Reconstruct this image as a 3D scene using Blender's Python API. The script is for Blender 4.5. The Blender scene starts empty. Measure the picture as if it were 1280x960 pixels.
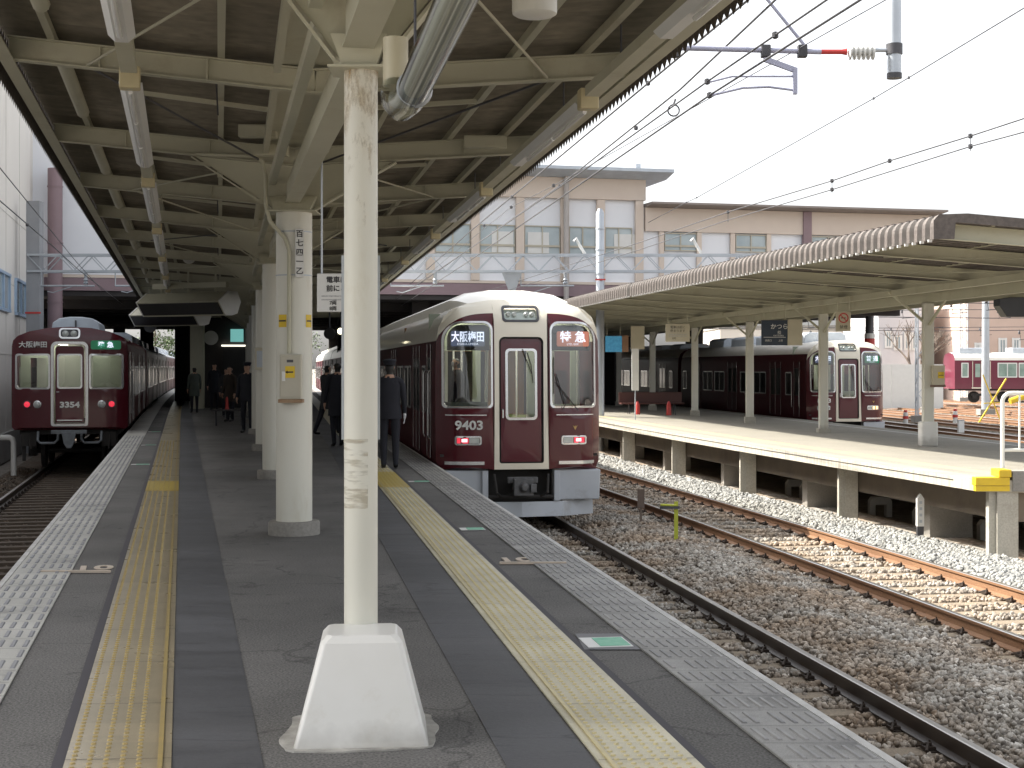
import bpy, math, random
import numpy as np
from mathutils import Vector, Matrix
from mathutils.geometry import delaunay_2d_cdt
R = math.radians
rnd = random.Random(7)
scene = bpy.context.scene
COL = scene.collection
# ------------------------------------------------------------------ camera, sky, sun, exposure
F = 1850.0                       # focal length in pixels of the 1280 px wide photograph
cam_d = bpy.data.cameras.new('camera'); cam = bpy.data.objects.new('camera', cam_d); COL.objects.link(cam)
cam.location = (0, 0, 1.6); cam.rotation_euler = (R(90), 0, 0)
cam_d.sensor_width = 36; cam_d.lens = 36 * F / 1280; cam_d.shift_y = -21 / 1280
cam_d.clip_start = 0.05; cam_d.clip_end = 3000
scene.camera = cam
SUN_AZ = Vector((-0.955, 0.296, 0)).normalized(); SUN_EL = R(43.5)
world = bpy.data.worlds.new("World"); scene.world = world; world.use_nodes = True
wn = world.node_tree.nodes; wl = world.node_tree.links
bg = wn['Background']
sky = wn.new('ShaderNodeTexSky'); sky.sky_type = 'NISHITA'; sky.sun_disc = False
sky.sun_elevation = SUN_EL; sky.sun_rotation = math.atan2(SUN_AZ.x, SUN_AZ.y)
sky.air_density = 1.0; sky.dust_density = 4.0; sky.ozone_density = 1.0
hs = wn.new('ShaderNodeHueSaturation'); hs.inputs['Saturation'].default_value = 0.18; hs.inputs['Value'].default_value = 1.0
wl.new(sky.outputs[0], hs.inputs['Color']); wl.new(hs.outputs[0], bg.inputs['Color'])
bg.inputs['Strength'].default_value = 0.15
sl = bpy.data.lights.new('sun', 'SUN'); sl.energy = 3.9; sl.angle = R(0.5); sl.color = (1.0, 0.93, 0.82)
so = bpy.data.objects.new('sun', sl); COL.objects.link(so)
sdir = Vector((SUN_AZ.x * math.cos(SUN_EL), SUN_AZ.y * math.cos(SUN_EL), math.sin(SUN_EL)))
so.rotation_euler = sdir.to_track_quat('Z', 'Y').to_euler(); so.location = (0, 0, 30)
vs = scene.view_settings; vs.view_transform = 'Standard'; vs.look = 'None'; vs.exposure = 1.45; vs.gamma = 1; vs.use_curve_mapping = False
scene.render.engine = 'CYCLES'
scene.cycles.max_bounces = 8; scene.cycles.diffuse_bounces = 4; scene.cycles.transparent_max_bounces = 12

# ------------------------------------------------------------------ materials
MATS = {}
def pm(name, c1, c2=None, scale=3.0, rough=0.6, metal=0.0, bump=0.0, bscale=60.0, spec=0.5, coat=0.0, fine=0.0, fscale=150.0,
       stain=None, stain_amt=0.0, sscale=1.2, stretch=(1, 1, 1), coords='Object', rvar=0.0, emit=None, estr=0.0, spots=0.0, tilevar=0.0, tile=0.3, grime=0.0):
    m = bpy.data.materials.new(name); m.use_nodes = True; MATS[name] = m
    nt = m.node_tree; n = nt.nodes; l = nt.links; b = n['Principled BSDF']
    b.inputs['Roughness'].default_value = rough; b.inputs['Metallic'].default_value = metal
    b.inputs['Specular IOR Level'].default_value = spec; b.inputs['Coat Weight'].default_value = coat
    b.inputs['Coat Roughness'].default_value = 0.04
    if emit: b.inputs['Emission Color'].default_value = (*emit, 1); b.inputs['Emission Strength'].default_value = estr
    if c2 is None: c2 = tuple(c * 0.86 for c in c1)
    tc = n.new('ShaderNodeTexCoord'); mp = n.new('ShaderNodeMapping'); mp.inputs['Scale'].default_value = stretch
    if coords == 'World':
        g = n.new('ShaderNodeNewGeometry'); l.new(g.outputs['Position'], mp.inputs['Vector'])
    else: l.new(tc.outputs[coords], mp.inputs['Vector'])
    no = n.new('ShaderNodeTexNoise'); no.inputs['Scale'].default_value = scale; no.inputs['Detail'].default_value = 6; no.inputs['Roughness'].default_value = 0.6
    l.new(mp.outputs[0], no.inputs['Vector'])
    cr = n.new('ShaderNodeMapRange'); cr.inputs['From Min'].default_value = 0.32; cr.inputs['From Max'].default_value = 0.68; l.new(no.outputs['Fac'], cr.inputs['Value'])
    mx = n.new('ShaderNodeMix'); mx.data_type = 'RGBA'; mx.inputs[6].default_value = (*c1, 1); mx.inputs[7].default_value = (*c2, 1)
    l.new(cr.outputs[0], mx.inputs[0]); out = mx.outputs[2]
    if stain:
        n2 = n.new('ShaderNodeTexNoise'); n2.inputs['Scale'].default_value = sscale; n2.inputs['Detail'].default_value = 8; n2.inputs['Roughness'].default_value = 0.7
        l.new(mp.outputs[0], n2.inputs['Vector'])
        c2r = n.new('ShaderNodeMapRange'); c2r.inputs['From Min'].default_value = 0.55; c2r.inputs['From Max'].default_value = 0.72; c2r.inputs['To Max'].default_value = stain_amt
        l.new(n2.outputs['Fac'], c2r.inputs['Value'])
        m2 = n.new('ShaderNodeMix'); m2.data_type = 'RGBA'; m2.inputs[7].default_value = (*stain, 1)
        l.new(c2r.outputs[0], m2.inputs[0]); l.new(out, m2.inputs[6]); out = m2.outputs[2]
    if spots:      # small dark blotches (gum, drips)
        n4 = n.new('ShaderNodeTexNoise'); n4.inputs['Scale'].default_value = 5.5; n4.inputs['Detail'].default_value = 3; l.new(mp.outputs[0], n4.inputs['Vector'])
        r4 = n.new('ShaderNodeMapRange'); r4.inputs['From Min'].default_value = .64; r4.inputs['From Max'].default_value = .70; r4.inputs['To Min'].default_value = 1; r4.inputs['To Max'].default_value = 1 - spots; l.new(n4.outputs['Fac'], r4.inputs['Value'])
        n5 = n.new('ShaderNodeTexNoise'); n5.inputs['Scale'].default_value = .33; n5.inputs['Detail'].default_value = 5; l.new(mp.outputs[0], n5.inputs['Vector'])
        r5 = n.new('ShaderNodeMapRange'); r5.inputs['From Min'].default_value = .35; r5.inputs['From Max'].default_value = .65; r5.inputs['To Min'].default_value = .78; r5.inputs['To Max'].default_value = 1.18; l.new(n5.outputs['Fac'], r5.inputs['Value'])
        m5 = n.new('ShaderNodeMath'); m5.operation = 'MULTIPLY'; l.new(r4.outputs[0], m5.inputs[0]); l.new(r5.outputs[0], m5.inputs[1])
        vo = n.new('ShaderNodeTexVoronoi'); vo.feature = 'DISTANCE_TO_EDGE'; vo.inputs['Scale'].default_value = .42
        nw = n.new('ShaderNodeTexNoise'); nw.inputs['Scale'].default_value = 2.2; nw.inputs['Detail'].default_value = 6; l.new(mp.outputs[0], nw.inputs['Vector'])
        va = n.new('ShaderNodeVectorMath'); va.operation = 'MULTIPLY_ADD'; va.inputs[1].default_value = (.55, .55, .55); l.new(nw.outputs['Color'], va.inputs[0]); l.new(mp.outputs[0], va.inputs[2]); l.new(va.outputs[0], vo.inputs['Vector'])
        rc = n.new('ShaderNodeMapRange'); rc.inputs['From Min'].default_value = .0; rc.inputs['From Max'].default_value = .006; rc.inputs['To Min'].default_value = .55; rc.inputs['To Max'].default_value = 1; l.new(vo.outputs['Distance'], rc.inputs['Value'])
        m8 = n.new('ShaderNodeMath'); m8.operation = 'MULTIPLY'; l.new(m5.outputs[0], m8.inputs[0]); l.new(rc.outputs[0], m8.inputs[1])
        m4 = n.new('ShaderNodeVectorMath'); m4.operation = 'SCALE'; l.new(out, m4.inputs[0]); l.new(m8.outputs[0], m4.inputs['Scale']); out = m4.outputs[0]
    if tilevar:    # each tile weathered a little differently
        sp = n.new('ShaderNodeSeparateXYZ'); l.new(mp.outputs[0], sp.inputs[0])
        dv = n.new('ShaderNodeMath'); dv.operation = 'MULTIPLY'; dv.inputs[1].default_value = 1 / tile; l.new(sp.outputs['Y'], dv.inputs[0])
        fl_ = n.new('ShaderNodeMath'); fl_.operation = 'FLOOR'; l.new(dv.outputs[0], fl_.inputs[0])
        wn_ = n.new('ShaderNodeTexWhiteNoise'); wn_.noise_dimensions = '1D'; l.new(fl_.outputs[0], wn_.inputs['W'])
        r6 = n.new('ShaderNodeMapRange'); r6.inputs['To Min'].default_value = 1 - tilevar; r6.inputs['To Max'].default_value = 1 + tilevar * .6; l.new(wn_.outputs['Value'], r6.inputs['Value'])
        m6 = n.new('ShaderNodeVectorMath'); m6.operation = 'SCALE'; l.new(out, m6.inputs[0]); l.new(r6.outputs[0], m6.inputs['Scale']); out = m6.outputs[0]
    if grime:      # splashed dirt band near the object's foot (object z from 0 up)
        sp = n.new('ShaderNodeSeparateXYZ'); l.new(tc.outputs['Object'], sp.inputs[0])
        n7 = n.new('ShaderNodeTexNoise'); n7.inputs['Scale'].default_value = 9; n7.inputs['Detail'].default_value = 7; l.new(tc.outputs['Object'], n7.inputs['Vector'])
        a7 = n.new('ShaderNodeMath'); a7.operation = 'MULTIPLY_ADD'; a7.inputs[1].default_value = -.16; l.new(n7.outputs['Fac'], a7.inputs[0]); l.new(sp.outputs['Z'], a7.inputs[2])
        r7 = n.new('ShaderNodeMapRange'); r7.inputs['From Min'].default_value = -.09; r7.inputs['From Max'].default_value = .03; r7.inputs['To Min'].default_value = grime; r7.inputs['To Max'].default_value = 0; l.new(a7.outputs[0], r7.inputs['Value'])
        m7 = n.new('ShaderNodeMix'); m7.data_type = 'RGBA'; m7.inputs[7].default_value = (.20, .18, .15, 1); l.new(r7.outputs[0], m7.inputs[0]); l.new(out, m7.inputs[6]); out = m7.outputs[2]
    if fine:
        n3 = n.new('ShaderNodeTexNoise'); n3.inputs['Scale'].default_value = fscale; n3.inputs['Detail'].default_value = 2
        l.new(mp.outputs[0], n3.inputs['Vector'])
        r3 = n.new('ShaderNodeMapRange'); r3.inputs['From Min'].default_value = 0.3; r3.inputs['From Max'].default_value = 0.7
        r3.inputs['To Min'].default_value = 1 - fine; r3.inputs['To Max'].default_value = 1 + fine; l.new(n3.outputs['Fac'], r3.inputs['Value'])
        m3 = n.new('ShaderNodeVectorMath'); m3.operation = 'SCALE'; l.new(out, m3.inputs[0]); l.new(r3.outputs[0], m3.inputs['Scale']); out = m3.outputs[0]
    l.new(out, b.inputs['Base Color'])
    if rvar:
        rr_ = n.new('ShaderNodeMapRange'); rr_.inputs['To Min'].default_value = max(0.02, rough - rvar); rr_.inputs['To Max'].default_value = min(1, rough + rvar)
        l.new(no.outputs['Fac'], rr_.inputs['Value']); l.new(rr_.outputs[0], b.inputs['Roughness'])
    if bump:
        nb = n.new('ShaderNodeTexNoise'); nb.inputs['Scale'].default_value = bscale; nb.inputs['Detail'].default_value = 4; l.new(mp.outputs[0], nb.inputs['Vector'])
        bp = n.new('ShaderNodeBump'); bp.inputs['Strength'].default_value = bump; bp.inputs['Distance'].default_value = 0.01
        l.new(nb.outputs['Fac'], bp.inputs['Height']); l.new(bp.outputs[0], b.inputs['Normal'])
    return m
def glassmat(name, tint=(0.84, 0.92, 0.88), trans=0.88, rough=0.02):
    m = bpy.data.materials.new(name); m.use_nodes = True; MATS[name] = m
    nt = m.node_tree; n = nt.nodes; l = nt.links
    for x in list(n):
        if x.type == 'BSDF_PRINCIPLED': n.remove(x)
    out = [x for x in n if x.type == 'OUTPUT_MATERIAL'][0]
    t = n.new('ShaderNodeBsdfTransparent'); t.inputs[0].default_value = (*[c * trans for c in tint], 1)
    g = n.new('ShaderNodeBsdfGlossy'); g.inputs['Roughness'].default_value = rough; g.inputs['Color'].default_value = (1, 1, 1, 1)
    fr = n.new('ShaderNodeFresnel'); fr.inputs['IOR'].default_value = 1.9
    no = n.new('ShaderNodeTexNoise'); no.inputs['Scale'].default_value = 1.5; tc = n.new('ShaderNodeTexCoord'); l.new(tc.outputs['Object'], no.inputs['Vector'])
    bp = n.new('ShaderNodeBump'); bp.inputs['Strength'].default_value = 0.05; bp.inputs['Distance'].default_value = 0.05; l.new(no.outputs['Fac'], bp.inputs['Height'])
    l.new(bp.outputs[0], g.inputs['Normal'])
    mx = n.new('ShaderNodeMixShader'); l.new(fr.outputs[0], mx.inputs[0]); l.new(t.outputs[0], mx.inputs[1]); l.new(g.outputs[0], mx.inputs[2]); l.new(mx.outputs[0], out.inputs['Surface'])
    return m
ASPH = pm('asphalt', (0.152, 0.146, 0.139), (0.115, 0.111, 0.106), 0.9, 0.82, bump=0.5, bscale=120, fine=0.55, fscale=85, stain=(0.055, 0.053, 0.052), stain_amt=0.6, sscale=0.7, coords='World', rvar=0.1, spots=.35)
ASPH2 = pm('asphalt patch', (0.066, 0.067, 0.072), (0.088, 0.089, 0.096), 1.6, 0.6, bump=0.2, bscale=90, fine=0.2, stain=(0.030, 0.030, 0.034), stain_amt=0.75, sscale=1.5, coords='World', rvar=0.2, stretch=(.45, 2.2, 1), spots=.3)
GROUT = pm('grout', (0.055, 0.05, 0.06), None, 5, 0.7, coords='World')
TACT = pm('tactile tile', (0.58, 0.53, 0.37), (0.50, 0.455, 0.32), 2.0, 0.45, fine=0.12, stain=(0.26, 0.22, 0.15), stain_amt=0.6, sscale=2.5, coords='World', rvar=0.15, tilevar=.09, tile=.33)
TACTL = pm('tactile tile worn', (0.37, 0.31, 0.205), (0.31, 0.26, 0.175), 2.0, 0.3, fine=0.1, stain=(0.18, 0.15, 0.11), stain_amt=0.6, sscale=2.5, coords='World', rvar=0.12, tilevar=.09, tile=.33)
TDOT = pm('tactile stud', (0.56, 0.47, 0.23), (0.48, 0.40, 0.20), 9, 0.4, coords='World')
TDOTL = pm('tactile stud worn', (0.42, 0.31, 0.11), (0.34, 0.26, 0.11), 9, 0.35, coords='World')
TNEW = pm('tactile tile new', (0.52, 0.38, 0.05), (0.45, 0.33, 0.06), 4, 0.4, coords='World')
EDGET = pm('edge tile', (0.33, 0.32, 0.30), (0.20, 0.195, 0.185), 1.6, 0.55, fine=0.2, stain=(0.09, 0.085, 0.085), stain_amt=0.85, sscale=2.0, coords='World', rvar=0.15, tilevar=.16)
EDGETL = pm('edge tile pale', (0.47, 0.46, 0.42), (0.40, 0.39, 0.36), 1.6, 0.55, fine=0.1, stain=(0.16, 0.155, 0.145), stain_amt=0.8, sscale=1.6, coords='World', rvar=0.15, tilevar=.14)
ERIB = pm('edge rib', (0.16, 0.16, 0.165), (0.34, 0.33, 0.32), 3.0, 0.5, coords='World')
LIP = pm('white lip', (0.6, 0.59, 0.57), (0.4, 0.39, 0.37), 4, 0.6, coords='World')
CONC = pm('concrete', (0.30, 0.285, 0.26), (0.22, 0.21, 0.19), 1.2, 0.85, bump=0.3, bscale=30, fine=0.12, fscale=40, stain=(0.12, 0.11, 0.10), stain_amt=0.6, sscale=0.8, stretch=(1, 1, 1), coords='World')
CONCP = pm('pale concrete', (0.46, 0.44, 0.38), (0.35, 0.33, 0.28), 1.2, 0.85, bump=0.3, bscale=30, fine=0.12, fscale=40, stain=(0.22, 0.2, 0.16), stain_amt=0.6, sscale=0.8, coords='World')
CREAM = pm('cream paint', (0.50, 0.485, 0.375), (0.44, 0.425, 0.32), 0.9, 0.55, bump=0.1, bscale=20, stain=(0.28, 0.22, 0.13), stain_amt=0.5, sscale=1.1)
COLM = pm('column paint', (0.68, 0.67, 0.60), (0.63, 0.62, 0.54), 1.0, 0.45, bump=0.08, bscale=18, stain=(0.45, 0.38, 0.25), stain_amt=0.4, sscale=2.2, stretch=(1.5, 1.5, .55), grime=.5)
COLR = pm('column paint rusty', (0.62, 0.58, 0.44), (0.54, 0.48, 0.33), 2.0, 0.45, bump=0.15, bscale=22, stain=(0.30, 0.17, 0.06), stain_amt=0.8, sscale=5.0, stretch=(1.4, 1.4, .5))
SCUFF = pm('scuffed paint', (0.40, 0.32, 0.20), (0.52, 0.46, 0.34), 14, 0.7, stretch=(1, 1, 4))
WHITE = pm('white paint', (0.80, 0.79, 0.76), (0.76, 0.75, 0.71), 3.0, 0.32, bump=0.04, bscale=12, stain=(0.60, 0.56, 0.48), stain_amt=0.45, sscale=3.5, spots=.0, grime=.5)
CEMENT = pm('cement smear', (0.50, 0.48, 0.44), (0.25, 0.24, 0.22), 7, 0.8, bump=0.4, bscale=50)
ROOFU = pm('roof sheet underside', (0.24, 0.215, 0.165), (0.18, 0.16, 0.125), 1.2, 0.75, fine=0.15, fscale=8, stain=(0.10, 0.08, 0.06), stain_amt=0.7, sscale=0.9, coords='World', stretch=(1, 4, 1))
ROOFB = pm('roof sheet brown', (0.085, 0.072, 0.064), (0.12, 0.10, 0.09), 2, 0.65, fine=0.2, fscale=20, coords='World')
STEEL = pm('galvanised steel', (0.48, 0.52, 0.56), (0.40, 0.43, 0.47), 2, 0.45, metal=0.5)
STEELD = pm('dark steel', (0.10, 0.10, 0.11), (0.06, 0.06, 0.065), 3, 0.5, metal=0.5)
BLACK = pm('black paint', (0.012, 0.012, 0.014), (0.02, 0.02, 0.022), 3, 0.45)
SIGNW = pm('sign white', (0.70, 0.70, 0.68), (0.66, 0.66, 0.64), 3, 0.4)
SIGNC = pm('sign cream', (0.55, 0.5, 0.38), (0.5, 0.46, 0.35), 3, 0.4)
INK = pm('dark lettering', (0.03, 0.03, 0.035), (0.02, 0.02, 0.02), 3, 0.5)
YEL = pm('yellow paint', (0.72, 0.50, 0.02), (0.62, 0.42, 0.02), 4, 0.45)
YELG = pm('lime yellow paint', (0.45, 0.50, 0.04), (0.35, 0.36, 0.04), 6, 0.5)
REDP = pm('red paint', (0.55, 0.05, 0.04), (0.45, 0.04, 0.04), 4, 0.45)
PINK = pm('pink tape', (0.65, 0.08, 0.22), None, 4, 0.5)
GREENS = pm('green sticker', (0.10, 0.45, 0.27), (0.2, 0.52, 0.36), 20, 0.5, coords='World')
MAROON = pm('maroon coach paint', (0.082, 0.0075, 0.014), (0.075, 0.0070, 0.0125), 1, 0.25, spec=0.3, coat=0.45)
MAROONS = pm('maroon shaded side', (0.060, 0.0065, 0.011), (0.054, 0.0060, 0.010), 1, 0.5, spec=0.08, coat=0.03)  # same maroon darkened and dulled so the sides look shaded
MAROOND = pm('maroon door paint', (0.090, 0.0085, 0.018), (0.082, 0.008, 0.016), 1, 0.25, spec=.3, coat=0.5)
MAROONP = pm('maroon shaded side door', (0.055, 0.0065, 0.011), (0.050, 0.006, 0.010), 1, 0.5, spec=.08, coat=0.03)  # door maroon darkened likewise for the shaded sides
IVORY = pm('ivory coach paint', (0.78, 0.73, 0.61), (0.74, 0.69, 0.57), 1, 0.25, coat=0.7)
IVROOF = pm('ivory roof paint', (0.80, 0.77, 0.69), (0.75, 0.72, 0.65), 1.5, 0.35, coat=0.3)
SILVER = pm('polished trim', (0.72, 0.72, 0.72), (0.65, 0.65, 0.66), 2, 0.22, metal=0.75)
GREYP = pm('grey skirt paint', (0.46, 0.49, 0.53), (0.41, 0.44, 0.48), 2, 0.4, stain=(0.20, 0.18, 0.16), stain_amt=0.5, sscale=2.2)
UNDER = pm('underframe grime', (0.022, 0.021, 0.02), (0.035, 0.03, 0.027), 4, 0.75)
LINEN = pm('cab interior', (0.38, 0.42, 0.33), (0.32, 0.36, 0.28), 2, 0.6)
WOODI = pm('interior wood', (0.30, 0.15, 0.05), (0.22, 0.11, 0.04), 5, 0.5, stretch=(1, 1, .2))
PASSW = pm('saloon pale', (0.62, 0.63, 0.55), (0.55, 0.56, 0.48), 2, 0.6)
DGLASS = pm('dark coach glass', (0.012, 0.015, 0.016), (0.02, 0.024, 0.024), 0.8, 0.1, spec=0.22)
PGLASS = pm('green tinted glass', (0.38, 0.48, 0.42), (0.18, 0.26, 0.23), 0.9, 0.06, spec=0.9)
CGLASS = glassmat('windscreen glass')
TLAMP = pm('lit tail lamp', (0.8, 0.05, 0.08), None, 2, 0.3, emit=(1.0, 0.05, 0.09), estr=0.25)
LCORE = pm('lit lamp core', (1, .5, .5), None, 2, 0.3, emit=(1.0, 0.35, 0.4), estr=0.9)
ALAMP = pm('lit amber lamp', (1, .6, .2), None, 2, 0.3, emit=(1.0, 0.62, 0.2), estr=1.4)
LENS = pm('clear lens', (0.55, 0.58, 0.56), (0.42, 0.45, 0.44), 10, 0.15, metal=0.2)
LEDB = pm('led sign dark', (0.05, 0.06, 0.10), None, 2, 0.2)
LEDO = pm('led sign orange', (0.42, 0.15, 0.09), None, 2, 0.3, emit=(1.0, 0.36, 0.24), estr=0.10)
LEDG = pm('led sign green', (0.02, 0.25, 0.12), None, 2, 0.3, emit=(0.02, 0.25, 0.1), estr=0.05)
LEDW = pm('led lettering', (0.9, 0.9, 0.95), None, 2, 0.3, emit=(0.78, 0.8, 1.0), estr=0.36)
SCRN = pm('lit screen', (0.05, 0.2, 0.35), (0.1, 0.35, 0.5), 12, 0.3, emit=(0.05, 0.28, 0.5), estr=0.12)
PVC = pm('pale pipe', (0.60, 0.59, 0.55), (0.52, 0.51, 0.47), 3, 0.35)
TUBEP = pm('fluorescent tube', (0.78, 0.78, 0.76), None, 2, 0.25)
CAMH = pm('cream housing', (0.50, 0.46, 0.33), (0.45, 0.41, 0.29), 2, 0.4)
LBOX = pm('cream box', (0.58, 0.50, 0.30), (0.5, 0.43, 0.26), 5, 0.5)
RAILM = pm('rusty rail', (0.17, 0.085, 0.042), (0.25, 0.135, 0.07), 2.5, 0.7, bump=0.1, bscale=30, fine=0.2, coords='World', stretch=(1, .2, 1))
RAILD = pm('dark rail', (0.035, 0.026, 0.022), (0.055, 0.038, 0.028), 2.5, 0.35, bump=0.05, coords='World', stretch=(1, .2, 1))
RAILT = pm('rail running face', (0.55, 0.54, 0.53), (0.42, 0.40, 0.38), 2.5, 0.28, metal=0.85, coords='World', stretch=(1, .2, 1))
SLEEP = pm('sleeper', (0.28, 0.23, 0.165), (0.20, 0.16, 0.12), 3.5, 0.9, bump=0.5, bscale=25, fine=0.25, fscale=60, stain=(0.09, 0.065, 0.05), stain_amt=0.6, sscale=3, coords='World')
CLIP = pm('rail clip', (0.035, 0.026, 0.02), (0.06, 0.04, 0.028), 12, 0.7, metal=0.3)
PINKB = pm('beige render', (0.66, 0.57, 0.49), (0.61, 0.52, 0.45), 0.6, 0.7, coords='World')
PANELW = pm('white cladding', (0.78, 0.80, 0.84), (0.74, 0.76, 0.80), 0.5, 0.5, coords='World')
MAUVE = pm('mauve girder paint', (0.27, 0.19, 0.21), (0.23, 0.16, 0.175), 1, 0.5, coords='World')
WALLW = pm('off white wall', (0.76, 0.73, 0.68), (0.71, 0.68, 0.64), 0.4, 0.75, stain=(0.45, 0.42, 0.38), stain_amt=0.4, sscale=0.5, coords='World', stretch=(1, .6, .3))
WGLASS = pm('window glass', (0.30, 0.37, 0.40), (0.46, 0.52, 0.54), 0.8, 0.08, spec=0.8, coords='World')
SASH = pm('yellowed sash', (0.50, 0.46, 0.37), None, 2, 0.5)
BSASH = pm('blue sash', (0.35, 0.47, 0.62), None, 2, 0.4)
ROOFG = pm('pale roof sheet', (0.52, 0.58, 0.64), (0.42, 0.46, 0.52), 2, 0.5)
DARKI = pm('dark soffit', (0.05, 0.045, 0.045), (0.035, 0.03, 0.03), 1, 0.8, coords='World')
BRICKP = pm('pink tiled wall', (0.58, 0.44, 0.37), (0.53, 0.40, 0.33), 0.8, 0.7, coords='World')
BARK = pm('bark', (0.14, 0.11, 0.09), (0.2, 0.16, 0.13), 6, 0.9, bump=0.5)
LEAF = pm('leaves', (0.07, 0.11, 0.03), (0.04, 0.07, 0.02), 2, 0.7)
SUIT = pm('dark uniform cloth', (0.011, 0.012, 0.019), (0.016, 0.017, 0.025), 5, 0.85, bump=0.3, bscale=9)
SUITB = pm('brown coat cloth', (0.045, 0.033, 0.025), (0.03, 0.022, 0.018), 5, 0.85, bump=.3, bscale=9)
SUITG = pm('charcoal coat cloth', (0.035, 0.036, 0.04), (0.025, 0.026, 0.03), 5, 0.85, bump=.3, bscale=9)
JACK = pm('grey green jacket', (0.10, 0.12, 0.10), (0.075, 0.09, 0.078), 4, 0.85, bump=0.3, bscale=9)
SKIN = pm('skin', (0.50, 0.30, 0.21), (0.45, 0.27, 0.19), 4, 0.5)
HAIR = pm('black hair', (0.012, 0.010, 0.009), None, 20, 0.5)
GLOVE = pm('white glove', (0.75, 0.75, 0.78), None, 10, 0.7)
SHOE = pm('black shoe', (0.01, 0.01, 0.01), None, 10, 0.3)
CLEARP = glassmat('clear plastic sleeve', (0.90, 0.93, 0.88), 0.96, 0.12)

# ------------------------------------------------------------------ mesh helpers
class MB:
    def __init__(s): s.v = []; s.f = []; s.m = []
    def add(s, vs_, fs, m=0):
        o = len(s.v); s.v += [tuple(p) for p in vs_]
        for q in fs: s.f.append([o + i for i in q]); s.m.append(m)
        return s
    def box(s, x0, x1, y0, y1, z0, z1, m=0, M=None):
        p = [Vector((x, y, z)) for z in (z0, z1) for x, y in ((x0, y0), (x1, y0), (x1, y1), (x0, y1))]
        if M: p = [M @ q for q in p]
        return s.add(p, [(0, 3, 2, 1), (4, 5, 6, 7), (0, 1, 5, 4), (1, 2, 6, 5), (2, 3, 7, 6), (3, 0, 4, 7)], m)
    def hexa(s, b, t, m=0):
        return s.add(list(b) + list(t), [(0, 3, 2, 1), (4, 5, 6, 7), (0, 1, 5, 4), (1, 2, 6, 5), (2, 3, 7, 6), (3, 0, 4, 7)], m)
    def bar(s, a, b, w, h, m=0, up=(0, 0, 1)):
        a = Vector(a); b = Vector(b); d = (b - a).normalized(); u = Vector(up)
        if abs(d.dot(u)) > 0.98: u = Vector((0, 1, 0))
        r = d.cross(u).normalized(); u = r.cross(d)
        q = [(-1, -1), (1, -1), (1, 1), (-1, 1)]
        P = [p + r * (i * w / 2) + u * (j * h / 2) for p in (a, b) for i, j in q]
        return s.add(P, [(0, 1, 2, 3), (4, 7, 6, 5), (0, 4, 5, 1), (1, 5, 6, 2), (2, 6, 7, 3), (3, 7, 4, 0)], m)
    def ibeam(s, a, b, w, h, t=0.012, m=0):     # a,b on the bottom centre line
        a = Vector(a); b = Vector(b); z = Vector((0, 0, 1))
        s.bar(a + z * t / 2, b + z * t / 2, w, t, m); s.bar(a + z * (h - t / 2), b + z * (h - t / 2), w, t, m)
        s.bar(a + z * h / 2, b + z * h / 2, t, h - 2 * t, m); return s
    def tube(s, pts, r, n=10, m=0, caps=True):
        pts = [Vector(p) for p in pts]; rs = r if isinstance(r, (list, tuple)) else [r] * len(pts)
        o = len(s.v); prev = None
        for i, p in enumerate(pts):
            d = (pts[min(i + 1, len(pts) - 1)] - pts[max(i - 1, 0)]).normalized()
            if prev is None:
                u = Vector((0, 0, 1)) if abs(d.z) < 0.9 else Vector((1, 0, 0))
                x = d.cross(u).normalized()
            else: x = (prev - d * prev.dot(d)).normalized()
            prev = x; y = d.cross(x)
            for k in range(n):
                a = 2 * math.pi * k / n; s.v.append(tuple(p + (x * math.cos(a) + y * math.sin(a)) * rs[i]))
        for i in range(len(pts) - 1):
            for k in range(n):
                s.f.append([o + i * n + k, o + i * n + (k + 1) % n, o + (i + 1) * n + (k + 1) % n, o + (i + 1) * n + k]); s.m.append(m)
        if caps:
            s.f.append([o + k for k in range(n)][::-1]); s.m.append(m)
            s.f.append([o + (len(pts) - 1) * n + k for k in range(n)]); s.m.append(m)
        return s
    def lathe(s, prof, c=(0, 0, 0), n=24, m=0, M=None):
        o = len(s.v)
        for r, z in prof:
            for k in range(n):
                a = 2 * math.pi * k / n; p = Vector((c[0] + r * math.cos(a), c[1] + r * math.sin(a), c[2] + z))
                s.v.append(tuple(M @ p if M else p))
        for i in range(len(prof) - 1):
            for k in range(n):
                s.f.append([o + i * n + k, o + i * n + (k + 1) % n, o + (i + 1) * n + (k + 1) % n, o + (i + 1) * n + k]); s.m.append(m)
        s.f.append([o + k for k in range(n)][::-1]); s.m.append(m)
        s.f.append([o + (len(prof) - 1) * n + k for k in range(n)]); s.m.append(m)
        return s
    def sweep(s, prof, pts, m=0, mf=None, caps=True):   # prof: closed list (lateral, up); pts: path, lateral is right of travel
        pts = [Vector(p) for p in pts]; n = len(prof); o = len(s.v)
        for i, p in enumerate(pts):
            d = pts[min(i + 1, len(pts) - 1)] - pts[max(i - 1, 0)]; d.z = 0; d.normalize(); r = Vector((d.y, -d.x, 0))
            for a, b in prof: s.v.append(tuple(p + r * a + Vector((0, 0, b))))
        for i in range(len(pts) - 1):
            for k in range(n):
                s.f.append([o + i * n + k, o + i * n + (k + 1) % n, o + (i + 1) * n + (k + 1) % n, o + (i + 1) * n + k]); s.m.append(mf(k) if mf else m)
        if caps:
            s.f.append([o + k for k in range(n)][::-1]); s.m.append(m)
            s.f.append([o + (len(pts) - 1) * n + k for k in range(n)]); s.m.append(m)
        return s
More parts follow.
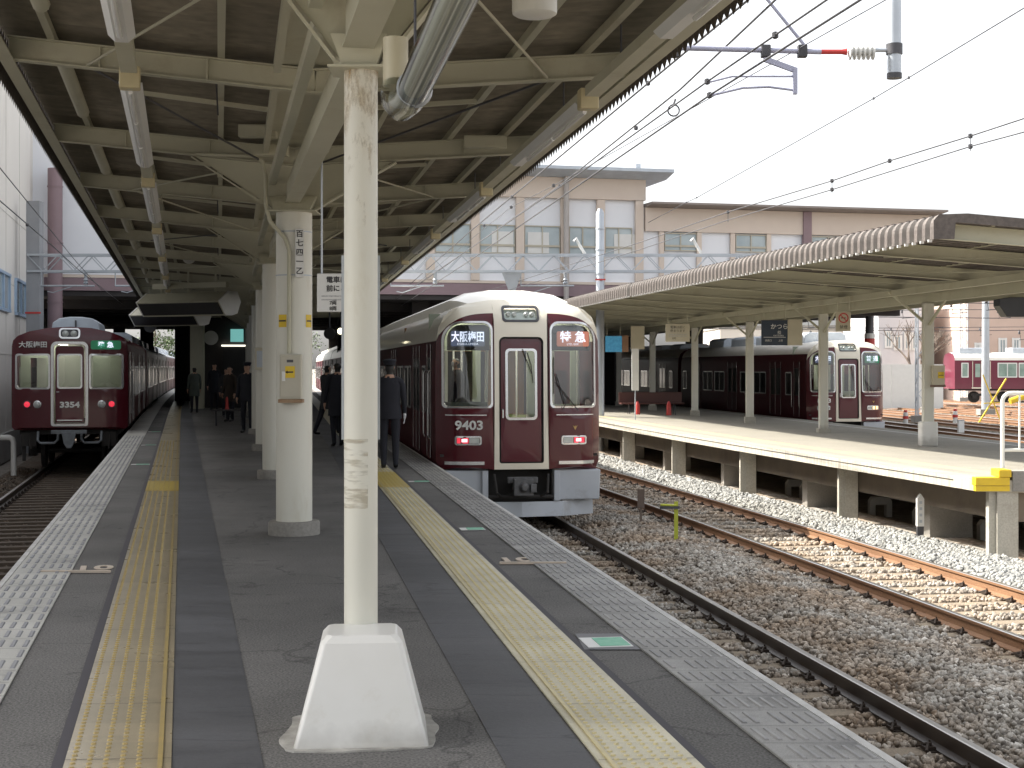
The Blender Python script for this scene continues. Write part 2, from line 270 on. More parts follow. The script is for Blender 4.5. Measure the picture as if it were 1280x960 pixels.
    def prism(s, poly, h0, h1, ax='z', m=0):            # poly extruded along an axis
        f = {'z': lambda a, b, h: (a, b, h), 'y': lambda a, b, h: (a, h, b), 'x': lambda a, b, h: (h, a, b)}[ax]
        n = len(poly); P = [f(a, b, h0) for a, b in poly] + [f(a, b, h1) for a, b in poly]
        return s.add(P, [list(range(n))[::-1], [n + i for i in range(n)]] + [(i, (i + 1) % n, n + (i + 1) % n, n + i) for i in range(n)], m)
    def build(s, name, mats, parent=None, smooth=False, bevel=0, loc=None, rotz=0, recalc=True):
        me = bpy.data.meshes.new(name); me.from_pydata(s.v, [], s.f)
        for mt in (mats if isinstance(mats, (list, tuple)) else [mats]): me.materials.append(mt)
        me.polygons.foreach_set('material_index', s.m)
        if recalc and len(s.f) < 40000:
            import bmesh
            b = bmesh.new(); b.from_mesh(me); bmesh.ops.recalc_face_normals(b, faces=b.faces); b.to_mesh(me); b.free()
        if smooth:
            me.shade_smooth(); me.set_sharp_from_angle(angle=R(38))
        o = bpy.data.objects.new(name, me); COL.objects.link(o)
        if parent: o.parent = parent
        if loc: o.location = loc
        o.rotation_euler.z = rotz
        if bevel:
            b = o.modifiers.new('bevel', 'BEVEL'); b.width = bevel; b.segments = 2; b.limit_method = 'ANGLE'; b.angle_limit = R(40)
        return o
def tag(o, label=None, cat=None, group=None, kind=None):
    if label: o['label'] = label
    if cat: o['category'] = cat
    if group: o['group'] = group
    if kind: o['kind'] = kind
    return o
def thing(name, label, cat, loc=(0, 0, 0), rotz=0, group=None):
    o = bpy.data.objects.new(name, None); COL.objects.link(o); o.location = loc; o.rotation_euler = (0, 0, rotz); o.empty_display_size = .1
    return tag(o, label, cat, group)
def struct(o): o['kind'] = 'structure'; return o
def copy_tree(o, parent=None):
    c = o.copy(); COL.objects.link(c)
    if parent: c.parent = parent
    for ch in [x for x in list(COL.objects) if x.parent == o]: copy_tree(ch, c)
    return c
def text(name, body, size, M, mat, parent=None, depth=0.003, align='CENTER', bold=0.0, sx=1.0):
    c = bpy.data.curves.new('t', 'FONT'); c.body = body; c.size = size; c.align_x = align; c.align_y = 'CENTER'; c.extrude = depth; c.offset = bold; c.resolution_u = 3
    t = bpy.data.objects.new('t', c); COL.objects.link(t)
    dg = bpy.context.evaluated_depsgraph_get(); dg.update()
    me = bpy.data.meshes.new_from_object(t.evaluated_get(dg)); COL.objects.unlink(t); bpy.data.objects.remove(t)
    me.transform(Matrix.Scale(sx, 4, (1, 0, 0))); me.transform(M)
    me.materials.clear(); me.materials.append(mat)
    o = bpy.data.objects.new(name, me); COL.objects.link(o)
    if parent: o.parent = parent
    return o
def facing(x, y, z, yaw=0): # upright text facing -y
    return Matrix.Translation((x, y, z)) @ Matrix.Rotation(yaw, 4, 'Z') @ Matrix.Rotation(R(90), 4, 'X')
def px(x, y, z=0.0):      # photograph pixel -> point at height z
    Y = (1.6 - z) * F / (y - 459.0); return Vector(((x - 640) / F * Y, Y, z))
def atY(x, y, Y): return Vector(((x - 640) / F * Y, Y, 1.6 + (459 - y) / F * Y))
def arc(cx, cy, r, a0, a1, n): return [(cx + r * math.cos(R(a0 + (a1 - a0) * i / n)), cy + r * math.sin(R(a0 + (a1 - a0) * i / n))) for i in range(n + 1)]
def rr(x0, x1, z0, z1, r=0.06, n=5):   # rounded rectangle, r may be (bl, br, tr, tl)
    if not isinstance(r, (tuple, list)): r = (r,) * 4
    p = arc(x0 + r[0], z0 + r[0], r[0], 180, 270, n) + arc(x1 - r[1], z0 + r[1], r[1], 270, 360, n) + arc(x1 - r[2], z1 - r[2], r[2], 0, 90, n) + arc(x0 + r[3], z1 - r[3], r[3], 90, 180, n)
    return p
def inside(p, poly):
    c = False; j = len(poly) - 1
    for i in range(len(poly)):
        xi, yi = poly[i]; xj, yj = poly[j]
        if (yi > p[1]) != (yj > p[1]) and p[0] < (xj - xi) * (p[1] - yi) / (yj - yi) + xi: c = not c
        j = i
    return c
def panel(mb, outer, holes, fmap, matf=lambda c: 0, grid=0.1, regions=()):
    vs_ = []; es = []
    for poly in [outer] + list(holes) + list(regions):
        o = len(vs_); vs_ += [Vector(p) for p in poly]; es += [(o + i, o + (i + 1) % len(poly)) for i in range(len(poly))]
    xs = [p[0] for p in outer]; zs = [p[1] for p in outer]
    x = min(xs) + grid * .51
    while x < max(xs):
        z = min(zs) + grid * .47
        while z < max(zs):
            if inside((x, z), outer): vs_.append(Vector((x, z)))
            z += grid
        x += grid
    r = delaunay_2d_cdt(vs_, es, [], 0, 1e-5)
    V = [tuple(v) for v in r[0]]; o = len(mb.v); mb.v += [tuple(fmap(a, b)) for a, b in V]
    for t in r[2]:
        c = (sum(V[i][0] for i in t) / 3, sum(V[i][1] for i in t) / 3)
        if not inside(c, outer) or any(inside(c, h) for h in holes): continue
        mb.f.append([o + i for i in t]); mb.m.append(matf(c))
    return mb
def ring(mb, outer, inner, fmap, d0, d1, m=0):  # proud ring: fmap(x,z,offset)
    n = len(outer); o = len(mb.v)
    mb.v += [tuple(fmap(a, b, d0)) for a, b in outer] + [tuple(fmap(a, b, d1)) for a, b in outer] + [tuple(fmap(a, b, d1)) for a, b in inner] + [tuple(fmap(a, b, d0)) for a, b in inner]
    for k in range(3):
        for i in range(n):
            mb.f.append([o + k * n + i, o + k * n + (i + 1) % n, o + (k + 1) * n + (i + 1) % n, o + (k + 1) * n + i]); mb.m.append(m)
    return mb
# ------------------------------------------------------------------ layout lines (x as a function of y)
def edgeL(Y): return -1.333 - .223 * Y + (.00018 * (Y - 45) ** 2 if Y > 45 else 0)
def edgeR(Y): return 2.46 - .154 * Y
def t1(Y): return edgeR(Y) + 1.452
def t2(Y): return 7.85 - .16 * Y if Y < 15 else 7.85 - .16 * Y - .0006 * (Y - 15) ** 2 * (1 if Y < 45 else 0) - (.54 + .036 * (Y - 45) if Y >= 45 else 0)
def tL(Y): return edgeL(Y) - 1.43
def edge2(Y): return 6.54 - .188 * (Y - 21.6) + (.0011 * (Y - 26) ** 2 if 26 < Y < 46 else (.44 + .044 * (Y - 46) if Y >= 46 else 0))
def far2(Y): return 10.1 - .13 * (Y - 50.7)
def mid2(Y): return 9.02 - .128 * (Y - 32.1)
def t3(Y): return far2(Y) + 1.62
def midc(Y): return -.68 - .187 * (Y - 6.66)
def ys(a, b, n): return [a + (b - a) * i / n for i in range(n + 1)]
RAIL = -.96
# ================================================================== GROUND
g = MB(); g.add([(-900, -60, -1.4), (900, -60, -1.4), (900, 2000, -1.4), (-900, 2000, -1.4)], [(0, 1, 2, 3)])
GND = pm('yard ground', (0.26, 0.235, 0.205), (0.18, 0.16, 0.14), 0.6, 0.95, fine=0.3, fscale=9, stain=(0.36, 0.33, 0.29), stain_amt=0.6, sscale=0.25, coords='World')
struct(g.build('ground', GND))
def ballmat(name, cols, wsc=0.9, tint=(.86, .68, .52)):
    m = bpy.data.materials.new(name); m.use_nodes = True; nt = m.node_tree; n = nt.nodes; l = nt.links; b = n['Principled BSDF']; b.inputs['Roughness'].default_value = .85
    ge = n.new('ShaderNodeNewGeometry'); vo = n.new('ShaderNodeTexVoronoi'); vo.inputs['Scale'].default_value = 17; l.new(ge.outputs['Position'], vo.inputs['Vector'])
    sep = n.new('ShaderNodeSeparateColor'); l.new(vo.outputs['Color'], sep.inputs[0])
    cr = n.new('ShaderNodeValToRGB'); e = cr.color_ramp.elements; e[0].color = (*cols[0], 1); e[1].color = (*cols[-1], 1)
    for i, c in enumerate(cols[1:-1]): q = e.new((i + 1) / (len(cols) - 1)); q.color = (*c, 1)
    l.new(sep.outputs[0], cr.inputs[0])
    no = n.new('ShaderNodeTexNoise'); no.inputs['Scale'].default_value = wsc; no.inputs['Detail'].default_value = 5; l.new(ge.outputs['Position'], no.inputs['Vector'])
    mr = n.new('ShaderNodeMapRange'); mr.inputs['From Min'].default_value = .42; mr.inputs['From Max'].default_value = .6; mr.inputs['To Max'].default_value = .75; l.new(no.outputs['Fac'], mr.inputs['Value'])
    mx = n.new('ShaderNodeMix'); mx.data_type = 'RGBA'; mx.blend_type = 'MULTIPLY'; mx.inputs[7].default_value = (*tint, 1); l.new(mr.outputs[0], mx.inputs[0]); l.new(cr.outputs[0], mx.inputs[6])
    l.new(mx.outputs[2], b.inputs['Base Color']); return m
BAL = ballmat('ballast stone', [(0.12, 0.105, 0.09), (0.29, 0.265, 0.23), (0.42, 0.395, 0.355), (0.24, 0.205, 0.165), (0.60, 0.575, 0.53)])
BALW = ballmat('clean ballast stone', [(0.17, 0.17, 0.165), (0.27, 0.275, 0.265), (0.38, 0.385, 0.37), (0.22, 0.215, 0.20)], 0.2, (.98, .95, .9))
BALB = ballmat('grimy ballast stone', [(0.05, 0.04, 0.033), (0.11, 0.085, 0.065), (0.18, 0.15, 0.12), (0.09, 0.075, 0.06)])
# bed strips under the tracks (sheets, a few mm steps)
def strip(name, fl, fr, y0, y1, z, mat, n=40, parent=None, kind='structure', th=0):
    b = MB(); Y = ys(y0, y1, n)
    if callable(z): zl, zr = z('l'), z('r')
    else: zl = zr = z
    P = [(fl(y), y, zl) for y in Y] + [(fr(y), y, zr) for y in Y]; k = n + 1
    b.add(P, [(i, k + i, k + i + 1, i + 1) for i in range(n)])
    if th:
        b.add([(x, y, q - th) for x, y, q in P], [(i + 1, k + i + 1, k + i, i) for i in range(n)])
        t = 2 * k
        fs = [(i, i + 1, t + i + 1, t + i) for i in range(n)] + [(k + i + 1, k + i, t + k + i, t + k + i + 1) for i in range(n)] + [(0, t, t + k, k), (n, k + n, t + k + n, t + n)]
        b.f += [list(q) for q in fs]; b.m += [0] * len(fs)
    o = b.build(name, mat, parent, recalc=bool(th))
    if kind: o['kind'] = kind
    return o
strip('ballast_bed', lambda y: edgeR(y) - .6, lambda y: edge2(y) + 1.5, 1, 130, -1.2, BAL, 50)
strip('ballast_bed', lambda y: tL(y) - 1.9, lambda y: edgeL(y) + .6, 5, 150, -1.2, BALB, 50)
strip('ballast_bed', lambda y: far2(y) - .5, lambda y: t3(y) + 2.5, 15, 150, -1.395, BAL, 40)
# stones
ico = []
import bmesh
bb = bmesh.new(); bmesh.ops.create_icosphere(bb, subdivisions=1, radius=1); ICV = np.array([v.co[:] for v in bb.verts]); ICF = np.array([[v.index for v in f.verts] for f in bb.faces]); bb.free()
rs = np.random.RandomState(3)
def stones(name, label, pts, sizes, mat):
    n = len(pts); nv = len(ICV)
    q = rs.normal(size=(n, 3, 3)); Q = np.linalg.qr(q)[0]
    sc = sizes[:, None] * rs.uniform(.6, 1.25, (n, 3))
    V = ICV[None] * rs.uniform(.72, 1.2, (n, nv, 1)) * sc[:, None, :]
    V = np.einsum('nij,nkj->nki', Q, V) + pts[:, None, :]
    Fc = (ICF[None] + (np.arange(n) * nv)[:, None, None]).reshape(-1, 3)
    me = bpy.data.meshes.new(name); me.vertices.add(n * nv); me.vertices.foreach_set('co', V.reshape(-1).astype(np.float32))
    nf = len(Fc); me.loops.add(nf * 3); me.loops.foreach_set('vertex_index', Fc.reshape(-1).astype(np.int32))
    me.polygons.add(nf); me.polygons.foreach_set('loop_start', np.arange(0, nf * 3, 3, dtype=np.int32)); me.polygons.foreach_set('loop_total', np.full(nf, 3, dtype=np.int32))
    me.update(calc_edges=True); me.materials.append(mat)
    o = bpy.data.objects.new(name, me); COL.objects.link(o); return tag(o, label, 'ballast', kind='stuff')
def field(fl, fr, bands, rails, hump=None, low=True, margin=.12):
    P = []; S = []
    for y0, y1, dens, sz in bands:
        w = max(fr((y0 + y1) / 2) - fl((y0 + y1) / 2), .1); n = int(dens * w * (y1 - y0))
        y = rs.uniform(y0, y1, n); u = rs.uniform(0, 1, n)
        L = np.array([fl(a) for a in y]); Rr = np.array([fr(a) for a in y]); x = L + u * (Rr - L)
        z = np.full(n, -1.175) + rs.uniform(-.012, .02, n); keep = np.ones(n, bool)
        pxx = x / y; keep &= (pxx < .40) & (pxx > -.40)
        for tr in rails:
            c = np.array([tr(a) for a in y]); d = np.abs(x - c) * .988
            keep &= ~((np.abs(d - .75) < .085))
            inn = d < 1.1
            z = np.where(inn, z - .012, z + np.clip((d - 1.1) * .12, 0, .06)) if low else z
            # keep sleeper tops mostly clear
            s = (y - .158 * (x - c) - 2.0) / .6 % 1.0
            on = inn & ((np.abs(s) < .235) | (np.abs(s - 1.) < .235))
            keep &= ~(on & (rs.uniform(0, 1, n) < .965))
        if hump is not None: z = z + hump(x, y)
        P.append(np.stack([x, y, z], 1)[keep]); S.append(np.full(keep.sum(), sz) * rs.uniform(.7, 1.3, keep.sum()))
    return np.concatenate(P), np.concatenate(S)
P, S = field(lambda y: edgeR(y) - .05, lambda y: t2(y) + .82, [(6.5, 14, 620, .026), (14, 22, 430, .029), (22, 34, 220, .036), (34, 60, 90, .05)], [t1, t2])
stones('track_ballast', 'brownish grey crushed stone ballast around the two right hand tracks', P, S, BAL)
def h2(x, y): return np.clip(.10 * np.sin(np.clip((x - (7.85 - .165 * y) - .8) / 1.1, 0, 1) * np.pi), 0, .1) + .01
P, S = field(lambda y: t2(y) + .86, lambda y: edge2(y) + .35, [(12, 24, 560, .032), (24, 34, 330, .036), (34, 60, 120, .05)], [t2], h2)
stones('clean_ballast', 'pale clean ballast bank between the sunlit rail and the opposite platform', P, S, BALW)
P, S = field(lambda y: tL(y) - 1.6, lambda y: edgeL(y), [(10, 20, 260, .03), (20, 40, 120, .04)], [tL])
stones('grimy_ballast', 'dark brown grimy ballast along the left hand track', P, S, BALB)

# ================================================================== TRACKS
RP = [(-.065, -.153), (.065, -.153), (.065, -.142), (.014, -.12), (.009, -.045), (.032, -.035), (.033, -.006), (.026, 0), (-.026, 0), (-.033, -.006), (-.032, -.035), (-.009, -.045), (-.014, -.12), (-.065, -.142)]
def rail_mf(k): return 1 if k in (6, 7, 8) else 0
slp = MB(); slp.hexa([(-1.05, -.125, -.09), (1.05, -.125, -.09), (1.05, .125, -.09), (-1.05, .125, -.09)], [(-1.03, -.105, 0), (1.03, -.105, 0), (1.03, .105, 0), (-1.03, .105, 0)])
for sx in (-.7495, .7495):
    slp.box(sx - .12, sx + .12, -.075, .075, .001, .009, 1)
    for e in (-1, 1):
        slp.box(sx + e * .10 - .04, sx + e * .10 + .04, -.045, .045, .009, .035, 1)
        slp.tube([(sx + e * .15, -.085, .018), (sx + e * .10, 0, .05), (sx + e * .15, .085, .018)], .013, 6, 1)
        slp.lathe([(.018, 0), (.018, .03), (.008, .035), (.008, .05)], (sx + e * .09, 0, .028), 6, 1)
def track(label, fn, y0, y1, group, zr=RAIL, rmat=RAILM, sl_rng=None, nmax=100, slmat=SLEEP):
    t = thing('railway_track', label, 'railway track', (fn(y0), y0, zr), 0, group)
    o0 = Vector((fn(y0), y0, zr))
    for s in (-.7495, .7495):
        b = MB(); b.sweep(RP, [Vector((fn(y) + s * 1.012, y, zr)) - o0 for y in ys(y0, y1, 30)], 0, rail_mf); b.build('rail', [rmat, RAILT], t)
    if sl_rng:
        m0 = None; k = 0; y = 2.0 + .6 * math.ceil((sl_rng[0] - 2.0) / .6)
        while y < sl_rng[1] and k < nmax:
            a = math.atan2(-(fn(y + .5) - fn(y - .5)), 1)
            if m0 is None: m0 = o = slp.build('sleeper', [slmat, CLIP], t)
            else: o = m0.copy(); COL.objects.link(o)
            o.location = Vector((fn(y), y, zr - .16)) - o0; o.rotation_euler.z = a; y += .6; k += 1
    return t
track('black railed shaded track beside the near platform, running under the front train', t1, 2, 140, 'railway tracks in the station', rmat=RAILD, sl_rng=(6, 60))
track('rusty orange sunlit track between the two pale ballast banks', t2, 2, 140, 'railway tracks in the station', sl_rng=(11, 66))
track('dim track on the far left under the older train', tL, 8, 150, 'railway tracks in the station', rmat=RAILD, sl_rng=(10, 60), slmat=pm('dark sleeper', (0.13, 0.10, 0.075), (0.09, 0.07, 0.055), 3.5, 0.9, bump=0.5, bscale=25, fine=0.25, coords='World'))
track('track beyond the opposite platform under the far side train', t3, 20, 150, 'railway tracks in the station', zr=-1.16)
# yard tracks
for i, (x0, sl_) in enumerate([(20.6, -.075), (24.6, -.08), (28.8, -.10), (33.5, -.11), (38.5, -.15), (44.0, -.17), (52, -.2), (61, -.22)]):
    f = lambda y, x0=x0, sl_=sl_: x0 + sl_ * (y - 52)
    track('rusty yard track %s' % ['closest to the opposite platform', 'next out behind the red and white marker posts', 'third out past the opposite platform', 'in the middle of the yard', 'past the yard lattice masts', 'close to the far red train', 'running under the far red train', 'outermost of the yard'][i], f, 35, 190, 'rusty tracks of the yard', zr=-1.22)
    o = MB()
    for y in ys(40, 120, 110):
        c = f(y); o.box(c - 1.1, c + 1.1, y - .12, y + .12, -1.399, -1.36)
    s = o.build('sleeper_bed', SLEEP, [x for x in COL.objects if x.name.startswith('railway_track')][-1]); s.matrix_parent_inverse = Matrix.Translation(Vector((f(35), 35, -1.22))).inverted(); s['kind'] = 'stuff'

# ================================================================== PLATFORM 1
plat = struct(strip('platform_deck', lambda y: edgeL(y) + .02, lambda y: edgeR(y) - .02, -9, 150, 0, ASPH, 60, th=.22))
wallp = MB()
for f_, s_ in ((edgeL, .45), (edgeR, -.45)):
    wallp.sweep([(-.1, -1.2), (.1, -1.2), (.1, -.24), (-.1, -.24)], [(f_(y) + s_, y, 0) for y in ys(-9, 150, 40)])
struct(wallp.build('platform_wall', CONC))
for nm, f_, a, b_, mt, z_ in [
    ('dark_patch_strip', edgeR, -1.57, -1.20, ASPH2, .004), ('dark_patch_strip', edgeL, 1.29, 1.66, ASPH2, .004),
    ('grout_line', edgeR, -.79, -.74, GROUT, .004), ('grout_line', edgeL, .81, .86, GROUT, .004),
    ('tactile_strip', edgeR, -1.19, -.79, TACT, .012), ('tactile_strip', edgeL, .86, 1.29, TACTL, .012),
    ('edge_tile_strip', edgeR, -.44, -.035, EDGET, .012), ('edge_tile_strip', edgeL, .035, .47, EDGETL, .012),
    ('edge_lip', edgeR, -.03, .012, LIP, .014), ('edge_lip', edgeL, -.012, .03, LIP, .014)]:
    fl = lambda y, f_=f_, a=a: f_(y) + a
    fr = lambda y, f_=f_, b_=b_: f_(y) + b_
    strip(nm, fl, fr, -9, 140, z_, mt, 60, th=(.05 if nm == 'edge_lip' else (z_ - .002)))
# studs, ribs and joints: real relief close to the camera
def studs(f_, a, cols, pitch, y0, y1, mat):
    b = MB()
    y = y0
    while y < y1:
        for c in range(cols):
            x = f_(y) + a + c * pitch; n = 8
            b.lathe([(.013, 0), (.0095, .006)], (x, y, .012), 7 if y < 12 else 5)
        y += .062
    o = b.build('tactile_studs', mat, recalc=False); o['kind'] = 'structure'; return o
studs(edgeR, -1.19 + .075, 6, .055, 4.5, 32, TDOT)
studs(edgeL, .86 + .035, 5, .066, 4.5, 32, TDOTL)
def seamline(f_, a, w, mt, h, y0, y1, name):
    strip(name, lambda y: f_(y) + a, lambda y: f_(y) + a + w, y0, y1, h, mt, 40, th=h - .0125)
seamline(edgeR, -1.155, .017, TDOT, .02, 3, 60, 'strip_border'); seamline(edgeL, .86 + .375, .02, TDOTL, .022, 3, 60, 'strip_border')
jb = MB(); jl = MB(); rb = MB(); rl = MB()
y = 4.0
while y < 40:
    for f_, a, w, q in ((edgeR, -1.19, .40, jb), (edgeL, .86, .43, jl)):
        x = f_(y); th = .0045
        q.add([(x + a, y, .0135), (x + a + w, y + .03, .0135), (x + a + w, y + .03 + th, .0135), (x + a, y + th, .0135)], [(0, 1, 2, 3)])
    y += .33 * 3 if y < 40 else 1
y = 4.2
while y < 34:
    for f_, a, w, q, n_ in ((edgeR, -.44, .40, rb, 7), (edgeL, .035, .43, rl, 6)):
        for c in range(n_):
            x = f_(y) + a + (c + .62) * w / n_; dx = (f_(y + .2) - f_(y))
            if rnd.random() < .03: continue
            h = .006; ww = .011 if q is rb else .015
            q.hexa([(x - ww, y, .012), (x + ww, y, .012), (x + dx + ww, y + .2, .012), (x + dx - ww, y + .2, .012)],
                   [(x - ww * .6, y + .004, .012 + h), (x + ww * .6, y + .004, .012 + h), (x + dx + ww * .6, y + .196, .012 + h), (x + dx - ww * .6, y + .196, .012 + h)])
        q2 = jb if q is rb else jl; x = f_(y - .05)
        q2.add([(x + a, y - .052, .0135), (x + a + w, y - .052, .0135), (x + a + w, y - .048, .0135), (x + a, y - .048, .0135)], [(0, 1, 2, 3)])
    y += .3
struct(jb.build('tile_joints', GROUT, recalc=False)); struct(jl.build('tile_joints', GROUT, recalc=False))
struct(rb.build('edge_tile_ribs', ERIB, recalc=False)); struct(rl.build('edge_tile_ribs', pm('edge rib grey', (0.17, 0.17, 0.185), (0.25, 0.25, 0.26), 3, 0.5, coords='World'), recalc=False))
strip('tactile_patch', lambda y: edgeL(y) + .862, lambda y: edgeL(y) + 1.288, 19.0, 20.6, .0165, TNEW, 4, th=.003)
strip('tactile_patch', lambda y: edgeR(y) - 1.188, lambda y: edgeR(y) - .792, 19.6, 22.4, .0165, TNEW, 4, th=.003)
# green stickers and boarding marks
gs = [('R', 8.55, .26, .30), ('R', 14.55, .24, .22), ('R', 20.6, .3, .2), ('L', 24.2, .3, .2), ('L', 30.2, .3, .2), ('L', 36.5, .3, .25)]
gl = ['nearest green boarding sticker beside the yellow strip by the right hand track', 'middle green boarding sticker on the right hand side of the platform', 'farthest green boarding sticker on the right, level with the front train', 'nearest green boarding sticker beside the left hand strip', 'second green boarding sticker along the left hand strip', 'third green boarding sticker along the left hand strip']
bk = MB(); bk.add([(edgeR(8.55) - .735, 8.36, .006), (edgeR(8.55) - .30, 8.36, .006), (edgeR(8.75) - .30, 8.86, .006), (edgeR(8.75) - .735, 8.86, .006)], [(0, 1, 2, 3)])
struct(bk.build('patch', pm('grey patch', (.17, .17, .18), None, 3, .6)))
for i, (sd, y, w, l_) in enumerate(gs):
    x = (edgeR(y) - .73) if sd == 'R' else (edgeL(y) + .50)
    t = thing('floor_sticker', gl[i], 'sticker', (x, y, .0), R(8.7) if sd == 'R' else R(12.5), 'green boarding stickers')
    MB().box(0, w, -l_ / 2, l_ / 2, .007, .010).build('sticker_panel', SIGNW, t)
    MB().box(w * .28, w * .96, -l_ * .42, l_ * .42, .0105, .0125).build('green_field', GREENS, t)
for sd, y, lab in (('L', 11.5, 'painted stopping mark ten on the left side of the platform'), ('R', 12.0, 'painted stopping mark ten on the right side of the platform')):
    if sd == 'L': x, rz = -3.66, 0
    else: x, rz = -.10, 0
    t = thing('stopping_mark', lab, 'floor marking', (x, y, 0), rz)
    MB().box(0, .54, -.02, .02, .0195, .022).build('line', pm('floor paint', (.62, .52, .42), (.5, .42, .34), 12, .6), t)
    MB().box(0, .54, -.018, .018, .005, .0194).build('line_base', MATS['floor paint'], t)
    if sd == 'L': text('number', '10', .33, Matrix.Translation((.34, .24, .008)) @ Matrix.Rotation(R(14), 4, 'Z'), MATS['floor paint'], t, bold=.008, sx=.95)
    else: text('number', '10', .33, Matrix.Translation((.13, .24, .008)) @ Matrix.Rotation(R(8.7), 4, 'Z'), MATS['floor paint'], t, bold=.008, sx=.95)

# ================================================================== PLATFORM 2 (tilted slightly)
def z2(s): return 0.0 if s == 'l' else -.2
YE = 21.1
b = MB(); N = 40; Y = ys(YE, 140, N)
cols2 = [edge2, lambda y: edge2(y) + .45, lambda y: edge2(y) + .85, lambda y: edge2(y) + 1.2, mid2, lambda y: far2(y) - .9, lambda y: far2(y) - .75, far2]
cm = [1, 0, 2, 0, 0, 3, 0]
grid_ = [[(f(y), y, -.2 * (f(y) - edge2(y)) / (far2(y) - edge2(y))) for f in cols2] for y in Y]
for i in range(N):
    for k in range(len(cols2) - 1):
        b.add([grid_[i][k], grid_[i][k + 1], grid_[i + 1][k + 1], grid_[i + 1][k]], [(0, 1, 2, 3)], cm[k])
def lowr(p, d): return (p[0], p[1], p[2] - d)
for i in range(N):
    p, q = grid_[i][0], grid_[i + 1][0]; b.add([p, q, lowr(q, .17), lowr(p, .17)], [(0, 1, 2, 3)], 4)
    p, q = grid_[i][-1], grid_[i + 1][-1]; b.add([p, q, lowr(q, .17), lowr(p, .17)], [(0, 1, 2, 3)], 4)
    b.add([lowr(grid_[i][0], .17), lowr(grid_[i][-1], .17), lowr(grid_[i + 1][-1], .17), lowr(grid_[i + 1][0], .17)], [(0, 1, 2, 3)], 4)
p, q = grid_[0][0], grid_[0][-1]; b.add([p, q, lowr(q, .17), lowr(p, .17)], [(0, 1, 2, 3)], 4)
AS2 = pm('platform concrete sunlit', (0.285, 0.268, 0.225), (0.235, 0.222, 0.19), 0.8, 0.85, fine=0.2, fscale=40, coords='World')
PT2 = pm('yellowish tactile band', (0.50, 0.43, 0.25), (0.42, 0.37, 0.24), 2.0, 0.6, coords='World')
ET2 = pm('opposite edge tiles', (0.38, 0.36, 0.30), (0.29, 0.275, 0.23), 1.5, 0.7, fine=.2, coords='World')
struct(b.build('opposite_platform_deck', [AS2, ET2, PT2, LIP, pm('stained edge', (.50, .47, .40), (.30, .275, .22), 5, .8, stretch=(1, 2.5, .25), stain=(.14, .12, .09), stain_amt=.7, sscale=3, coords='World')]))
# dark gap line under lip, edge girder, posts and piers
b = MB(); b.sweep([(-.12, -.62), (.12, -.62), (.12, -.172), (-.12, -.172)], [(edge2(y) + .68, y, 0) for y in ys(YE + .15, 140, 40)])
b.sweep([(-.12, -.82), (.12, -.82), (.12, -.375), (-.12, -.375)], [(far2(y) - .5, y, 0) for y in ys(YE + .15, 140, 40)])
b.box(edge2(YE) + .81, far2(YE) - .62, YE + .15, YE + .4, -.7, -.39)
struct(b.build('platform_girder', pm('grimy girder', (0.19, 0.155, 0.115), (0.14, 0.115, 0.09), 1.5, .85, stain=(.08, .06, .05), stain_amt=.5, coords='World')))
b = MB()
for k in range(22):
    y = 21.0 + .25 + 5.25 * k
    b.box(edge2(y) + .32, edge2(y) + .62, y - .13, y + .13, -1.4, -.625 if k else -.172) if k == 0 else None; b.box(edge2(y) + .22, edge2(y) + .319, y - .07, y + .07, -1.4, -.175); b.box(edge2(y) + .32, edge2(y) + .555, y - .09, y + .09, -1.4, -.2) if k else None
    b.box(far2(y) - .6, far2(y) - .3, y - .13, y + .13, -1.4, -.83)
struct(b.build('platform_posts', CONCP))
b = MB()
for k in range(16):
    y = 24.6 + 5.25 * k; b.box(edge2(y) + .9, edge2(y) + 1.6, y - .25, y + .25, -1.4, -.63); b.box(far2(y) - 1.9, far2(y) - 1.5, y - .3, y + .3, -1.4, -.75)
struct(b.build('platform_piers', CONC))
# dark strip painted as the shadowed gap under the edge slab
strip('edge_shadow_strip', lambda y: edge2(y) - .006, lambda y: edge2(y) + .02, YE + .7, 139, -.05, pm('shadow gap', (.05, .045, .04), None, 3, .9), 60, th=.014)
# low wall put inside to block light and keep the cavity dark
b = MB(); b.sweep([(-.08, -1.4), (.08, -1.4), (.08, -.5), (-.08, -.5)], [((edge2(y) + far2(y)) / 2 + .4, y, 0) for y in ys(24, 140, 30)]); struct(b.build('cavity_light_block', CONC))
for i, (k, w) in enumerate([(25.2, 2.3), (27.4, 2.2), (33.0, 2.2), (29.7, 2.35), (34.2, 2.3)]):
    b = MB(); x = edge2(k) + w
    b.prism([(-.22, -1.4), (-.22, -1.08), (-.16, -1.0), (.16, -1.0), (.22, -1.08), (.22, -1.4), (.11, -1.4), (.11, -1.15), (-.11, -1.15), (-.11, -1.4)], -.1, .1, 'y')
    o = b.build('cable_trough_block', pm('pale block', (.6, .6, .58), None, 3, .7) if i == 0 else MATS['pale block'], loc=(x, k, 0)); 
    tag(o, 'small white arched concrete block under the opposite platform', 'concrete block', 'white arched blocks under the opposite platform')
# yellow painted corner kerb
t = thing('yellow_kerb', 'yellow painted stepped kerb on the near corner of the opposite platform', 'kerb', (edge2(YE), YE, 0))
b = MB(); b.box(-.03, .46, -.02, .16, -.09, .03); b.build('lower_step', YEL, t, bevel=.01)
b = MB(); b.box(.30, .48, -.03, .34, .032, .14); b.build('upper_step', YEL, t, bevel=.01)
b = MB(); b.box(-.025, .46, -.012, .1, -.168, -.095); b.build('lower_face', YEL, t)
b = MB(); b.box(.50, far2(YE) - edge2(YE), -.02, .25, -.17, .12); struct(b.build('platform_end_kerb', CONC, loc=(edge2(YE), YE, 0)))
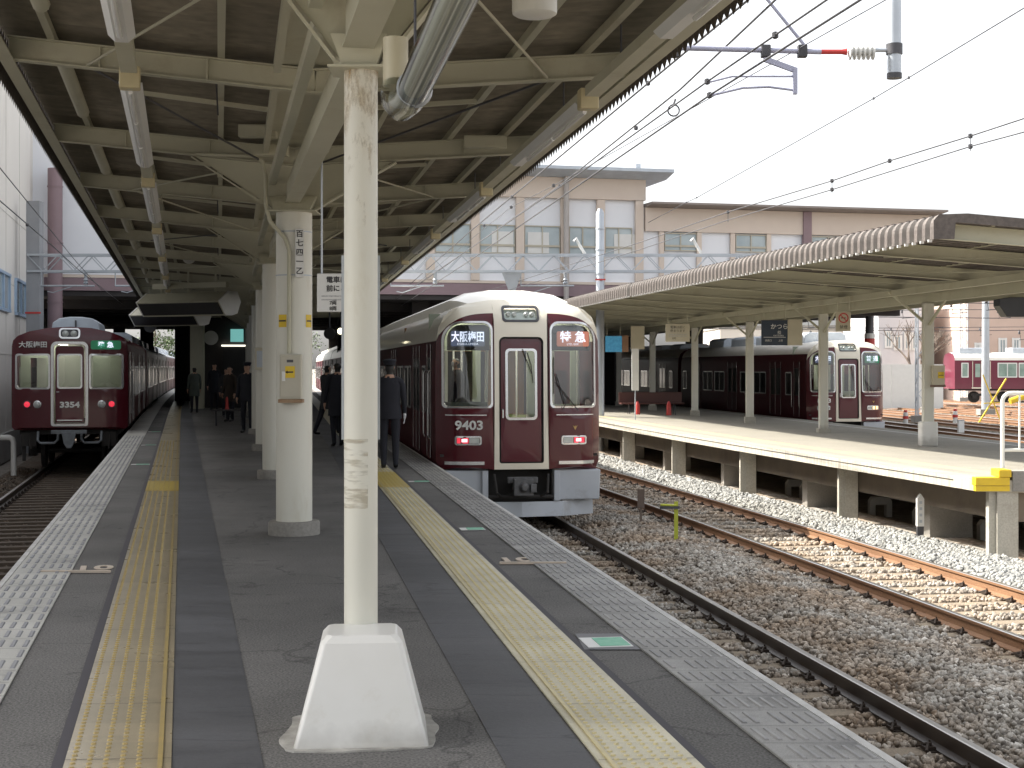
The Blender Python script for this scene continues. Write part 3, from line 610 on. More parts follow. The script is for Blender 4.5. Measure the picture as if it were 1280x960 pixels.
# white guard rail
p0 = Vector((edge2(YE) + 1.12, YE + 2.3, -.05))
t = thing('guard_rail', 'white tubular guard rail at the near end of the opposite platform', 'railing', p0)
b = MB(); b.tube([(0, 0, 0), (0, 0, 1.10)] + [(.14 - .14 * math.cos(R(a)), 0, 1.10 + .14 * math.sin(R(a))) for a in (15, 30, 45, 60, 75, 90)] + [(3.2, 0, 1.24)], .034, 12); b.build('top_rail', WHITE, t, smooth=True)
b = MB(); b.tube([(.03, 0, .34), (3.2, 0, .34)], .028, 10); b.build('bottom_rail', WHITE, t, smooth=True)
for k in range(13): MB().tube([(.27 + .24 * k, 0, .34), (.27 + .24 * k, 0, 1.21)], .017, 8).build('baluster', WHITE, t, smooth=True)
# ================================================================== CANOPY OVER THE NEAR PLATFORM
def zb(fx, L, V, Rr, zL, zV, zR):   # underside of beams
    return zV + (zL - zV) * (V - fx) / (V - L) if fx < V else zV + (zR - zV) * (fx - V) / (Rr - V)
def corr_roof(name, L, V, Rr, zL, zV, zR, y0, y1, pitch, amp, lift, mat, parent, over=.1, flat=False, label=None):
    b = MB(); n = int((y1 - y0) / pitch); prof = []
    for i in range(n):
        y = y0 + i * pitch
        if flat: prof += [(y, amp), (y + pitch * .38, amp), (y + pitch * .52, -amp), (y + pitch * .86, -amp)]
        else: prof += [(y, 0), (y + pitch * .25, amp), (y + pitch * .5, 0), (y + pitch * .75, -amp)]
    P = []
    for y, dz in prof:
        l, v, r = L(y) - over, V(y), Rr(y) + over
        P += [(l, y, zL + lift + dz), (v, y, zV + lift + dz), (r, y, zR + lift + dz)]
    k = len(prof); b.add(P, [(3 * i + j, 3 * i + j + 1, 3 * i + j + 4, 3 * i + j + 3) for i in range(k - 1) for j in (0, 1)])
    return b.build(name, mat, parent, recalc=False)
cL = lambda y: edgeL(y) + .06; cR = lambda y: edgeR(y) + .03
ZL, ZV, ZR = 3.77, 3.53, 3.65
can = thing('platform_canopy', 'cream steel butterfly canopy over the platform we stand on, brown corrugated roof', 'canopy', (0, 0, 0))
corr_roof('roof_sheet', cL, midc, cR, ZL, ZV, ZR, -16, 62, .13, .03, .285, ROOFU, can, .05)
for E_, sg_, Z_ in ((cL, -1, ZL), (cR, 1, ZR)):
    b = MB(); P = []; n_ = int(78 / .065)
    for i in range(n_):
        y = -16 + i * .065; dz = .028 if i % 2 else -.028
        P += [(E_(y) + sg_ * .02, y, Z_ + .24 + dz), (E_(y) + sg_ * .08, y, Z_ + .16 + dz), (E_(y) + sg_ * .115, y, Z_ + .015 + dz)]
    b.add(P, [(3 * i + j, 3 * i + j + 1, 3 * i + j + 4, 3 * i + j + 3) for i in range(n_ - 1) for j in (0, 1)]); b.build('corrugated_drip_edge', ROOFB, can, recalc=False)
BY = [-15.2, -11.6, -8, -4.5, -.8, 2.9, 6.66, 10.45] + [14.2 + 3.55 * k for k in range(14)]
CY = [14.2 + 7.1 * k for k in range(7)]
for y in BY:
    b = MB()
    for x0, z0, x1, z1 in ((midc(y), ZV, cL(y) + .05, ZL), (midc(y), ZV, cR(y) - .06, ZR)):
        b.ibeam((x0, y, z0), (x1, y, z1), .09, .17, .011)
        for f in (.35, .7):
            x = x0 + (x1 - x0) * f; z = z0 + (z1 - z0) * f; b.box(x - .006, x + .006, y - .04, y + .04, z + .012, z + .158)
    b.build('roof_beam', CREAM, can)
def along(b, f, z, w, h, y0, y1, n=24, m=0):
    Y = ys(y0, y1, n)
    for i in range(n): b.bar((f(Y[i]), Y[i], z), (f(Y[i + 1]), Y[i + 1], z), w, h, m)
def lerpx(a, c, t): return lambda y: a(y) + (c(y) - a(y)) * t
def purlin(name, f, z, w, h, mat=CREAM, y0=-6.5, y1=61, seg=1):
    b = MB(); along(b, f, z, w, h, y0, y1, 18); return b.build(name, mat, can)
for t in (.30, .62, .84):
    purlin('purlin', lerpx(midc, cL, t), ZV + (ZL - ZV) * t + .205, .05, .065); purlin('purlin', lerpx(midc, cR, t), ZV + (ZR - ZV) * t + .205, .05, .065)
b = MB(); along(b, lambda y: cL(y) + .0, ZL + .06, .012, .15, -6.5, 61); along(b, lambda y: cL(y) + .045, ZL - .01, .09, .012, -6.5, 61); b.build('edge_fascia', CREAM, can)
b = MB(); along(b, lambda y: cR(y) - .0, ZR + .06, .012, .15, -6.5, 61); along(b, lambda y: cR(y) - .045, ZR - .01, .09, .012, -6.5, 61); b.build('edge_fascia', CREAM, can)
# fat round purlin stubs near the left edge, flat soffit boards by the valley
for i, y in enumerate(BY[4:15]):
    b = MB(); f = lambda q: cL(q) + .42; b.tube([(f(y + .1), y + .1, ZL + .03), (f(y + 2.3), y + 2.3, ZL + .03)], .055, 10); b.build('edge_stiffener', CREAM, can, smooth=True)
    for sx_ in (-.28, .28):
        b = MB(); g_ = lambda q: midc(q) + sx_; b.bar((g_(y + .06), y + .06, ZV + .11), (g_(y + 3.4), y + 3.4, ZV + .11), .05, .08); b.build('inner_stringer', CREAM, can)
    for sd, E, Z in ((-1, cL, ZL), (1, cR, ZR)):
        q = y + 1.55; xa = midc(q) + sd * .28; xb = midc(q) + (E(q) - midc(q)) * .6
        b = MB(); b.bar((xa, q, ZV + .155), (xb, q, ZV + .155 + (Z - ZV) * .6), .04, .035); b.build('noggin', CREAM, can)
        q = y + 1.0; x0 = midc(q) + (E(q) - midc(q)) * .32
        b = MB(); b.tube([(x0, q, Z + .18), (x0 + .02, q + .01, ZV + .02)], .007, 6); b.build('hanger_rod', STEELD if i % 2 else CREAM, can)
# soffit boards either side of the valley gutter
b = MB(); Y = ys(-6, 60, 30)
for i in range(30):
    a, c = Y[i], Y[i + 1]
    b.hexa([(midc(a) - .26, a, ZV + .20), (midc(a) + .26, a, ZV + .20), (midc(c) + .26, c, ZV + .20), (midc(c) - .26, c, ZV + .20)], [(midc(a) - .26, a, ZV + .215), (midc(a) + .26, a, ZV + .215), (midc(c) + .26, c, ZV + .215), (midc(c) - .26, c, ZV + .215)])
b.build('valley_gutter', CREAM, can)
# diagonal tie rods
for i, (y0, y1) in enumerate(zip(BY[4:13], BY[5:14])):
    for E, Z, s in ((cL, ZL, 1), (cR, ZR, -1)):
        a = (lerpx(midc, E, .12)(y0), y0 + .05, ZV + .03); c = (lerpx(midc, E, .72)(y1), y1 - .05, ZV + (Z - ZV) * .72 + .02)
        if i % 2: a, c = (lerpx(midc, E, .72)(y0), y0 + .05, ZV + (Z - ZV) * .72 + .02), (lerpx(midc, E, .12)(y1), y1 - .05, ZV + .03)
        MB().tube([a, c], .010, 6).build('tie_rod', CREAM if i % 3 else STEELD, can)
# long girder on the column heads
CT = [(6.66, 2.94)] + [(y, 3.09) for y in CY]
seq = [(-.6, 2.94)] + CT
for (ya, za), (yb, zb_) in zip(seq, seq[1:]):
    b = MB(); a = Vector((midc(ya), ya + .12, za + .17)); c = Vector((midc(yb), yb - .12, zb_ + .17))
    b.bar(a, c, .11, .18); b.bar(a + Vector((-.19, 0, .12)), c + Vector((-.19, 0, .12)), .06, .09)
    b.bar(a + Vector((0, 0, -.094)), c + Vector((0, 0, -.094)), .14, .01); b.build('head_girder', CREAM, can)
# columns
def column(y, r, zt, mat, base=True, reach=.8, label=None):
    x = midc(y); b = MB(); n = 40
    b.tube([(0, 0, .0), (0, 0, zt * .3), (0, 0, zt * .7), (0, 0, zt)], r, 32)
    c = b.build('column', mat, can, smooth=True, loc=(x, y, 0)); tag(c, label)
    b = MB(); w = r + .05
    b.hexa([(-r, -r, zt), (r, -r, zt), (r, r, zt), (-r, r, zt)], [(-w, -.1, zt + .14), (w, -.1, zt + .14), (w, .1, zt + .14), (-w, .1, zt + .14)]); b.box(-w - .01, w + .01, -w, w, zt - .012, zt - .001)
    b.build('capital', CREAM, c)
    b = MB(); zL_ = ZV + (ZL - ZV) * reach / (x - cL(y)) + .0; zR_ = ZV + (ZR - ZV) * reach / (cR(y) - x)
    b.prism([(-r, zt + .02), (r, zt + .02), (reach, zR_ - .003), (0, ZV - .003), (-reach, zL_ - .003)], -.007, .007, 'y')
    b.bar((-r - .02, 0, zt + .0), (-reach - .03, 0, zL_ - .01), .10, .012, up=(0, 1, 0)) if False else b.bar((-r - .02, 0, zt + .01), (-reach - .03, 0, zL_ - .012), .10, .014)
    b.bar((r + .02, 0, zt + .01), (reach + .03, 0, zR_ - .012), .10, .014)
    b.build('haunch_bracket', CREAM, c)
    if base: 
        b = MB(); b.lathe([(r + .075, .0), (r + .075, .11), (r + .06, .13), (r, .131)], n=32); b.build('column_base', CONC, c, smooth=True)
    return c
c1 = column(6.66, .0755, 2.94, COLM, False, .55, 'slim off white column rising from the white concrete pedestal, rusty near its head')
# rust sleeve / scuffs on the first column (wear with a shape of its own)
b = MB(); n = 32
def shellp(z0, z1, a0, a1, r, mat, name, par):
    b = MB(); k = 14; P = []
    for z in (z0, z1):
        for i in range(k + 1):
            a = R(a0 + (a1 - a0) * i / k); P.append((r * math.cos(a), r * math.sin(a), z))
    b.add(P, [(i, i + 1, k + 2 + i, k + 1 + i) for i in range(k)]); return b.build(name, mat, par, smooth=True, recalc=False)
def wearmat():
    m = pm('rust bloom', (0.40, 0.26, 0.12), (0.50, 0.36, 0.18), 14, .7)
    nt = m.node_tree; n = nt.nodes; l = nt.links; b = n['Principled BSDF']
    tc = n.new('ShaderNodeTexCoord'); no = n.new('ShaderNodeTexNoise'); no.inputs['Scale'].default_value = 11; no.inputs['Detail'].default_value = 9; no.inputs['Roughness'].default_value = .75
    mp = n.new('ShaderNodeMapping'); mp.inputs['Scale'].default_value = (1.3, 1.3, .5); l.new(tc.outputs['Object'], mp.inputs[0]); l.new(mp.outputs[0], no.inputs['Vector'])
    gz = n.new('ShaderNodeSeparateXYZ'); l.new(tc.outputs['Generated'], gz.inputs[0])
    ml = n.new('ShaderNodeMath'); ml.operation = 'MULTIPLY_ADD'; ml.inputs[1].default_value = .16; ml.inputs[2].default_value = -.07; l.new(gz.outputs['Z'], ml.inputs[0])
    ad = n.new('ShaderNodeMath'); ad.operation = 'ADD'; l.new(no.outputs['Fac'], ad.inputs[0]); l.new(ml.outputs[0], ad.inputs[1])
    mr = n.new('ShaderNodeMapRange'); mr.inputs['From Min'].default_value = .55; mr.inputs['From Max'].default_value = .75; mr.inputs['To Max'].default_value = .62; l.new(ad.outputs[0], mr.inputs['Value'])
    l.new(mr.outputs[0], b.inputs['Alpha']); return m
RUST = wearmat()
shellp(2.05, 2.93, 170, 370, .0765, RUST, 'rust_bloom', c1)
def scuffm():
    m = pm('scuff marks', (0.42, 0.33, 0.20), (0.5, 0.42, 0.28), 14, .7); nt = m.node_tree; n = nt.nodes; l = nt.links
    tc = n.new('ShaderNodeTexCoord'); mp = n.new('ShaderNodeMapping'); mp.inputs['Scale'].default_value = (4, 4, 22); mp.inputs['Rotation'].default_value = (0, .25, 0)
    no = n.new('ShaderNodeTexNoise'); no.inputs['Scale'].default_value = 2.2; no.inputs['Detail'].default_value = 5; l.new(tc.outputs['Object'], mp.inputs[0]); l.new(mp.outputs[0], no.inputs['Vector'])
    mr = n.new('ShaderNodeMapRange'); mr.inputs['From Min'].default_value = .48; mr.inputs['From Max'].default_value = .62; mr.inputs['To Max'].default_value = .36; l.new(no.outputs['Fac'], mr.inputs['Value']); l.new(mr.outputs[0], n['Principled BSDF'].inputs['Alpha']); return m
shellp(.97, 1.28, 195, 300, .0765, scuffm(), 'scuff_marks', c1)
labs = ['thick cream column with electrical box and character plate', 'second thick column behind the one with the electrical box', 'third thick column in the row', None, None, None, None]
COLS = []
for i, y in enumerate(CY): COLS.append(column(y, .172, 3.09, COLM, True, .95, labs[i]))
# white pedestal
t = thing('column_pedestal', 'big white painted tapered concrete pedestal around the nearest column', 'pedestal', (-.655, 6.47, 0), R(5))
b = MB(); P = []
def oct_(w, d, c, z): return [(-w + c, -d, z), (w - c, -d, z), (w, -d + c, z), (w, d - c, z), (w - c, d, z), (-w + c, d, z), (-w, d - c, z), (-w, -d + c, z)]
lv = [oct_(.285, .285, .012, 0), oct_(.275, .275, .012, .03), oct_(.175, .175, .02, .425), oct_(.15, .15, .03, .455)]
for q in lv: b.v += q
for k in range(3):
    for i in range(8): b.f.append([k * 8 + i, k * 8 + (i + 1) % 8, (k + 1) * 8 + (i + 1) % 8, (k + 1) * 8 + i]); b.m.append(0)
b.f.append(list(range(24, 32))); b.m.append(0); b.f.append(list(range(8))[::-1]); b.m.append(0)
b.build('pedestal_body', WHITE, t, bevel=.006)
b = MB(); P = [(0, 0, .0085)]; n = 60
for i in range(n):
    a = 2 * math.pi * i / n; m_ = max(abs(math.cos(a)), abs(math.sin(a))); r = .285 / m_ + .012 + .014 * (1 + math.sin(3 * a + 1)) + .007 * (1 + math.sin(9 * a)) + .055 * math.exp(-((a - 3.4) / .32) ** 2)
    P.append((r * math.cos(a), r * math.sin(a), .0085))
b.add(P, [(0, 1 + i, 1 + (i + 1) % n) for i in range(n)]); b.add([(x, y, .0005) for x, y, z in P[1:]], []); k = len(P)
b.f += [[1 + i, k + i, k + (i + 1) % n, 1 + (i + 1) % n] for i in range(n)]; b.m += [0] * n
b.build('cement_skirt', CEMENT, t)
# strip lights
lb = ['above the left edge of our platform', 'above the right edge of our platform']
ords = ['nearest', 'second', 'third', 'fourth', 'fifth', 'sixth', 'seventh', 'eighth']
def striplight(f, y, lab, grp, ln, z=3.45):
    ang = math.atan2(-(f(y + 3) - f(y)), 3); t = thing('strip_light', lab, 'strip light', (f(y), y, z), ang, grp)
    MB().box(-.065, .065, -.06, .06, -.075, .065).build('end_box', LBOX, t, bevel=.008)
    b = MB(); b.box(-.05, .05, .062, 5.07, -.01, .06); b.build('duct', CREAM, t)
    b = MB(); b.hexa([(-.035, .09, -.05), (.035, .09, -.05), (.035, ln, -.05), (-.035, ln, -.05)], [(-.075, .09, -.012), (.075, .09, -.012), (.075, ln, -.012), (-.075, ln, -.012)]); b.build('reflector', SIGNW, t)
    for e in range(int(ln / 1.22)):
        MB().tube([(0, .12 + e * 1.22, -.072), (0, .12 + e * 1.22 + 1.18, -.072)], .016, 8).build('tube', TUBEP, t, smooth=True)
    MB().lathe([(.02, -.076), (.02, -.0745)], n=12).build('bolt', CREAM, t)
    for q in (.9, 4.2): MB().tube([(0, q, .06), (0, q, .28)], .007, 6).build('hanger_rod', STEELD, t)
for i in range(-1, 7):
    striplight(lambda y: edgeL(y) + 1.0, 9.45 + 5.15 * i, 'strip light %s, %s' % (lb[0], ords[i + 1] + (' to the camera' if i < 0 else ' from the camera')), 'strip lights over the left platform edge', 4.0)
    striplight(lambda y: edgeR(y) - .365, 10.2 + 5.15 * i, 'strip light %s, %s' % (lb[1], ords[i + 1] + (' to the camera' if i < 0 else ' from the camera')), 'strip lights over the right platform edge', 3.1)
# drain pipe in clear sleeve, grey end, cylinder
t = thing('clear_drain_pipe', 'clear plastic sleeved pipe with pink tape hanging beside the head of the nearest column', 'pipe', (-.46, 5.85, 2.63))
pts = [(0, .0, .36), (0, 0, .06), (.012, -.05, .015), (.05, -.16, 0), (.62, -3.6, .06)]
MB().tube([(0, 0, .27), (0, 0, .08)], .05, 20).build('riser', CAMH, t, smooth=True)
MB().tube([(0, 0.0, .08), (.004, -.03, .02), (.03, -.10, -.015), (.07, -.2, -.005), (.62, -3.6, .06)], .060, 20, caps=False).build('clear_sleeve', CLEARP, t, smooth=True)
MB().tube([(.012, -.06, .02), (.07, -.2, -.002), (.62, -3.6, .062)], .038, 16).build('inner_pipe', PVC, t, smooth=True)
for q, s in ((.16, .012), (.52, .01)):
    MB().box(-.012, .012, -.04, .04, -.001, .001, M=Matrix.Translation((.075 + q * .16 - .0, -.2 - q, .062))).build('tape', PINK, t)
MB().tube([(.1, -.35, .07), (.1, -.35, .9)], .006, 6).build('hanger', STEELD, t)
b = MB(); b.lathe([(.066, -.03), (.066, .03)], n=20, M=Matrix.Translation((.098, -.35, .004)) @ Matrix.Rotation(R(90), 4, 'X')); b.build('clamp', STEEL, t, smooth=True)
t = thing('speaker_housing', 'cream cylindrical loudspeaker housing hanging under the roof near the top of the picture', 'loudspeaker', (.09, 5.9, 3.0))
MB().lathe([(.075, .0), (.088, .008), (.09, .02), (.09, .16), (.07, .18)], n=28).build('drum', PVC, t, smooth=True)
MB().lathe([(.062, .18), (.062, .24), (.03, .25), (.03, .95)], n=20).build('mounting_collar', CREAM, t, smooth=True)
# junction boxes & conduits on beams
for i, (x, y, z, w) in enumerate([(-2.27, 13.9, 3.58, .34), (-2.30, 13.4, 3.68, .34), (-.25, 13.9, 3.66, .4)]):
    t = thing('junction_box', ['lower cream junction box on the underside of the canopy left of the big column', 'upper cream junction box on the underside of the canopy left of the big column', 'long cream junction box right of the column line'][i], 'junction box', (x, y, z))
    MB().box(-w / 2, w / 2, -.06, .06, 0, .11).build('box', CREAM, t, bevel=.006); MB().box(-w / 2 + .02, w / 2 - .02, -.066, -.061, .015, .095).build('lid', CREAM, t)
x2 = midc(14.2); a = Vector((x2, 14.2, 0))
t = thing('conduit', 'bent cream conduit running from the canopy down the big column to its electrical box', 'conduit', a)
b = MB(); b.tube([(-.9, -.19, 3.62), (-.35, -.19, 3.60), (-.27, -.19, 3.55), (-.24, -.19, 3.4), (-.24, -.19, 3.12), (-.20, -.19, 2.98), (-.06, -.20, 2.82), (-.02, -.20, 2.7), (-.02, -.20, 1.73)], .019, 10); b.build('pipe', CREAM, t, smooth=True)
# electrical box on the big column
t = thing('electrical_box', 'grey steel electrical box with yellow arrow label on the thick column', 'electrical box', (x2 + .005, 14.2 - .235, 1.30))
MB().box(-.10, .10, -.055, .06, 0, .42).build('case', pm('grey beige box', (.50, .47, .38), (.45, .42, .34), 3, .5), t, bevel=.006)
MB().box(-.088, .088, -.062, -.0555, .02, .40).build('door', MATS['grey beige box'], t, bevel=.003)
MB().box(-.045, .045, -.0665, -.0625, .20, .31).build('yellow_label', YEL, t)
b = MB(); b.box(-.035, .03, -.0685, -.067, .247, .261); b.prism([(-.045, .254), (-.022, .238), (-.022, .27)], -.0685, -.067, 'y'); b.build('arrow', INK, t)
MB().box(-.075, -.045, -.07, -.063, .17, .26).build('white_tag', SIGNW, t)
MB().box(-.115, .115, -.05, .07, -.035, -.002).build('rusty_bracket', pm('rusty bracket', (.25, .14, .07), (.35, .25, .16), 8, .8), t)
MB().box(-.03, .03, -.0675, -.0625, .345, .37).build('nameplate', STEELD, t)
# column plates and stickers
def curved(name, z0, z1, a0, a1, r, mat, par): return shellp(z0, z1, a0, a1, r, mat, name, par)
cc = COLS[0]
curved('yellow_sticker', 1.98, 2.10, 222, 254, .1745, YEL, cc); curved('yellow_sticker', 1.98, 2.10, 318, 348, .1745, YEL, cc)
curved('sticker_bar', 2.033, 2.048, 224, 252, .1765, INK, cc); curved('sticker_bar', 2.033, 2.048, 321, 346, .1765, INK, cc)
curved('band', 2.47, 2.482, 190, 350, .177, STEEL, cc); curved('band', 2.885, 2.897, 190, 350, .177, STEEL, cc)
t = thing('number_plate', 'narrow white plate of stacked characters strapped to the thick column', 'plate', (x2 + .075, 14.2 - .178, 2.45), R(20))
MB().box(-.04, .04, -.012, .004, 0, .46).build('plate', SIGNW, t)
for i, ch in enumerate('百七四一乙'): text('character', ch, .072, facing(0, -.015, .41 - .088 * i), INK, t, .0015, bold=.001)
# poster boards fixed behind nearest column, edge on
t = thing('poster_board', 'tall poster board fixed behind the nearest slim column, only its edges showing', 'poster board', (-.690, 6.75, 1.28), R(5.8))
MB().box(-.081, .081, 0, .018, 0, .82).build('board', pm('poster mauve edge', (.30, .27, .35), None, 4, .4), t); 
b = MB()
for s in (-.0815, .0815): b.box(s - .006, s + .006, -.006, .024, -.01, .83)
b.build('frame', STEEL, t)
for z in (.1, .7): MB().box(-.03, .03, -.03, -.001, z, z + .03).build('bracket', STEEL, t)
# hanging notice
t = thing('hanging_notice', 'white hanging notice with black Japanese writing behind the slim column', 'sign', (0, 0, 0))
p = atY(432, 366, 11.2); t.location = p
MB().box(-.215, .215, -.015, .015, -.145, .145).build('board', SIGNW, t, bevel=.004)
for x in (-.18, .18): MB().tube([(x, 0, .145), (x, 0, 3.62 - p.z)], .008, 6).build('hanger_rod', STEEL, t)
b = MB(); text('lettering', '電車は', .052, facing(-.145, -.017, .095), INK, t, .001, 'LEFT', bold=.0012); text('lettering', '前にとまります', .062, facing(-.14, -.017, .03), INK, t, .001, 'LEFT', bold=.0012, sx=.95) if False else text('lettering', '前にと', .052, facing(-.145, -.017, .03), INK, t, .001, 'LEFT', bold=.0012)
for z, s in ((-.025, .022), (-.052, .022)): text('small_lettering', '足元の乗車位置でお待ちください', s, facing(-.19, -.017, z), INK, t, .001, 'LEFT') if False else MB().box(-.18, .15, -.017, -.0155, z - .006, z + .004).build('small_line', pm('thin grey lines', (.25, .25, .25), (.6, .6, .6), 60, .5) if 'thin grey lines' not in MATS else MATS['thin grey lines'], t)
text('lettering', '7両', .036, facing(-.12, -.017, -.078), INK, t, .001, 'LEFT', bold=.0008); text('lettering', '8両', .036, facing(-.12, -.017, -.120), INK, t, .001, 'LEFT', bold=.0008)
# departure displays with hoods
def display(y, lab, w, x, sc=1):
    t = thing('departure_display', lab, 'display', (x, y, 2.74), R(-26), 'hooded departure displays under our canopy')
    pr = [(-.10, 0), (-.34, .30), (.0, .52), (.30, .52), (.42, .30), (.30, .05), (.1, 0)]
    MB().prism([(a * sc, b_ * sc) for a, b_ in pr], -w / 2, w / 2, 'x').build('hood', CREAM, t)
    for s in (-1, 1): MB().prism([(a * sc * 1.03, b_ * sc * 1.03) for a, b_ in pr], s * w / 2 + min(0, s * .03), s * w / 2 + max(0, s * .03), 'x').build('end_panel', SIGNW, t)
    b = MB(); b.hexa([(-w / 2 + .03, -.10 * sc - .05, .02 * sc), (w / 2 - .03, -.10 * sc - .05, .02 * sc), (w / 2 - .03, -.34 * sc - .012, .27 * sc), (-w / 2 + .03, -.34 * sc - .012, .27 * sc)],
                     [(-w / 2 + .03, -.10 * sc + .0, .03 * sc), (w / 2 - .03, -.10 * sc + .0, .03 * sc), (w / 2 - .03, -.30 * sc, .28 * sc), (-w / 2 + .03, -.30 * sc, .28 * sc)]); b.build('screen', BLACK, t)
    MB().box(-w / 2 + .15, w / 2 - .05, .0, .1, .62, .74).build('top_rail', CREAM, t)
    for x_ in (-w / 3, 0, w / 3): MB().tube([(x_, .05, .5), (x_, .05, 1.08)], .02, 8).build('hanger', CREAM, t)
    return t
display(33, 'nearest hooded departure display, cream hood with white hexagonal end panel', 2.25, -7.25)
display(41, 'smaller looking hooded departure display hanging just behind the first', 2.2, -9.5, 1)
# small round speaker + hanging fittings in front of displays
t = thing('horn_speaker', 'small pale horn loudspeaker under the canopy above the first departure display', 'loudspeaker', atY(238, 322, 30))
MB().lathe([(.05, 0), (.13, .12), (.14, .13), (.13, .14)], n=20, M=Matrix.Rotation(R(90), 4, 'X')).build('horn', PVC, t, smooth=True); MB().tube([(0, 0, 0), (0, 0, .5)], .015, 8).build('stem', PVC, t)

# ================================================================== OPPOSITE CANOPY
e2 = lambda y: edge2(y) - .05 if y > 40 else edge2(y) + .0
can2 = thing('opposite_canopy', 'cream steel canopy with dark brown ribbed fringe over the opposite platform', 'canopy', (0, 0, 0))
m2 = mid2; f2 = lambda y: far2(y) - .1
AL, AV, AR = 3.55, 3.22, 3.38
Y0C, Y1C = 22.2, 92
corr_roof('roof_sheet', e2, m2, f2, AL, AV, AR, Y0C, Y1C, .26, .05, .30, ROOFB, can2, .0, True)
# rounded ribbed eaves
def eave(E, sgn, Z, name):
    b = MB(); pr = []
    n = int((Y1C - Y0C) / .26)
    for i in range(n):
        y = Y0C + i * .26; pr += [(y, 1), (y + .10, 1), (y + .135, 0), (y + .225, 0)]
    P = []; q = 6
    for y, on in pr:
        o_ = .05 if on else -.03
        for j in range(q + 1):
            if j < q: a = R(90 - 90 * j / (q - 1)); x = (.11 + o_ * 1.0) * math.cos(a); z = -.02 + (.14 + o_) * math.sin(a) + .18
            else: x = .11 + o_; z = -.03
            P.append((E(y) + sgn * (x - .05), y, Z + z))
    k = len(pr); b.add(P, [(i * (q + 1) + j, i * (q + 1) + j + 1, (i + 1) * (q + 1) + j + 1, (i + 1) * (q + 1) + j) for i in range(k - 1) for j in range(q)])
    for i, f_ in enumerate(b.f): b.m[i] = 1 if (i // q) % 4 == 3 else 0
    b.build(name, [ROOFB, pm('pale rib', (.20, .18, .165), (.15, .135, .12), 9, .6) if 'pale rib' not in MATS else MATS['pale rib']], can2, recalc=False)
eave(e2, -1, AL, 'ribbed_fringe'); eave(f2, 1, AR, 'ribbed_fringe')
b = MB()
for i in range(int((Y1C - Y0C) / .26)):
    y = Y0C + i * .26 + .18; b.box(e2(y) - .10, e2(y) - .045, y - .012, y + .03, AL - .06, AL - .02)
o = b.build('fringe_clips', SIGNW, can2, recalc=False); o['kind'] = 'stuff'
b = MB(); b.prism([(e2(Y0C) - .11, AL - .03), (e2(Y0C) - .11, AL + .25), (e2(Y0C) - .03, AL + .34), (e2(Y0C) + .4, AL + .355), (m2(Y0C), AV + .37), (f2(Y0C) + .1, AR + .37), (f2(Y0C) + .1, AR + .24), (m2(Y0C), AV + .25), (e2(Y0C) + .22, AL + .22), (e2(Y0C) + .2, AL - .03)], Y0C - .03, Y0C - .005, 'y'); b.build('end_flashing', ROOFB, can2)
by2 = [Y0C + .25] + [25.4 + 3.35 * k for k in range(20)]
for y in by2:
    b = MB(); b.ibeam((m2(y), y, AV), (e2(y) + .05, y, AL), .1, .24, .012); b.ibeam((m2(y), y, AV), (f2(y) - .05, y, AR), .1, .24, .012); b.build('roof_beam', CREAM, can2)
for t_ in (.25, .5, .78):
    b = MB(); f = lerpx(m2, e2, t_); along(b, f, AV + (AL - AV) * t_ + .262, .05, .04, Y0C + .1, Y1C, 16); b.build('purlin', CREAM, can2)
    b = MB(); f = lerpx(m2, f2, t_); along(b, f, AV + (AR - AV) * t_ + .262, .05, .04, Y0C + .1, Y1C, 16); b.build('purlin', CREAM, can2)
b = MB(); along(b, lambda y: m2(y) - .75, AV - .02, .13, .13, Y0C + 2.5, Y1C, 16); b.build('cable_duct', CREAM, can2)
b = MB(); along(b, lambda y: f2(y) - .35, AR - .12, .10, .10, Y0C + 1, Y1C, 16); b.build('cable_duct', CREAM, can2)
b = MB(); along(b, lambda y: m2(y), AV - .12, .14, .2, Y0C + .3, Y1C, 16); b.build('head_girder', CREAM, can2)
for i, y in enumerate([32.1 + 6.7 * k for k in range(9)]):
    x = m2(y); b = MB(); w = .115; b.box(-w, w, -.10, .10, -.10, AV - .22)
    c = b.build('column', COLM, can2, loc=(x, y, 0), bevel=.03)
    if i == 0: b = MB(); b.box(-.18, .18, -.17, .17, -.12, .42); b.build('column_base', WHITE, c, bevel=.04)
    else: b = MB(); b.box(-.16, .16, -.15, .15, -.12, .0 if i == 1 else .08); b.build('column_base', CONCP, c, bevel=.01)
    b = MB()
    b.bar((-.10, 0, AV - .62), (-.85, 0, AV + .02), .07, .05)
    b.bar((0, -.10, AV - .70), (.12, -.9, AV - .2), .05, .04)
    b.build('knee_brace', CREAM, c)
b = MB()
for i in range(12):
    y = 23 + 3.35 * i; b.bar((lerpx(m2, e2, .15)(y), y, AV + .05), (lerpx(m2, e2, .8)(y + 3), y + 3, AL - .02), .02, .02)
b.build('tie_rods', CREAM, can2)
# signal repeater hood, black
t = thing('signal_lamp', 'black hooded signal lamp hanging from the end of the opposite canopy', 'signal', atY(1262, 384, 24.6))
b = MB(); b.prism([(-.22, .13), (-.22, .02), (-.10, -.16), (.35, -.16), (.35, .16), (-.05, .16)], -.16, .16, 'y'); b.build('hood', BLACK, t, bevel=.01)
MB().box(.351, .60, -.19, .19, -.17, .17).build('case', BLACK, t, bevel=.01)
MB().tube([(.3, 0, .16), (.3, 0, .62)], .025, 8).build('stem', CREAM, t)
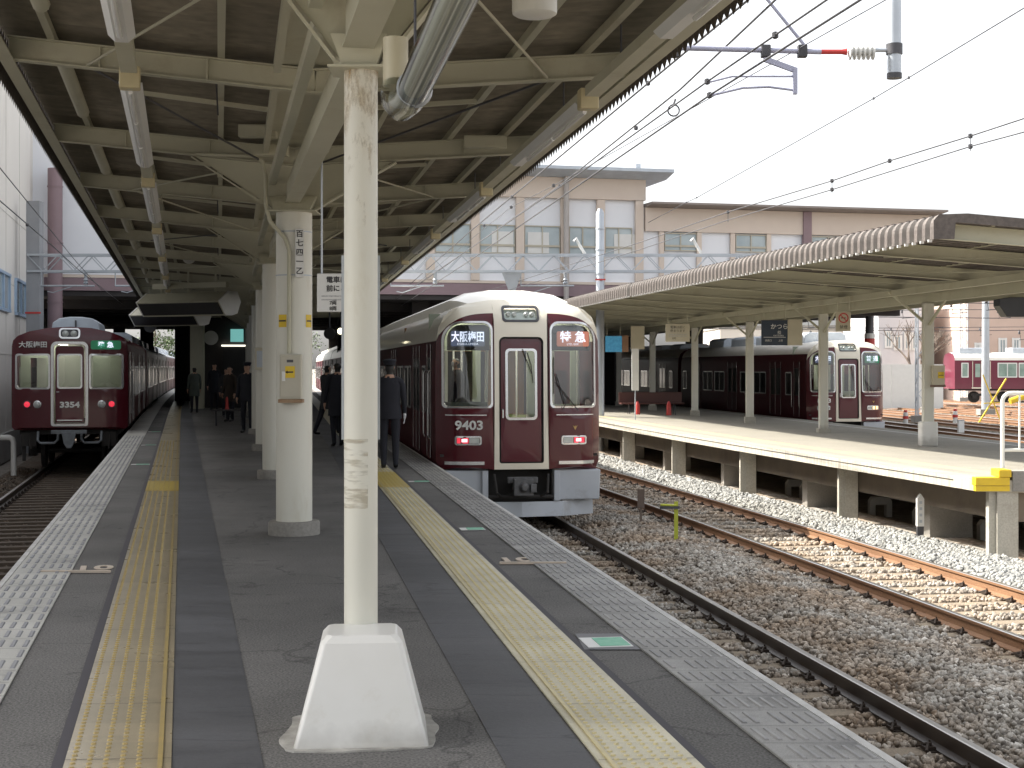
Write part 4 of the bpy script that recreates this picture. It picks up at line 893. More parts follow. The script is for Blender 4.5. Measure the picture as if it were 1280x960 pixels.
# signs on the opposite platform
def board(nm, lab, p, w, h, mat, cat='sign', rods=True, ztop=3.2, rz=0):
    t = thing(nm, lab, cat, p, rz)
    MB().box(-w / 2, w / 2, -.03, .03, -h / 2, h / 2).build('board', mat, t, bevel=.005)
    if rods:
        for x in (-w * .4, w * .4): MB().tube([(x, 0, h / 2), (x, 0, ztop - p[2])], .012, 6).build('hanger_rod', CREAM, t)
    return t
p = atY(847, 416, 41.5); t = board('notice_sign', 'cream hanging notice with small dark writing over the opposite platform', p, .68, .50, SIGNC)
text('lettering', '電車は前に', .085, facing(0, -.033, .15), INK, t, .001); text('lettering', '停まります', .085, facing(0, -.033, .05), INK, t, .001)
for k in range(2): MB().box(-.26, .26, -.033, -.031, -.05 - k * .05, -.035 - k * .05).build('small_line', MATS['thin grey lines'], t)
text('lettering', '8両', .07, facing(-.1, -.033, -.16), INK, t, .001)
NAVY = pm('navy sign', (.03, .045, .075), None, 3, .4)
p = atY(968, 416, 37.5); t = board('station_name_sign', 'navy blue station name sign in white writing over the opposite platform', p, .66, .64, NAVY)
text('lettering', 'かつら', .15, facing(.12, -.033, .15), SIGNW, t, .001, bold=.002); text('lettering', '桂', .1, facing(.12, -.033, .0), SIGNW, t, .001)
MB().box(-.28, .28, -.033, -.031, -.12, -.108).build('line', SIGNW, t); text('lettering', 'KATSURA', .06, facing(.1, -.033, -.075), SIGNW, t, .001)
text('lettering', '洛西口', .06, facing(-.16, -.033, -.2), SIGNW, t, .001); text('lettering', '上桂', .06, facing(.15, -.033, -.2), SIGNW, t, .001)
MB().box(.33, .70, -.05, .0, -.32, .34).build('cream_panel', SIGNC, t)
p = atY(1054, 402, 33.5); t = board('no_smoking_sign', 'small cream no smoking sign with red ring over the opposite platform', p, .33, .44, SIGNC)
ri = MB(); oo = arc(0, .08, .115, 0, 360, 28)[:-1]; ii = arc(0, .08, .088, 0, 360, 28)[:-1]; ring(ri, oo, ii, lambda a, c, d: (a, -.031 - d, c), 0, .003); ri.bar((-.07, -.0325, .15), (.07, -.0325, .01), .003, .022, up=(0, 1, 0)) if False else ri.prism([(-.078, .142), (-.062, .158), (.078, .018), (.062, .002)], -.0345, -.0315, 'y'); ri.build('red_ring', REDP, t)
MB().box(-.06, .05, -.0335, -.0312, .072, .092).build('cigarette', INK, t); text('lettering', '禁煙', .085, facing(0, -.033, -.13), INK, t, .001, sx=1.1)
p = atY(767, 430, 52); t = board('blue_screen', 'glowing blue hanging display screen over the opposite platform', p, .58, .56, SCRN); MB().box(.30, .52, -.04, .04, -.28, .30).build('side_panel', pm('brown panel', (.35, .2, .12), None, 3, .6), t)
p = atY(797, 422, 50); t = board('hanging_board', 'tall grey cream panel hanging over the opposite platform beside the blue screen', p, .46, .78, SIGNC, rods=False)
p = atY(794, 462, 46); t = board('vertical_sign', 'narrow white vertical sign above the opposite platform bench', p, .22, 1.3, SIGNW, rods=False, rz=R(2)); MB().tube([(0, 0, -.65), (0, 0, -1.75)], .02, 8).build('post', STEEL, t)
t = thing('column_box', 'cream meter box with yellow arrow label on the near column of the opposite platform', 'electrical box', (m2(32.1) + .17, 32.1 - .18, 1.22))
MB().box(-.13, .13, -.06, .06, 0, .42).build('case', SIGNC, t, bevel=.006); MB().box(-.02, .11, -.0645, -.0605, .14, .28).build('yellow_label', YEL, t); MB().box(0, .10, -.0665, -.065, .20, .215).build('arrow', INK, t); MB().box(-.15, .15, -.05, .07, -.05, -.002).build('bracket', pm('brown bracket', (.2, .13, .1), None, 3, .7), t)
# benches on the opposite platform
def bench(lab, p, rz, col, w=1.9, grp=None, back=True):
    t = thing('bench', lab, 'bench', p, rz, grp)
    MB().box(-w / 2, w / 2, -.22, .22, .40, .45).build('seat', col, t, bevel=.01); (MB().box(-w / 2, w / 2, .20, .25, .45, .82).build('backrest', col, t, bevel=.01) if back else None)
    for x in (-w * .36, w * .36):
        b = MB(); b.tube([(x, -.18, 0), (x, -.05, .4)], .02, 8); b.tube([(x, .2, 0), (x, .05, .4)], .02, 8); b.build('leg', STEELD, t)
    return t
BROWN = pm('dark red brown bench', (.09, .035, .03), None, 3, .5)
bench('low dark red bench on the opposite platform behind the narrow white vertical sign', (5.0, 53, -.12), R(7), BROWN, 2.3)
for i, q in enumerate((797, 836)):
    w_ = atY(q, 495, 52.3); t = thing('fire_bucket', ['red cylinder on the opposite platform in front of the dark bench, left one', 'red cylinder on the opposite platform beside the cream column behind the dark bench'][i], 'extinguisher', (w_.x, 52.3, -.12)); MB().lathe([(.09, 0), (.08, .40), (.05, .46), (.03, .52)], n=14).build('body', REDP, t, smooth=True)
# ================================================================== TRAINS
def offs(fy):
    def f(a, c, d):
        e = .01; nx = (fy(a + e, c) - fy(a - e, c)) / (2 * e); nz = (fy(a, c + e) - fy(a, c - e)) / (2 * e)
        v = Vector((nx, -1, nz)).normalized(); return (a + v.x * d, fy(a, c) + v.y * d, c + v.z * d)
    return f
def loft_shell(outline, y_of, L, name, mats, mfz, parent, close_back=True):
    b = MB(); n = len(outline); st = [0, .9, L]
    for j, s in enumerate(st):
        b.v += [(x, y_of(x, z) if j == 0 else s, z) for x, z in outline]
    for j in range(2):
        for i in range(n):
            k = (i + 1) % n; b.f.append([j * n + i, j * n + k, (j + 1) * n + k, (j + 1) * n + i]); b.m.append(mfz((outline[i][0] + outline[k][0]) / 2, (outline[i][1] + outline[k][1]) / 2))
    if close_back: b.f.append([2 * n + i for i in range(n)]); b.m.append(0)
    return b
WMESH = {}
def barOn(b, of, x0, x1, z0, z1, d, n=12):
    o = len(b.v)
    for i in range(n + 1):
        x = x0 + (x1 - x0) * i / n; b.v += [tuple(of(x, z0, -.002)), tuple(of(x, z0, d)), tuple(of(x, z1, d)), tuple(of(x, z1, -.002))]
    for i in range(n):
        for k in range(3): b.f.append([o + 4 * i + k, o + 4 * i + k + 1, o + 4 * i + k + 5, o + 4 * i + k + 4]); b.m.append(0)
    b.f += [[o, o + 1, o + 2, o + 3], [o + 4 * n, o + 4 * n + 3, o + 4 * n + 2, o + 4 * n + 1]]; b.m += [0, 0]
CFILL = pm('interior fill glow', (.9, .9, .85), None, 2, .4, emit=(1, .93, .8), estr=4.2)  # added glow brightens train interiors that the closed shell keeps from daylight
def add_side(parent, L, first, hw=1.386, z0=1.0, style='modern', lead=True, ptint=DGLASS, doorm=None, frame=SILVER, sides=(-1, 1)):
    doorm = doorm or MAROONP
    key = (style, ptint.name)
    if key not in WMESH:
        def window(w):
            g = MB(); g.box(-.004, .006, -w / 2, w / 2, 0, .78); gm = g
            f = MB(); o = rr(-w / 2 - .03, w / 2 + .03, -.03, .81, .06); i = rr(-w / 2 + .012, w / 2 - .012, .012, .77, .05)
            ring(f, o, i, lambda a, c, d: (.002 + d, a, c), 0, .014)
            if w > 1.2: f.box(.002, .015, -.012, .012, 0, .78)
            return gm, f
        WMESH[key] = {}
        for w in (.62, 1.5, 2.3): WMESH[key][w] = window(w)
        WMESH[key]['objs'] = {}
    def place(kind, side, y):
        store = WMESH[key]['objs']
        if kind not in store:
            if kind in ('door', 'cab_door'):
                w = 1.3 if kind == 'door' else .62
                b = MB(); b.box(-.004, .004, -w / 2, w / 2, z0 + .0, 2.95)
                d = b.build('door', doorm, None)
                fr = MB()
                for q in ([-w / 2, w / 2, 0] if kind == 'door' else [-w / 2, w / 2]): fr.box(.003, .014, q - .012 - (.0), q + .012, z0 + .02, 2.95)
                e = fr.build('door_edge_trim', SILVER, d)
                gl = MB()
                for q in ([-.32, .32] if kind == 'door' else [0]): gl.box(.0045, .009, q - .22, q + .22, 1.75, 2.72)
                e2_ = gl.build('door_window', ptint, d)
                if kind == 'cab_door':
                    h = MB()
                    h.tube([(.03, -.42, 1.35), (.055, -.42, 1.4), (.055, -.42, 2.45), (.03, -.42, 2.5)], .016, 8)
                    h.build('handrail', SILVER, d)
                    h = MB(); h.tube([(.03, .42, 1.35), (.055, .42, 1.4), (.055, .42, 2.45), (.03, .42, 2.5)], .016, 8); h.build('handrail', SILVER, d)
                store[kind] = [d.data, [(c.name.split('.')[0], c.data) for c in (COL.objects) if c.parent == d]]
                for c in [c for c in list(COL.objects) if c.parent == d] + [d]: bpy.data.objects.remove(c)
            else:
                gm, f = WMESH[key][kind]; g_ = gm.build('window', ptint); f_ = f.build('window_frame', frame)
                store[kind] = [g_.data, [('window_frame', f_.data)]]; bpy.data.objects.remove(g_); bpy.data.objects.remove(f_)
        me, ch = store[kind]
        nm = 'door' if 'door' in str(kind) else 'window'
        o = bpy.data.objects.new(nm, me); COL.objects.link(o); o.parent = parent
        o.location = (side * (hw + .003), y, 0 if nm == 'door' else 1.78); o.rotation_euler.z = 0 if side > 0 else math.pi
        if parent.parent is None or True:
            deep = parent.parent is not None      # parent is itself a part: keep only one more level
            for cn, cm_ in ch:
                c = bpy.data.objects.new(cn, cm_); COL.objects.link(c)
                if deep: c.parent = parent; c.location = o.location; c.rotation_euler = o.rotation_euler
                else: c.parent = o
    for s in sides:
        if lead:
            place('cab_door', s, 1.45); place(.62, s, 2.35)
            ds = [3.9, 9.7, 15.5]
        else: ds = [3.2, 9.5, 15.8]
        for y in ds: place('door', s, y)
        for a, c in zip(ds, ds[1:]):
            m_ = (a + c) / 2; place(1.5, s, m_ - .95); place(1.5, s, m_ + .95)
        if not lead: place(.62, s, 1.4)
        place(.62, s, 17.6)
def bogie(parent, y):
    b = MB()
    for q in (-1.05, 1.05):
        for x in (-.74, .74): b.lathe([(.40, -.06), (.43, -.04), (.43, .04), (.40, .06)], n=24, M=Matrix.Translation((x, y + q, .43)) @ Matrix.Rotation(R(90), 4, 'Y'))
        b.tube([(-1.0, y + q, .43), (1.0, y + q, .43)], .07, 10); 
        for x in (-1.02, 1.02): b.box(x - .1, x + .1, y + q - .16, y + q + .16, .3, .6)
    for x in (-1.02, 1.02): b.box(x - .06, x + .06, y - 1.3, y + 1.3, .5, .68)
    for x in (-1.0, 1.0): b.lathe([(.14, .6), (.14, .95)], (x, y, 0), 12)
    b.build('bogie', UNDER, parent)
def underbits(parent, L):
    b = MB()
    for i, (y, l, h) in enumerate([(5.2, 1.6, .5), (7.3, 2.0, .42), (9.8, 1.4, .55), (11.6, 1.8, .4)]):
        for x in (-1, 1): b.box(min(x * .5, x * 1.25), max(x * .5, x * 1.25), y - l / 2, y + l / 2, .95 - h, .98)
    b.box(-1.2, 1.2, .8, L - .3, .9, 1.02)
    b.build('underfloor_equipment', UNDER, parent)
SIDE9 = [(-1.30, .86), (-1.375, 1.0), (-1.385, 1.4), (-1.385, 2.5), (-1.37, 3.0), (-1.335, 3.22), (-1.25, 3.40), (-1.10, 3.53), (-.85, 3.62), (-.5, 3.68), (0, 3.70)]
SIDE9 = SIDE9 + [(-x, z) for x, z in SIDE9[-2::-1]]
SIDE3 = [(-1.30, 1.02), (-1.375, 1.08), (-1.385, 1.4), (-1.385, 2.6), (-1.375, 3.08), (-1.34, 3.22), (-1.22, 3.33), (-.95, 3.44), (-.5, 3.53), (0, 3.56)]
SIDE3 = SIDE3 + [(-x, z) for x, z in SIDE3[-2::-1]]
def carriage_at(train, fn, y0, k, side, zrail, roof, ptint, style, n_units, mat_roof, modern):
    # k-th trailing car; y along the track from the front
    L = 18.4; s0 = y0 + 18.95 * k * .985
    a = math.atan2(-(fn(s0 + 15) - fn(s0 + 3)), 12)
    M = Matrix.Translation((fn(s0), s0, zrail)) @ Matrix.Rotation(a, 4, 'Z')
    b = loft_shell(side, lambda x, z: .0, L, 'x', None, lambda x, z: 1 if z > roof else 0, None)
    b.f.append(list(range(len(side)))[::-1]); b.m.append(0)
    c = b.build('carriage', [MAROONS, mat_roof], train, smooth=True); c.matrix_parent_inverse = Matrix(); c.matrix_local = train.matrix_local.inverted() @ M if False else (Matrix.Translation(train.location) @ Matrix.Rotation(train.rotation_euler.z, 4, 'Z')).inverted() @ M
    add_side(c, L, False, lead=False, style=style, ptint=ptint)
    bogie(c, 2.6); bogie(c, 15.8); underbits(c, L)
    for i in range(n_units):
        y = 3.2 + i * (12.0 / max(1, n_units - 1)) if n_units > 1 else 9
        MB().prism([(-.8, 3.45), (-.75, 3.80), (-.55, 3.90), (.55, 3.90), (.75, 3.80), (.8, 3.45)], y - 1.1, y + 1.1, 'y').build('roof_unit', ROOFG, c, bevel=.02)
    return c
def modern_train(label, fn, y, zr, number, left_sign, right_sign, lcol, rcol, lamp, ncars, dome=True, ang=None, roofz=3.10):
    a = math.atan2(-(fn(y + 12) - fn(y)), 12); t = thing('commuter_train', label, 'train', (fn(y), y, zr), a)
    def fy(x, z):
        return .09 * (x / 1.37) ** 2 + .30 * max(0, (abs(x) - .9) / .47) ** 2.2 + .05 * max(0, z - 1.8) + .38 * max(0, (z - 3.2) / .5) ** 2
    of = offs(fy); L = 18.4
    win_l = rr(-1.27, -.49, 1.90, 3.30, (.07, .07, .14, .30), 7); win_r = rr(.49, 1.27, 1.90, 3.30, (.07, .07, .30, .14), 7)
    door_h = rr(-.37, .37, .98, 3.06, (.04, .04, .09, .09)); hl = rr(-.29, .29, 3.325, 3.56, .05)
    brow = lambda x: 3.455 - .36 * (abs(x) / 1.33) ** 5 if abs(x) > .445 else .0
    xs_ = [-1.34 + .06 * i for i in range(15)]; bp = [(x, brow(x)) for x in xs_ if x < -.46] + [(-.455, 3.45), (-.455, .87)] + [(-.50, .87)]
    def col(c):
        x, z = c
        if abs(x) < .455: return 1
        return 1 if z > 3.455 - .36 * (min(abs(x), 1.33) / 1.33) ** 5 else 0
    rl_ = [(x, 3.455 - .36 * (abs(x) / 1.33) ** 5) for x in [-1.33 + .04 * i for i in range(23)]]
    regL = rl_ + [(-.455, 3.45), (-.455, .88), (-.453, .88), (-.453, 3.62), (-1.0, 3.56), (-1.30, 3.28)]
    regR = [(-x, z) for x, z in regL]
    b = MB(); panel(b, SIDE9, [win_l, win_r, door_h, hl], lambda p, q: (p, fy(p, q), q), col, .11, [regL, regR])
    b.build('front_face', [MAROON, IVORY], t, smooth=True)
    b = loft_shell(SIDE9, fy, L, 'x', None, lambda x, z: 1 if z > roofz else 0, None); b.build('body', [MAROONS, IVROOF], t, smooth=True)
    for w_, nm in ((win_l, 'windscreen'), (win_r, 'windscreen')):
        b = MB(); panel(b, w_, [], lambda p, q: of(p, q, -.006), lambda c: 0, .12); g_ = b.build(nm, CGLASS, t, smooth=True)
        cx = sum(p[0] for p in w_) / len(w_); s_ = -1 if cx < 0 else 1
        inner = [(cx + (x - cx) * .955, 2.6 + (z - 2.6) * .975) for x, z in w_]; outer = [(cx + (x - cx) * 1.035, 2.6 + (z - 2.6) * 1.02) for x, z in w_]
        b = MB(); ring(b, outer, inner, of, -.002, .016); b.build('window_trim', SILVER, g_, smooth=True)
        o2 = [(cx + (x - cx) * 1.075, 2.6 + (z - 2.6) * 1.045) for x, z in w_]; b = MB(); ring(b, o2, outer, of, -.001, .003); b.build('window_surround', MAROOND, g_, smooth=True)
        b = MB(); b.tube([of(cx + s_ * -.02 - .16, 1.86, .03), of(cx - .16 + .02, 1.95, .05), of(cx - .30, 2.45, .045)] if s_ > 0 else [of(cx, 1.86, .03), of(cx - .02, 1.9, .04)], .009, 6)
        if s_ > 0: b.bar(of(cx - .335, 2.12, .035), of(cx - .33, 2.72, .035), .012, .02); b.tube([of(cx + .08, 1.84, .03), of(cx - .31, 2.32, .05)], .008, 6); b.build('wiper', BLACK, g_)
        b = MB(); panel(b, [(x, z) for x, z in rr(min(p[0] for p in w_) + .03, max(p[0] for p in w_) - .03, 2.84, 3.27, (.01, .01, .24 if s_ > 0 else .1, .1 if s_ > 0 else .24), 6)], [], lambda p, q: of(p, q, -.05), lambda c: 0, .12); b.build('blind', BLACK, g_)
    # destination displays (lettering directly behind the glass surface)
    for cx, txt, mt, sx_ in ((-.88, left_sign, lcol, .95), (.88, right_sign, rcol, .95)):
        w = .28; yb = fy(cx, 3.0)
        yaw = -math.atan((fy(cx + .1, 3.0) - fy(cx - .1, 3.0)) / .2) * -1
        Mx = Matrix.Translation((cx, yb + .030, 3.03)) @ Matrix.Rotation(yaw, 4, 'Z')
        b = MB(); q = rr(-w, w, -.125, .125, .03); b.prism(q, 0, .006, 'y'); o = b.build('destination_sign', mt, t); o.matrix_local = Mx
        text('sign_lettering', txt, .185 if len(txt) > 2 and ' ' not in txt else .20, Mx @ Matrix.Translation((0, -.004, .02)) @ Matrix.Rotation(R(90), 4, 'X'), LEDW, t, .001, bold=.004, sx=(.74 if len(txt) == 4 else 1.0))
        text('sign_lettering', 'OSAKA-UMEDA' if len(txt) == 4 else 'LTD. EXP.', .05, Mx @ Matrix.Translation((0, -.004, -.09)) @ Matrix.Rotation(R(90), 4, 'X'), LEDW, t, .001, sx=1.0)
    # centre door
    dw = rr(-.235, .235, 1.72, 2.84, .055)
    b = MB(); panel(b, rr(-.345, .345, 1.0, 3.035, (.03, .03, .07, .07)), [dw], lambda p, q: of(p, q, -.035), lambda c: 0, .15); d = b.build('front_door', MAROOND, t, smooth=True)
    b = MB(); panel(b, dw, [], lambda p, q: of(p, q, -.04), lambda c: 0, .2); b.build('door_window', CGLASS, d)
    b = MB(); ring(b, rr(-.265, .265, 1.69, 2.87, .07), rr(-.225, .225, 1.73, 2.83, .05), of, -.034, -.02); b.build('door_window_trim', SILVER, d, smooth=True)
    b = MB(); ring(b, door_h, rr(-.345, .345, 1.0, 3.035, (.03, .03, .07, .07)), of, .001, -.034); b.build('door_rebate', UNDER, d)
    b = MB(); b.tube([of(-.315, 1.72, -.03), of(-.315, 1.73, .02), of(-.315, 1.86, .02), of(-.315, 1.87, -.03)], .012, 8); b.build('door_handle', SILVER, d)
    b = MB(); b.tube([of(.10, 2.80, -.02), of(.16, 2.60, .0), of(.19, 2.3, .0)], .008, 6); b.bar(of(.02, 2.86, 0), of(.17, 2.45, 0), .014, .012); b.build('door_wiper', BLACK, d)
    # headlights
    b = MB(); panel(b, hl, [], lambda p, q: of(p, q, -.05), lambda c: 0, .3); h = b.build('headlight_housing', pm('lamp reflector ' + number, (.5, .56, .52), None, 2, .2, metal=.4), t)
    b = MB(); ring(b, rr(-.31, .31, 3.305, 3.58, .06), rr(-.275, .275, 3.34, 3.545, .045), of, -.001, .012); b.build('headlight_trim', STEELD, h, smooth=True)
    b = MB()
    for x in (-.20, -.10, .10, .20): b.lathe([(.042, .0), (.042, .012), (.03, .03)], n=16, M=Matrix.Translation((x, fy(x, 3.44) + .035, 3.44)) @ Matrix.Rotation(R(90), 4, 'X'))
    b.build('headlight', LENS, h, smooth=True)
    # number, stripe trims, tail lamps
    yaw = math.atan((fy(-.85, 1.6) - fy(-.95, 1.6)) / .1)
    text('number', number, .205, facing(-.87, fy(-.87, 1.60) - .010, 1.60, yaw), SILVER, t, .004, bold=.006, sx=1.15)
    for s in (-1, 1):
        b = MB(); panel(b, rr(min(s * .66, s * 1.10), max(s * .66, s * 1.10), 1.275, 1.435, .03), [], lambda p, q: of(p, q, .002), lambda c: 0, .3); la = b.build('lamp_unit', BLACK, t)
        b = MB(); cx = s * .88; ring(b, rr(cx - .215, cx + .215, 1.28, 1.43, .035), rr(cx - .188, cx + .188, 1.307, 1.403, .02), of, .003, .016); b.build('lamp_trim', SILVER, la, smooth=True)
        q = (cx - .183, cx + .0) if s < 0 else (cx + .0, cx + .183)
        b = MB(); panel(b, rr(q[0], q[1], 1.31, 1.40, .008), [], lambda p, r_: of(p, r_, .006), lambda c: 0, .3); b.build('tail_lamp', TLAMP if lamp == 'red' else (ALAMP if s > 0 else LENS), la)
        if lamp == 'red':
            b = MB(); m_ = (q[0] + q[1]) / 2 - s * .02; panel(b, rr(m_ - .04, m_ + .055, 1.33, 1.385, .008), [], lambda p, r_: of(p, r_, .009), lambda c: 0, .3); b.build('lamp_core', LCORE, la)
        q = (cx + .01, cx + .18) if s < 0 else (cx - .18, cx - .01)
        b = MB(); panel(b, rr(q[0], q[1], 1.31, 1.40, .008), [], lambda p, r_: of(p, r_, .006), lambda c: 0, .3); b.build('marker_lamp', LENS, la)
        b = MB(); x0, x1 = (min(s * .62, s * 1.24), max(s * .62, s * 1.24)); barOn(b, of, x0, x1, .958, 1.012, .022); b.build('lower_trim', SILVER, t)
        b = MB(); x0, x1 = (min(s * .58, s * 1.24), max(s * .58, s * 1.24)); barOn(b, of, x0, x1, 1.765, 1.782, .006); b.build('trim_line', SILVER, t)
        # skirts
        x0, x1 = (min(s * .62, s * 1.33), max(s * .62, s * 1.33)); b = MB()
        b.prism([(x0, .36), (x1, .36), (x1 + (.02 if s > 0 else 0), .86), (x0 - (.02 if s < 0 else 0), .86)], .12, .9, 'y'); b.build('skirt_panel', GREYP, t, bevel=.02)
        b = MB(); b.box(s * .60 - .05, s * .60 + .05, .05, .3, .35, .86); b.build('side_bracket', GREYP, t, bevel=.01)
    if number != '9403' or True:
        b = MB(); b.prism([(.86, 1.60), (.90, 1.52), (.94, 1.60), (.91, 1.575), (.90, 1.60), (.89, 1.575)], fy(.9, 1.56) - .012, fy(.9, 1.56) - .004, 'y'); b.build('crest', pm('brass crest ' + number, (.5, .32, .12), None, 3, .4, metal=.4), t)
    # snowplough, coupler
    b = MB(); PL = [(-1.25, .40), (-.7, .05), (0, -.04), (.7, .05), (1.28, .40)]
    for (xa, ya), (xb, yb) in zip(PL, PL[1:]): b.hexa([(xa, ya, .10), (xb, yb, .10), (xb, yb + .04, .10), (xa, ya + .04, .10)], [(xa, ya + .05, .34), (xb, yb + .05, .34), (xb, yb + .09, .34), (xa, ya + .09, .34)])
    b.build('plough_plate', GREYP, t)
    b = MB(); b.box(-.16, .16, -.22, -.06, .46, .74); b.box(-.09, .09, -.06, .5, .5, .7); b.tube([(-.0, -.24, .6), (0, -.34, .6)], [.085, .05], 14); b.box(-.25, .25, -.12, -.02, .66, .76); b.box(.10, .2, -.3, -.2, .52, .66); b.build('coupler', pm('coupler grey ' + number, (.16, .16, .165), (.08, .08, .08), 8, .6, metal=.4), t, bevel=.01)
    b = MB(); b.box(-.62, .62, .5, .6, .25, .98); b.box(-1.2, 1.2, .4, .5, .85, 1.0); b.tube([(-.55, .1, .42), (.55, .1, .42)], .035, 8); b.tube([(-.45, .05, .8), (-.42, -.05, .5), (-.30, .1, .4)], .022, 8); b.tube([(.45, .05, .8), (.42, -.05, .5), (.32, .1, .42)], .022, 8); b.build('coupler_recess', UNDER, t)
    # interior
    b = MB(); b.box(-1.32, 1.32, .25, 6, 1.08, 1.12); b.build('cab_floor', UNDER, t)
    b = MB()
    for x0, x1 in ((-1.34, -.42), (.42, 1.34)):
        b.box(x0, x1, 2.0, 2.04, 1.12, 1.9); b.box(x0, x1, 2.0, 2.04, 2.85, 3.5)
        b.box(x0, x0 + .14, 2.0, 2.04, 1.9, 2.85); b.box(x1 - .14, x1, 2.0, 2.04, 1.9, 2.85)
    b.box(-.42, .42, 2.0, 2.04, 2.95, 3.5)
    b.build('cab_bulkhead', LINEN, t)
    b = MB(); b.box(-1.3, -.45, 7.8, 7.85, 1.1, 3.4); b.box(.45, 1.3, 7.8, 7.85, 1.1, 3.4); b.box(-.45, .45, 7.8, 7.85, 2.9, 3.4); b.build('saloon_partition', WOODI, t)
    b = MB(); b.box(-.43, .43, 7.86, 7.9, 1.1, 2.9); b.build('end_door', DGLASS, t)
    b = MB(); b.box(-1.3, 1.3, 6.0, 18, 1.08, 1.12); b.box(-.35, .35, 2.05, 6.0, 1.121, 1.13); b.build('saloon_floor', WOODI, t)
    b = MB()
    for y_ in (3.2, 4.5, 6.0):
        for x_ in (-.62, .62): b.tube([(x_, y_, 1.1), (x_, y_, 3.2)], .02, 6)
    for x_ in (-1.0, .96): b.box(x_, x_ + .06, 2.6, 2.64, 1.1, 3.2); b.box(x_, x_ + .22, 5.2, 5.24, 1.9, 3.2)
    b.build('grab_poles', SIGNW, t)
    b = MB(); b.box(-1.25, -.5, 4.0, 5.7, 1.1, 1.6); b.box(.5, 1.25, 4.0, 5.7, 1.1, 1.6); b.build('seat_moquette', pm('olive seat ' + number, (.12, .16, .04), None, 3, .9), t)
    b = MB(); b.hexa([(-1.25, .45, 1.12), (-.5, .45, 1.12), (-.5, .95, 1.12), (-1.25, .95, 1.12)], [(-1.25, .5, 1.98), (-.5, .5, 1.98), (-.5, .8, 1.86), (-1.25, .8, 1.86)]); b.box(.55, 1.2, .5, .9, 1.12, 1.8); b.build('driving_desk', pm('desk ' + number, (.05, .07, .06), None, 3, .5), t)
    b = MB(); b.tube([(-.52, .55, 1.9), (-.50, .60, 3.2)], .03, 8); b.tube([(1.18, 1.2, 1.2), (1.18, 1.2, 3.2)], .03, 8); b.tube([(.62, 1.6, 1.2), (.62, 1.6, 3.2)], .025, 8); b.build('cab_pole', PASSW, t)
    b = MB(); b.box(-.9, -.7, .9, 1.9, 3.36, 3.40); b.box(.7, .9, .9, 1.9, 3.36, 3.40); b.box(-.6, -.45, 2.3, 5.6, 3.30, 3.34); b.box(.45, .6, 2.3, 5.6, 3.30, 3.34); b.build('interior_fill_lights', CFILL, t)  # added fill lights for cab and saloon
    add_side(t, L, True, lead=True, style='modern')
    for c_ in (2.8,): bogie(t, c_)
    bogie(t, 15.6); underbits(t, L)
    if dome:
        b = MB(); S = [.55, .75, 1.1, 1.7, L]; pr = lambda q: [(-1.12 * (.8 + .2 * q), 3.50), (-1.02 * (.8 + .2 * q), 3.62 + .10 * q), (-.75 * (.85 + .15 * q), 3.66 + .19 * q), (-.3, 3.69 + .22 * q), (.3, 3.69 + .22 * q), (.75 * (.85 + .15 * q), 3.66 + .19 * q), (1.02 * (.8 + .2 * q), 3.62 + .10 * q), (1.12 * (.8 + .2 * q), 3.50)]
        qs = [.0, .35, .75, 1, 1]
        for s_, q in zip(S, qs): b.v += [(x, s_, z) for x, z in pr(q)]
        for j in range(4):
            for i in range(7): b.f.append([j * 8 + i, j * 8 + i + 1, j * 8 + i + 9, j * 8 + i + 8]); b.m.append(0)
        b.build('roof_cover', IVROOF, t, smooth=True)
    else:
        for y_ in (3.6, 7.2, 10.8, 14.4): MB().prism([(-.8, 3.5), (-.78, 3.92), (-.6, 4.02), (.6, 4.02), (.78, 3.92), (.8, 3.5)], y_ - 1.2, y_ + 1.2, 'y').build('roof_unit', ROOFG, t, bevel=.03)
    for k in range(1, ncars): 
        c = carriage_at(t, fn, y + .15, k, SIDE9, zr, roofz, DGLASS, 'modern', 0 if dome else 4, IVROOF, True)
        if dome: MB().prism([(-1.0, 3.5), (-.95, 3.75), (-.6, 3.86), (.6, 3.86), (.95, 3.75), (1.0, 3.5)], .6, 17.8, 'y').build('roof_cover', IVROOF, c)
    return t
LEDN = pm('navy led sign', (.05, .06, .09), None, 2, .3, emit=(.2, .25, .4), estr=.10)
TR1 = modern_train('maroon and cream train 9403 standing at our right hand platform edge', t1, 24.35, RAIL, '9403', '大阪梅田', '特 急', LEDN, LEDO, 'red', 5)
TR3 = modern_train('maroon train with cream centre door standing beyond the opposite platform', t3, 51.2, -1.16, '8003', '大阪梅田', '普 通', LEDN, LEDG, 'amber', 4, dome=False, roofz=3.25)

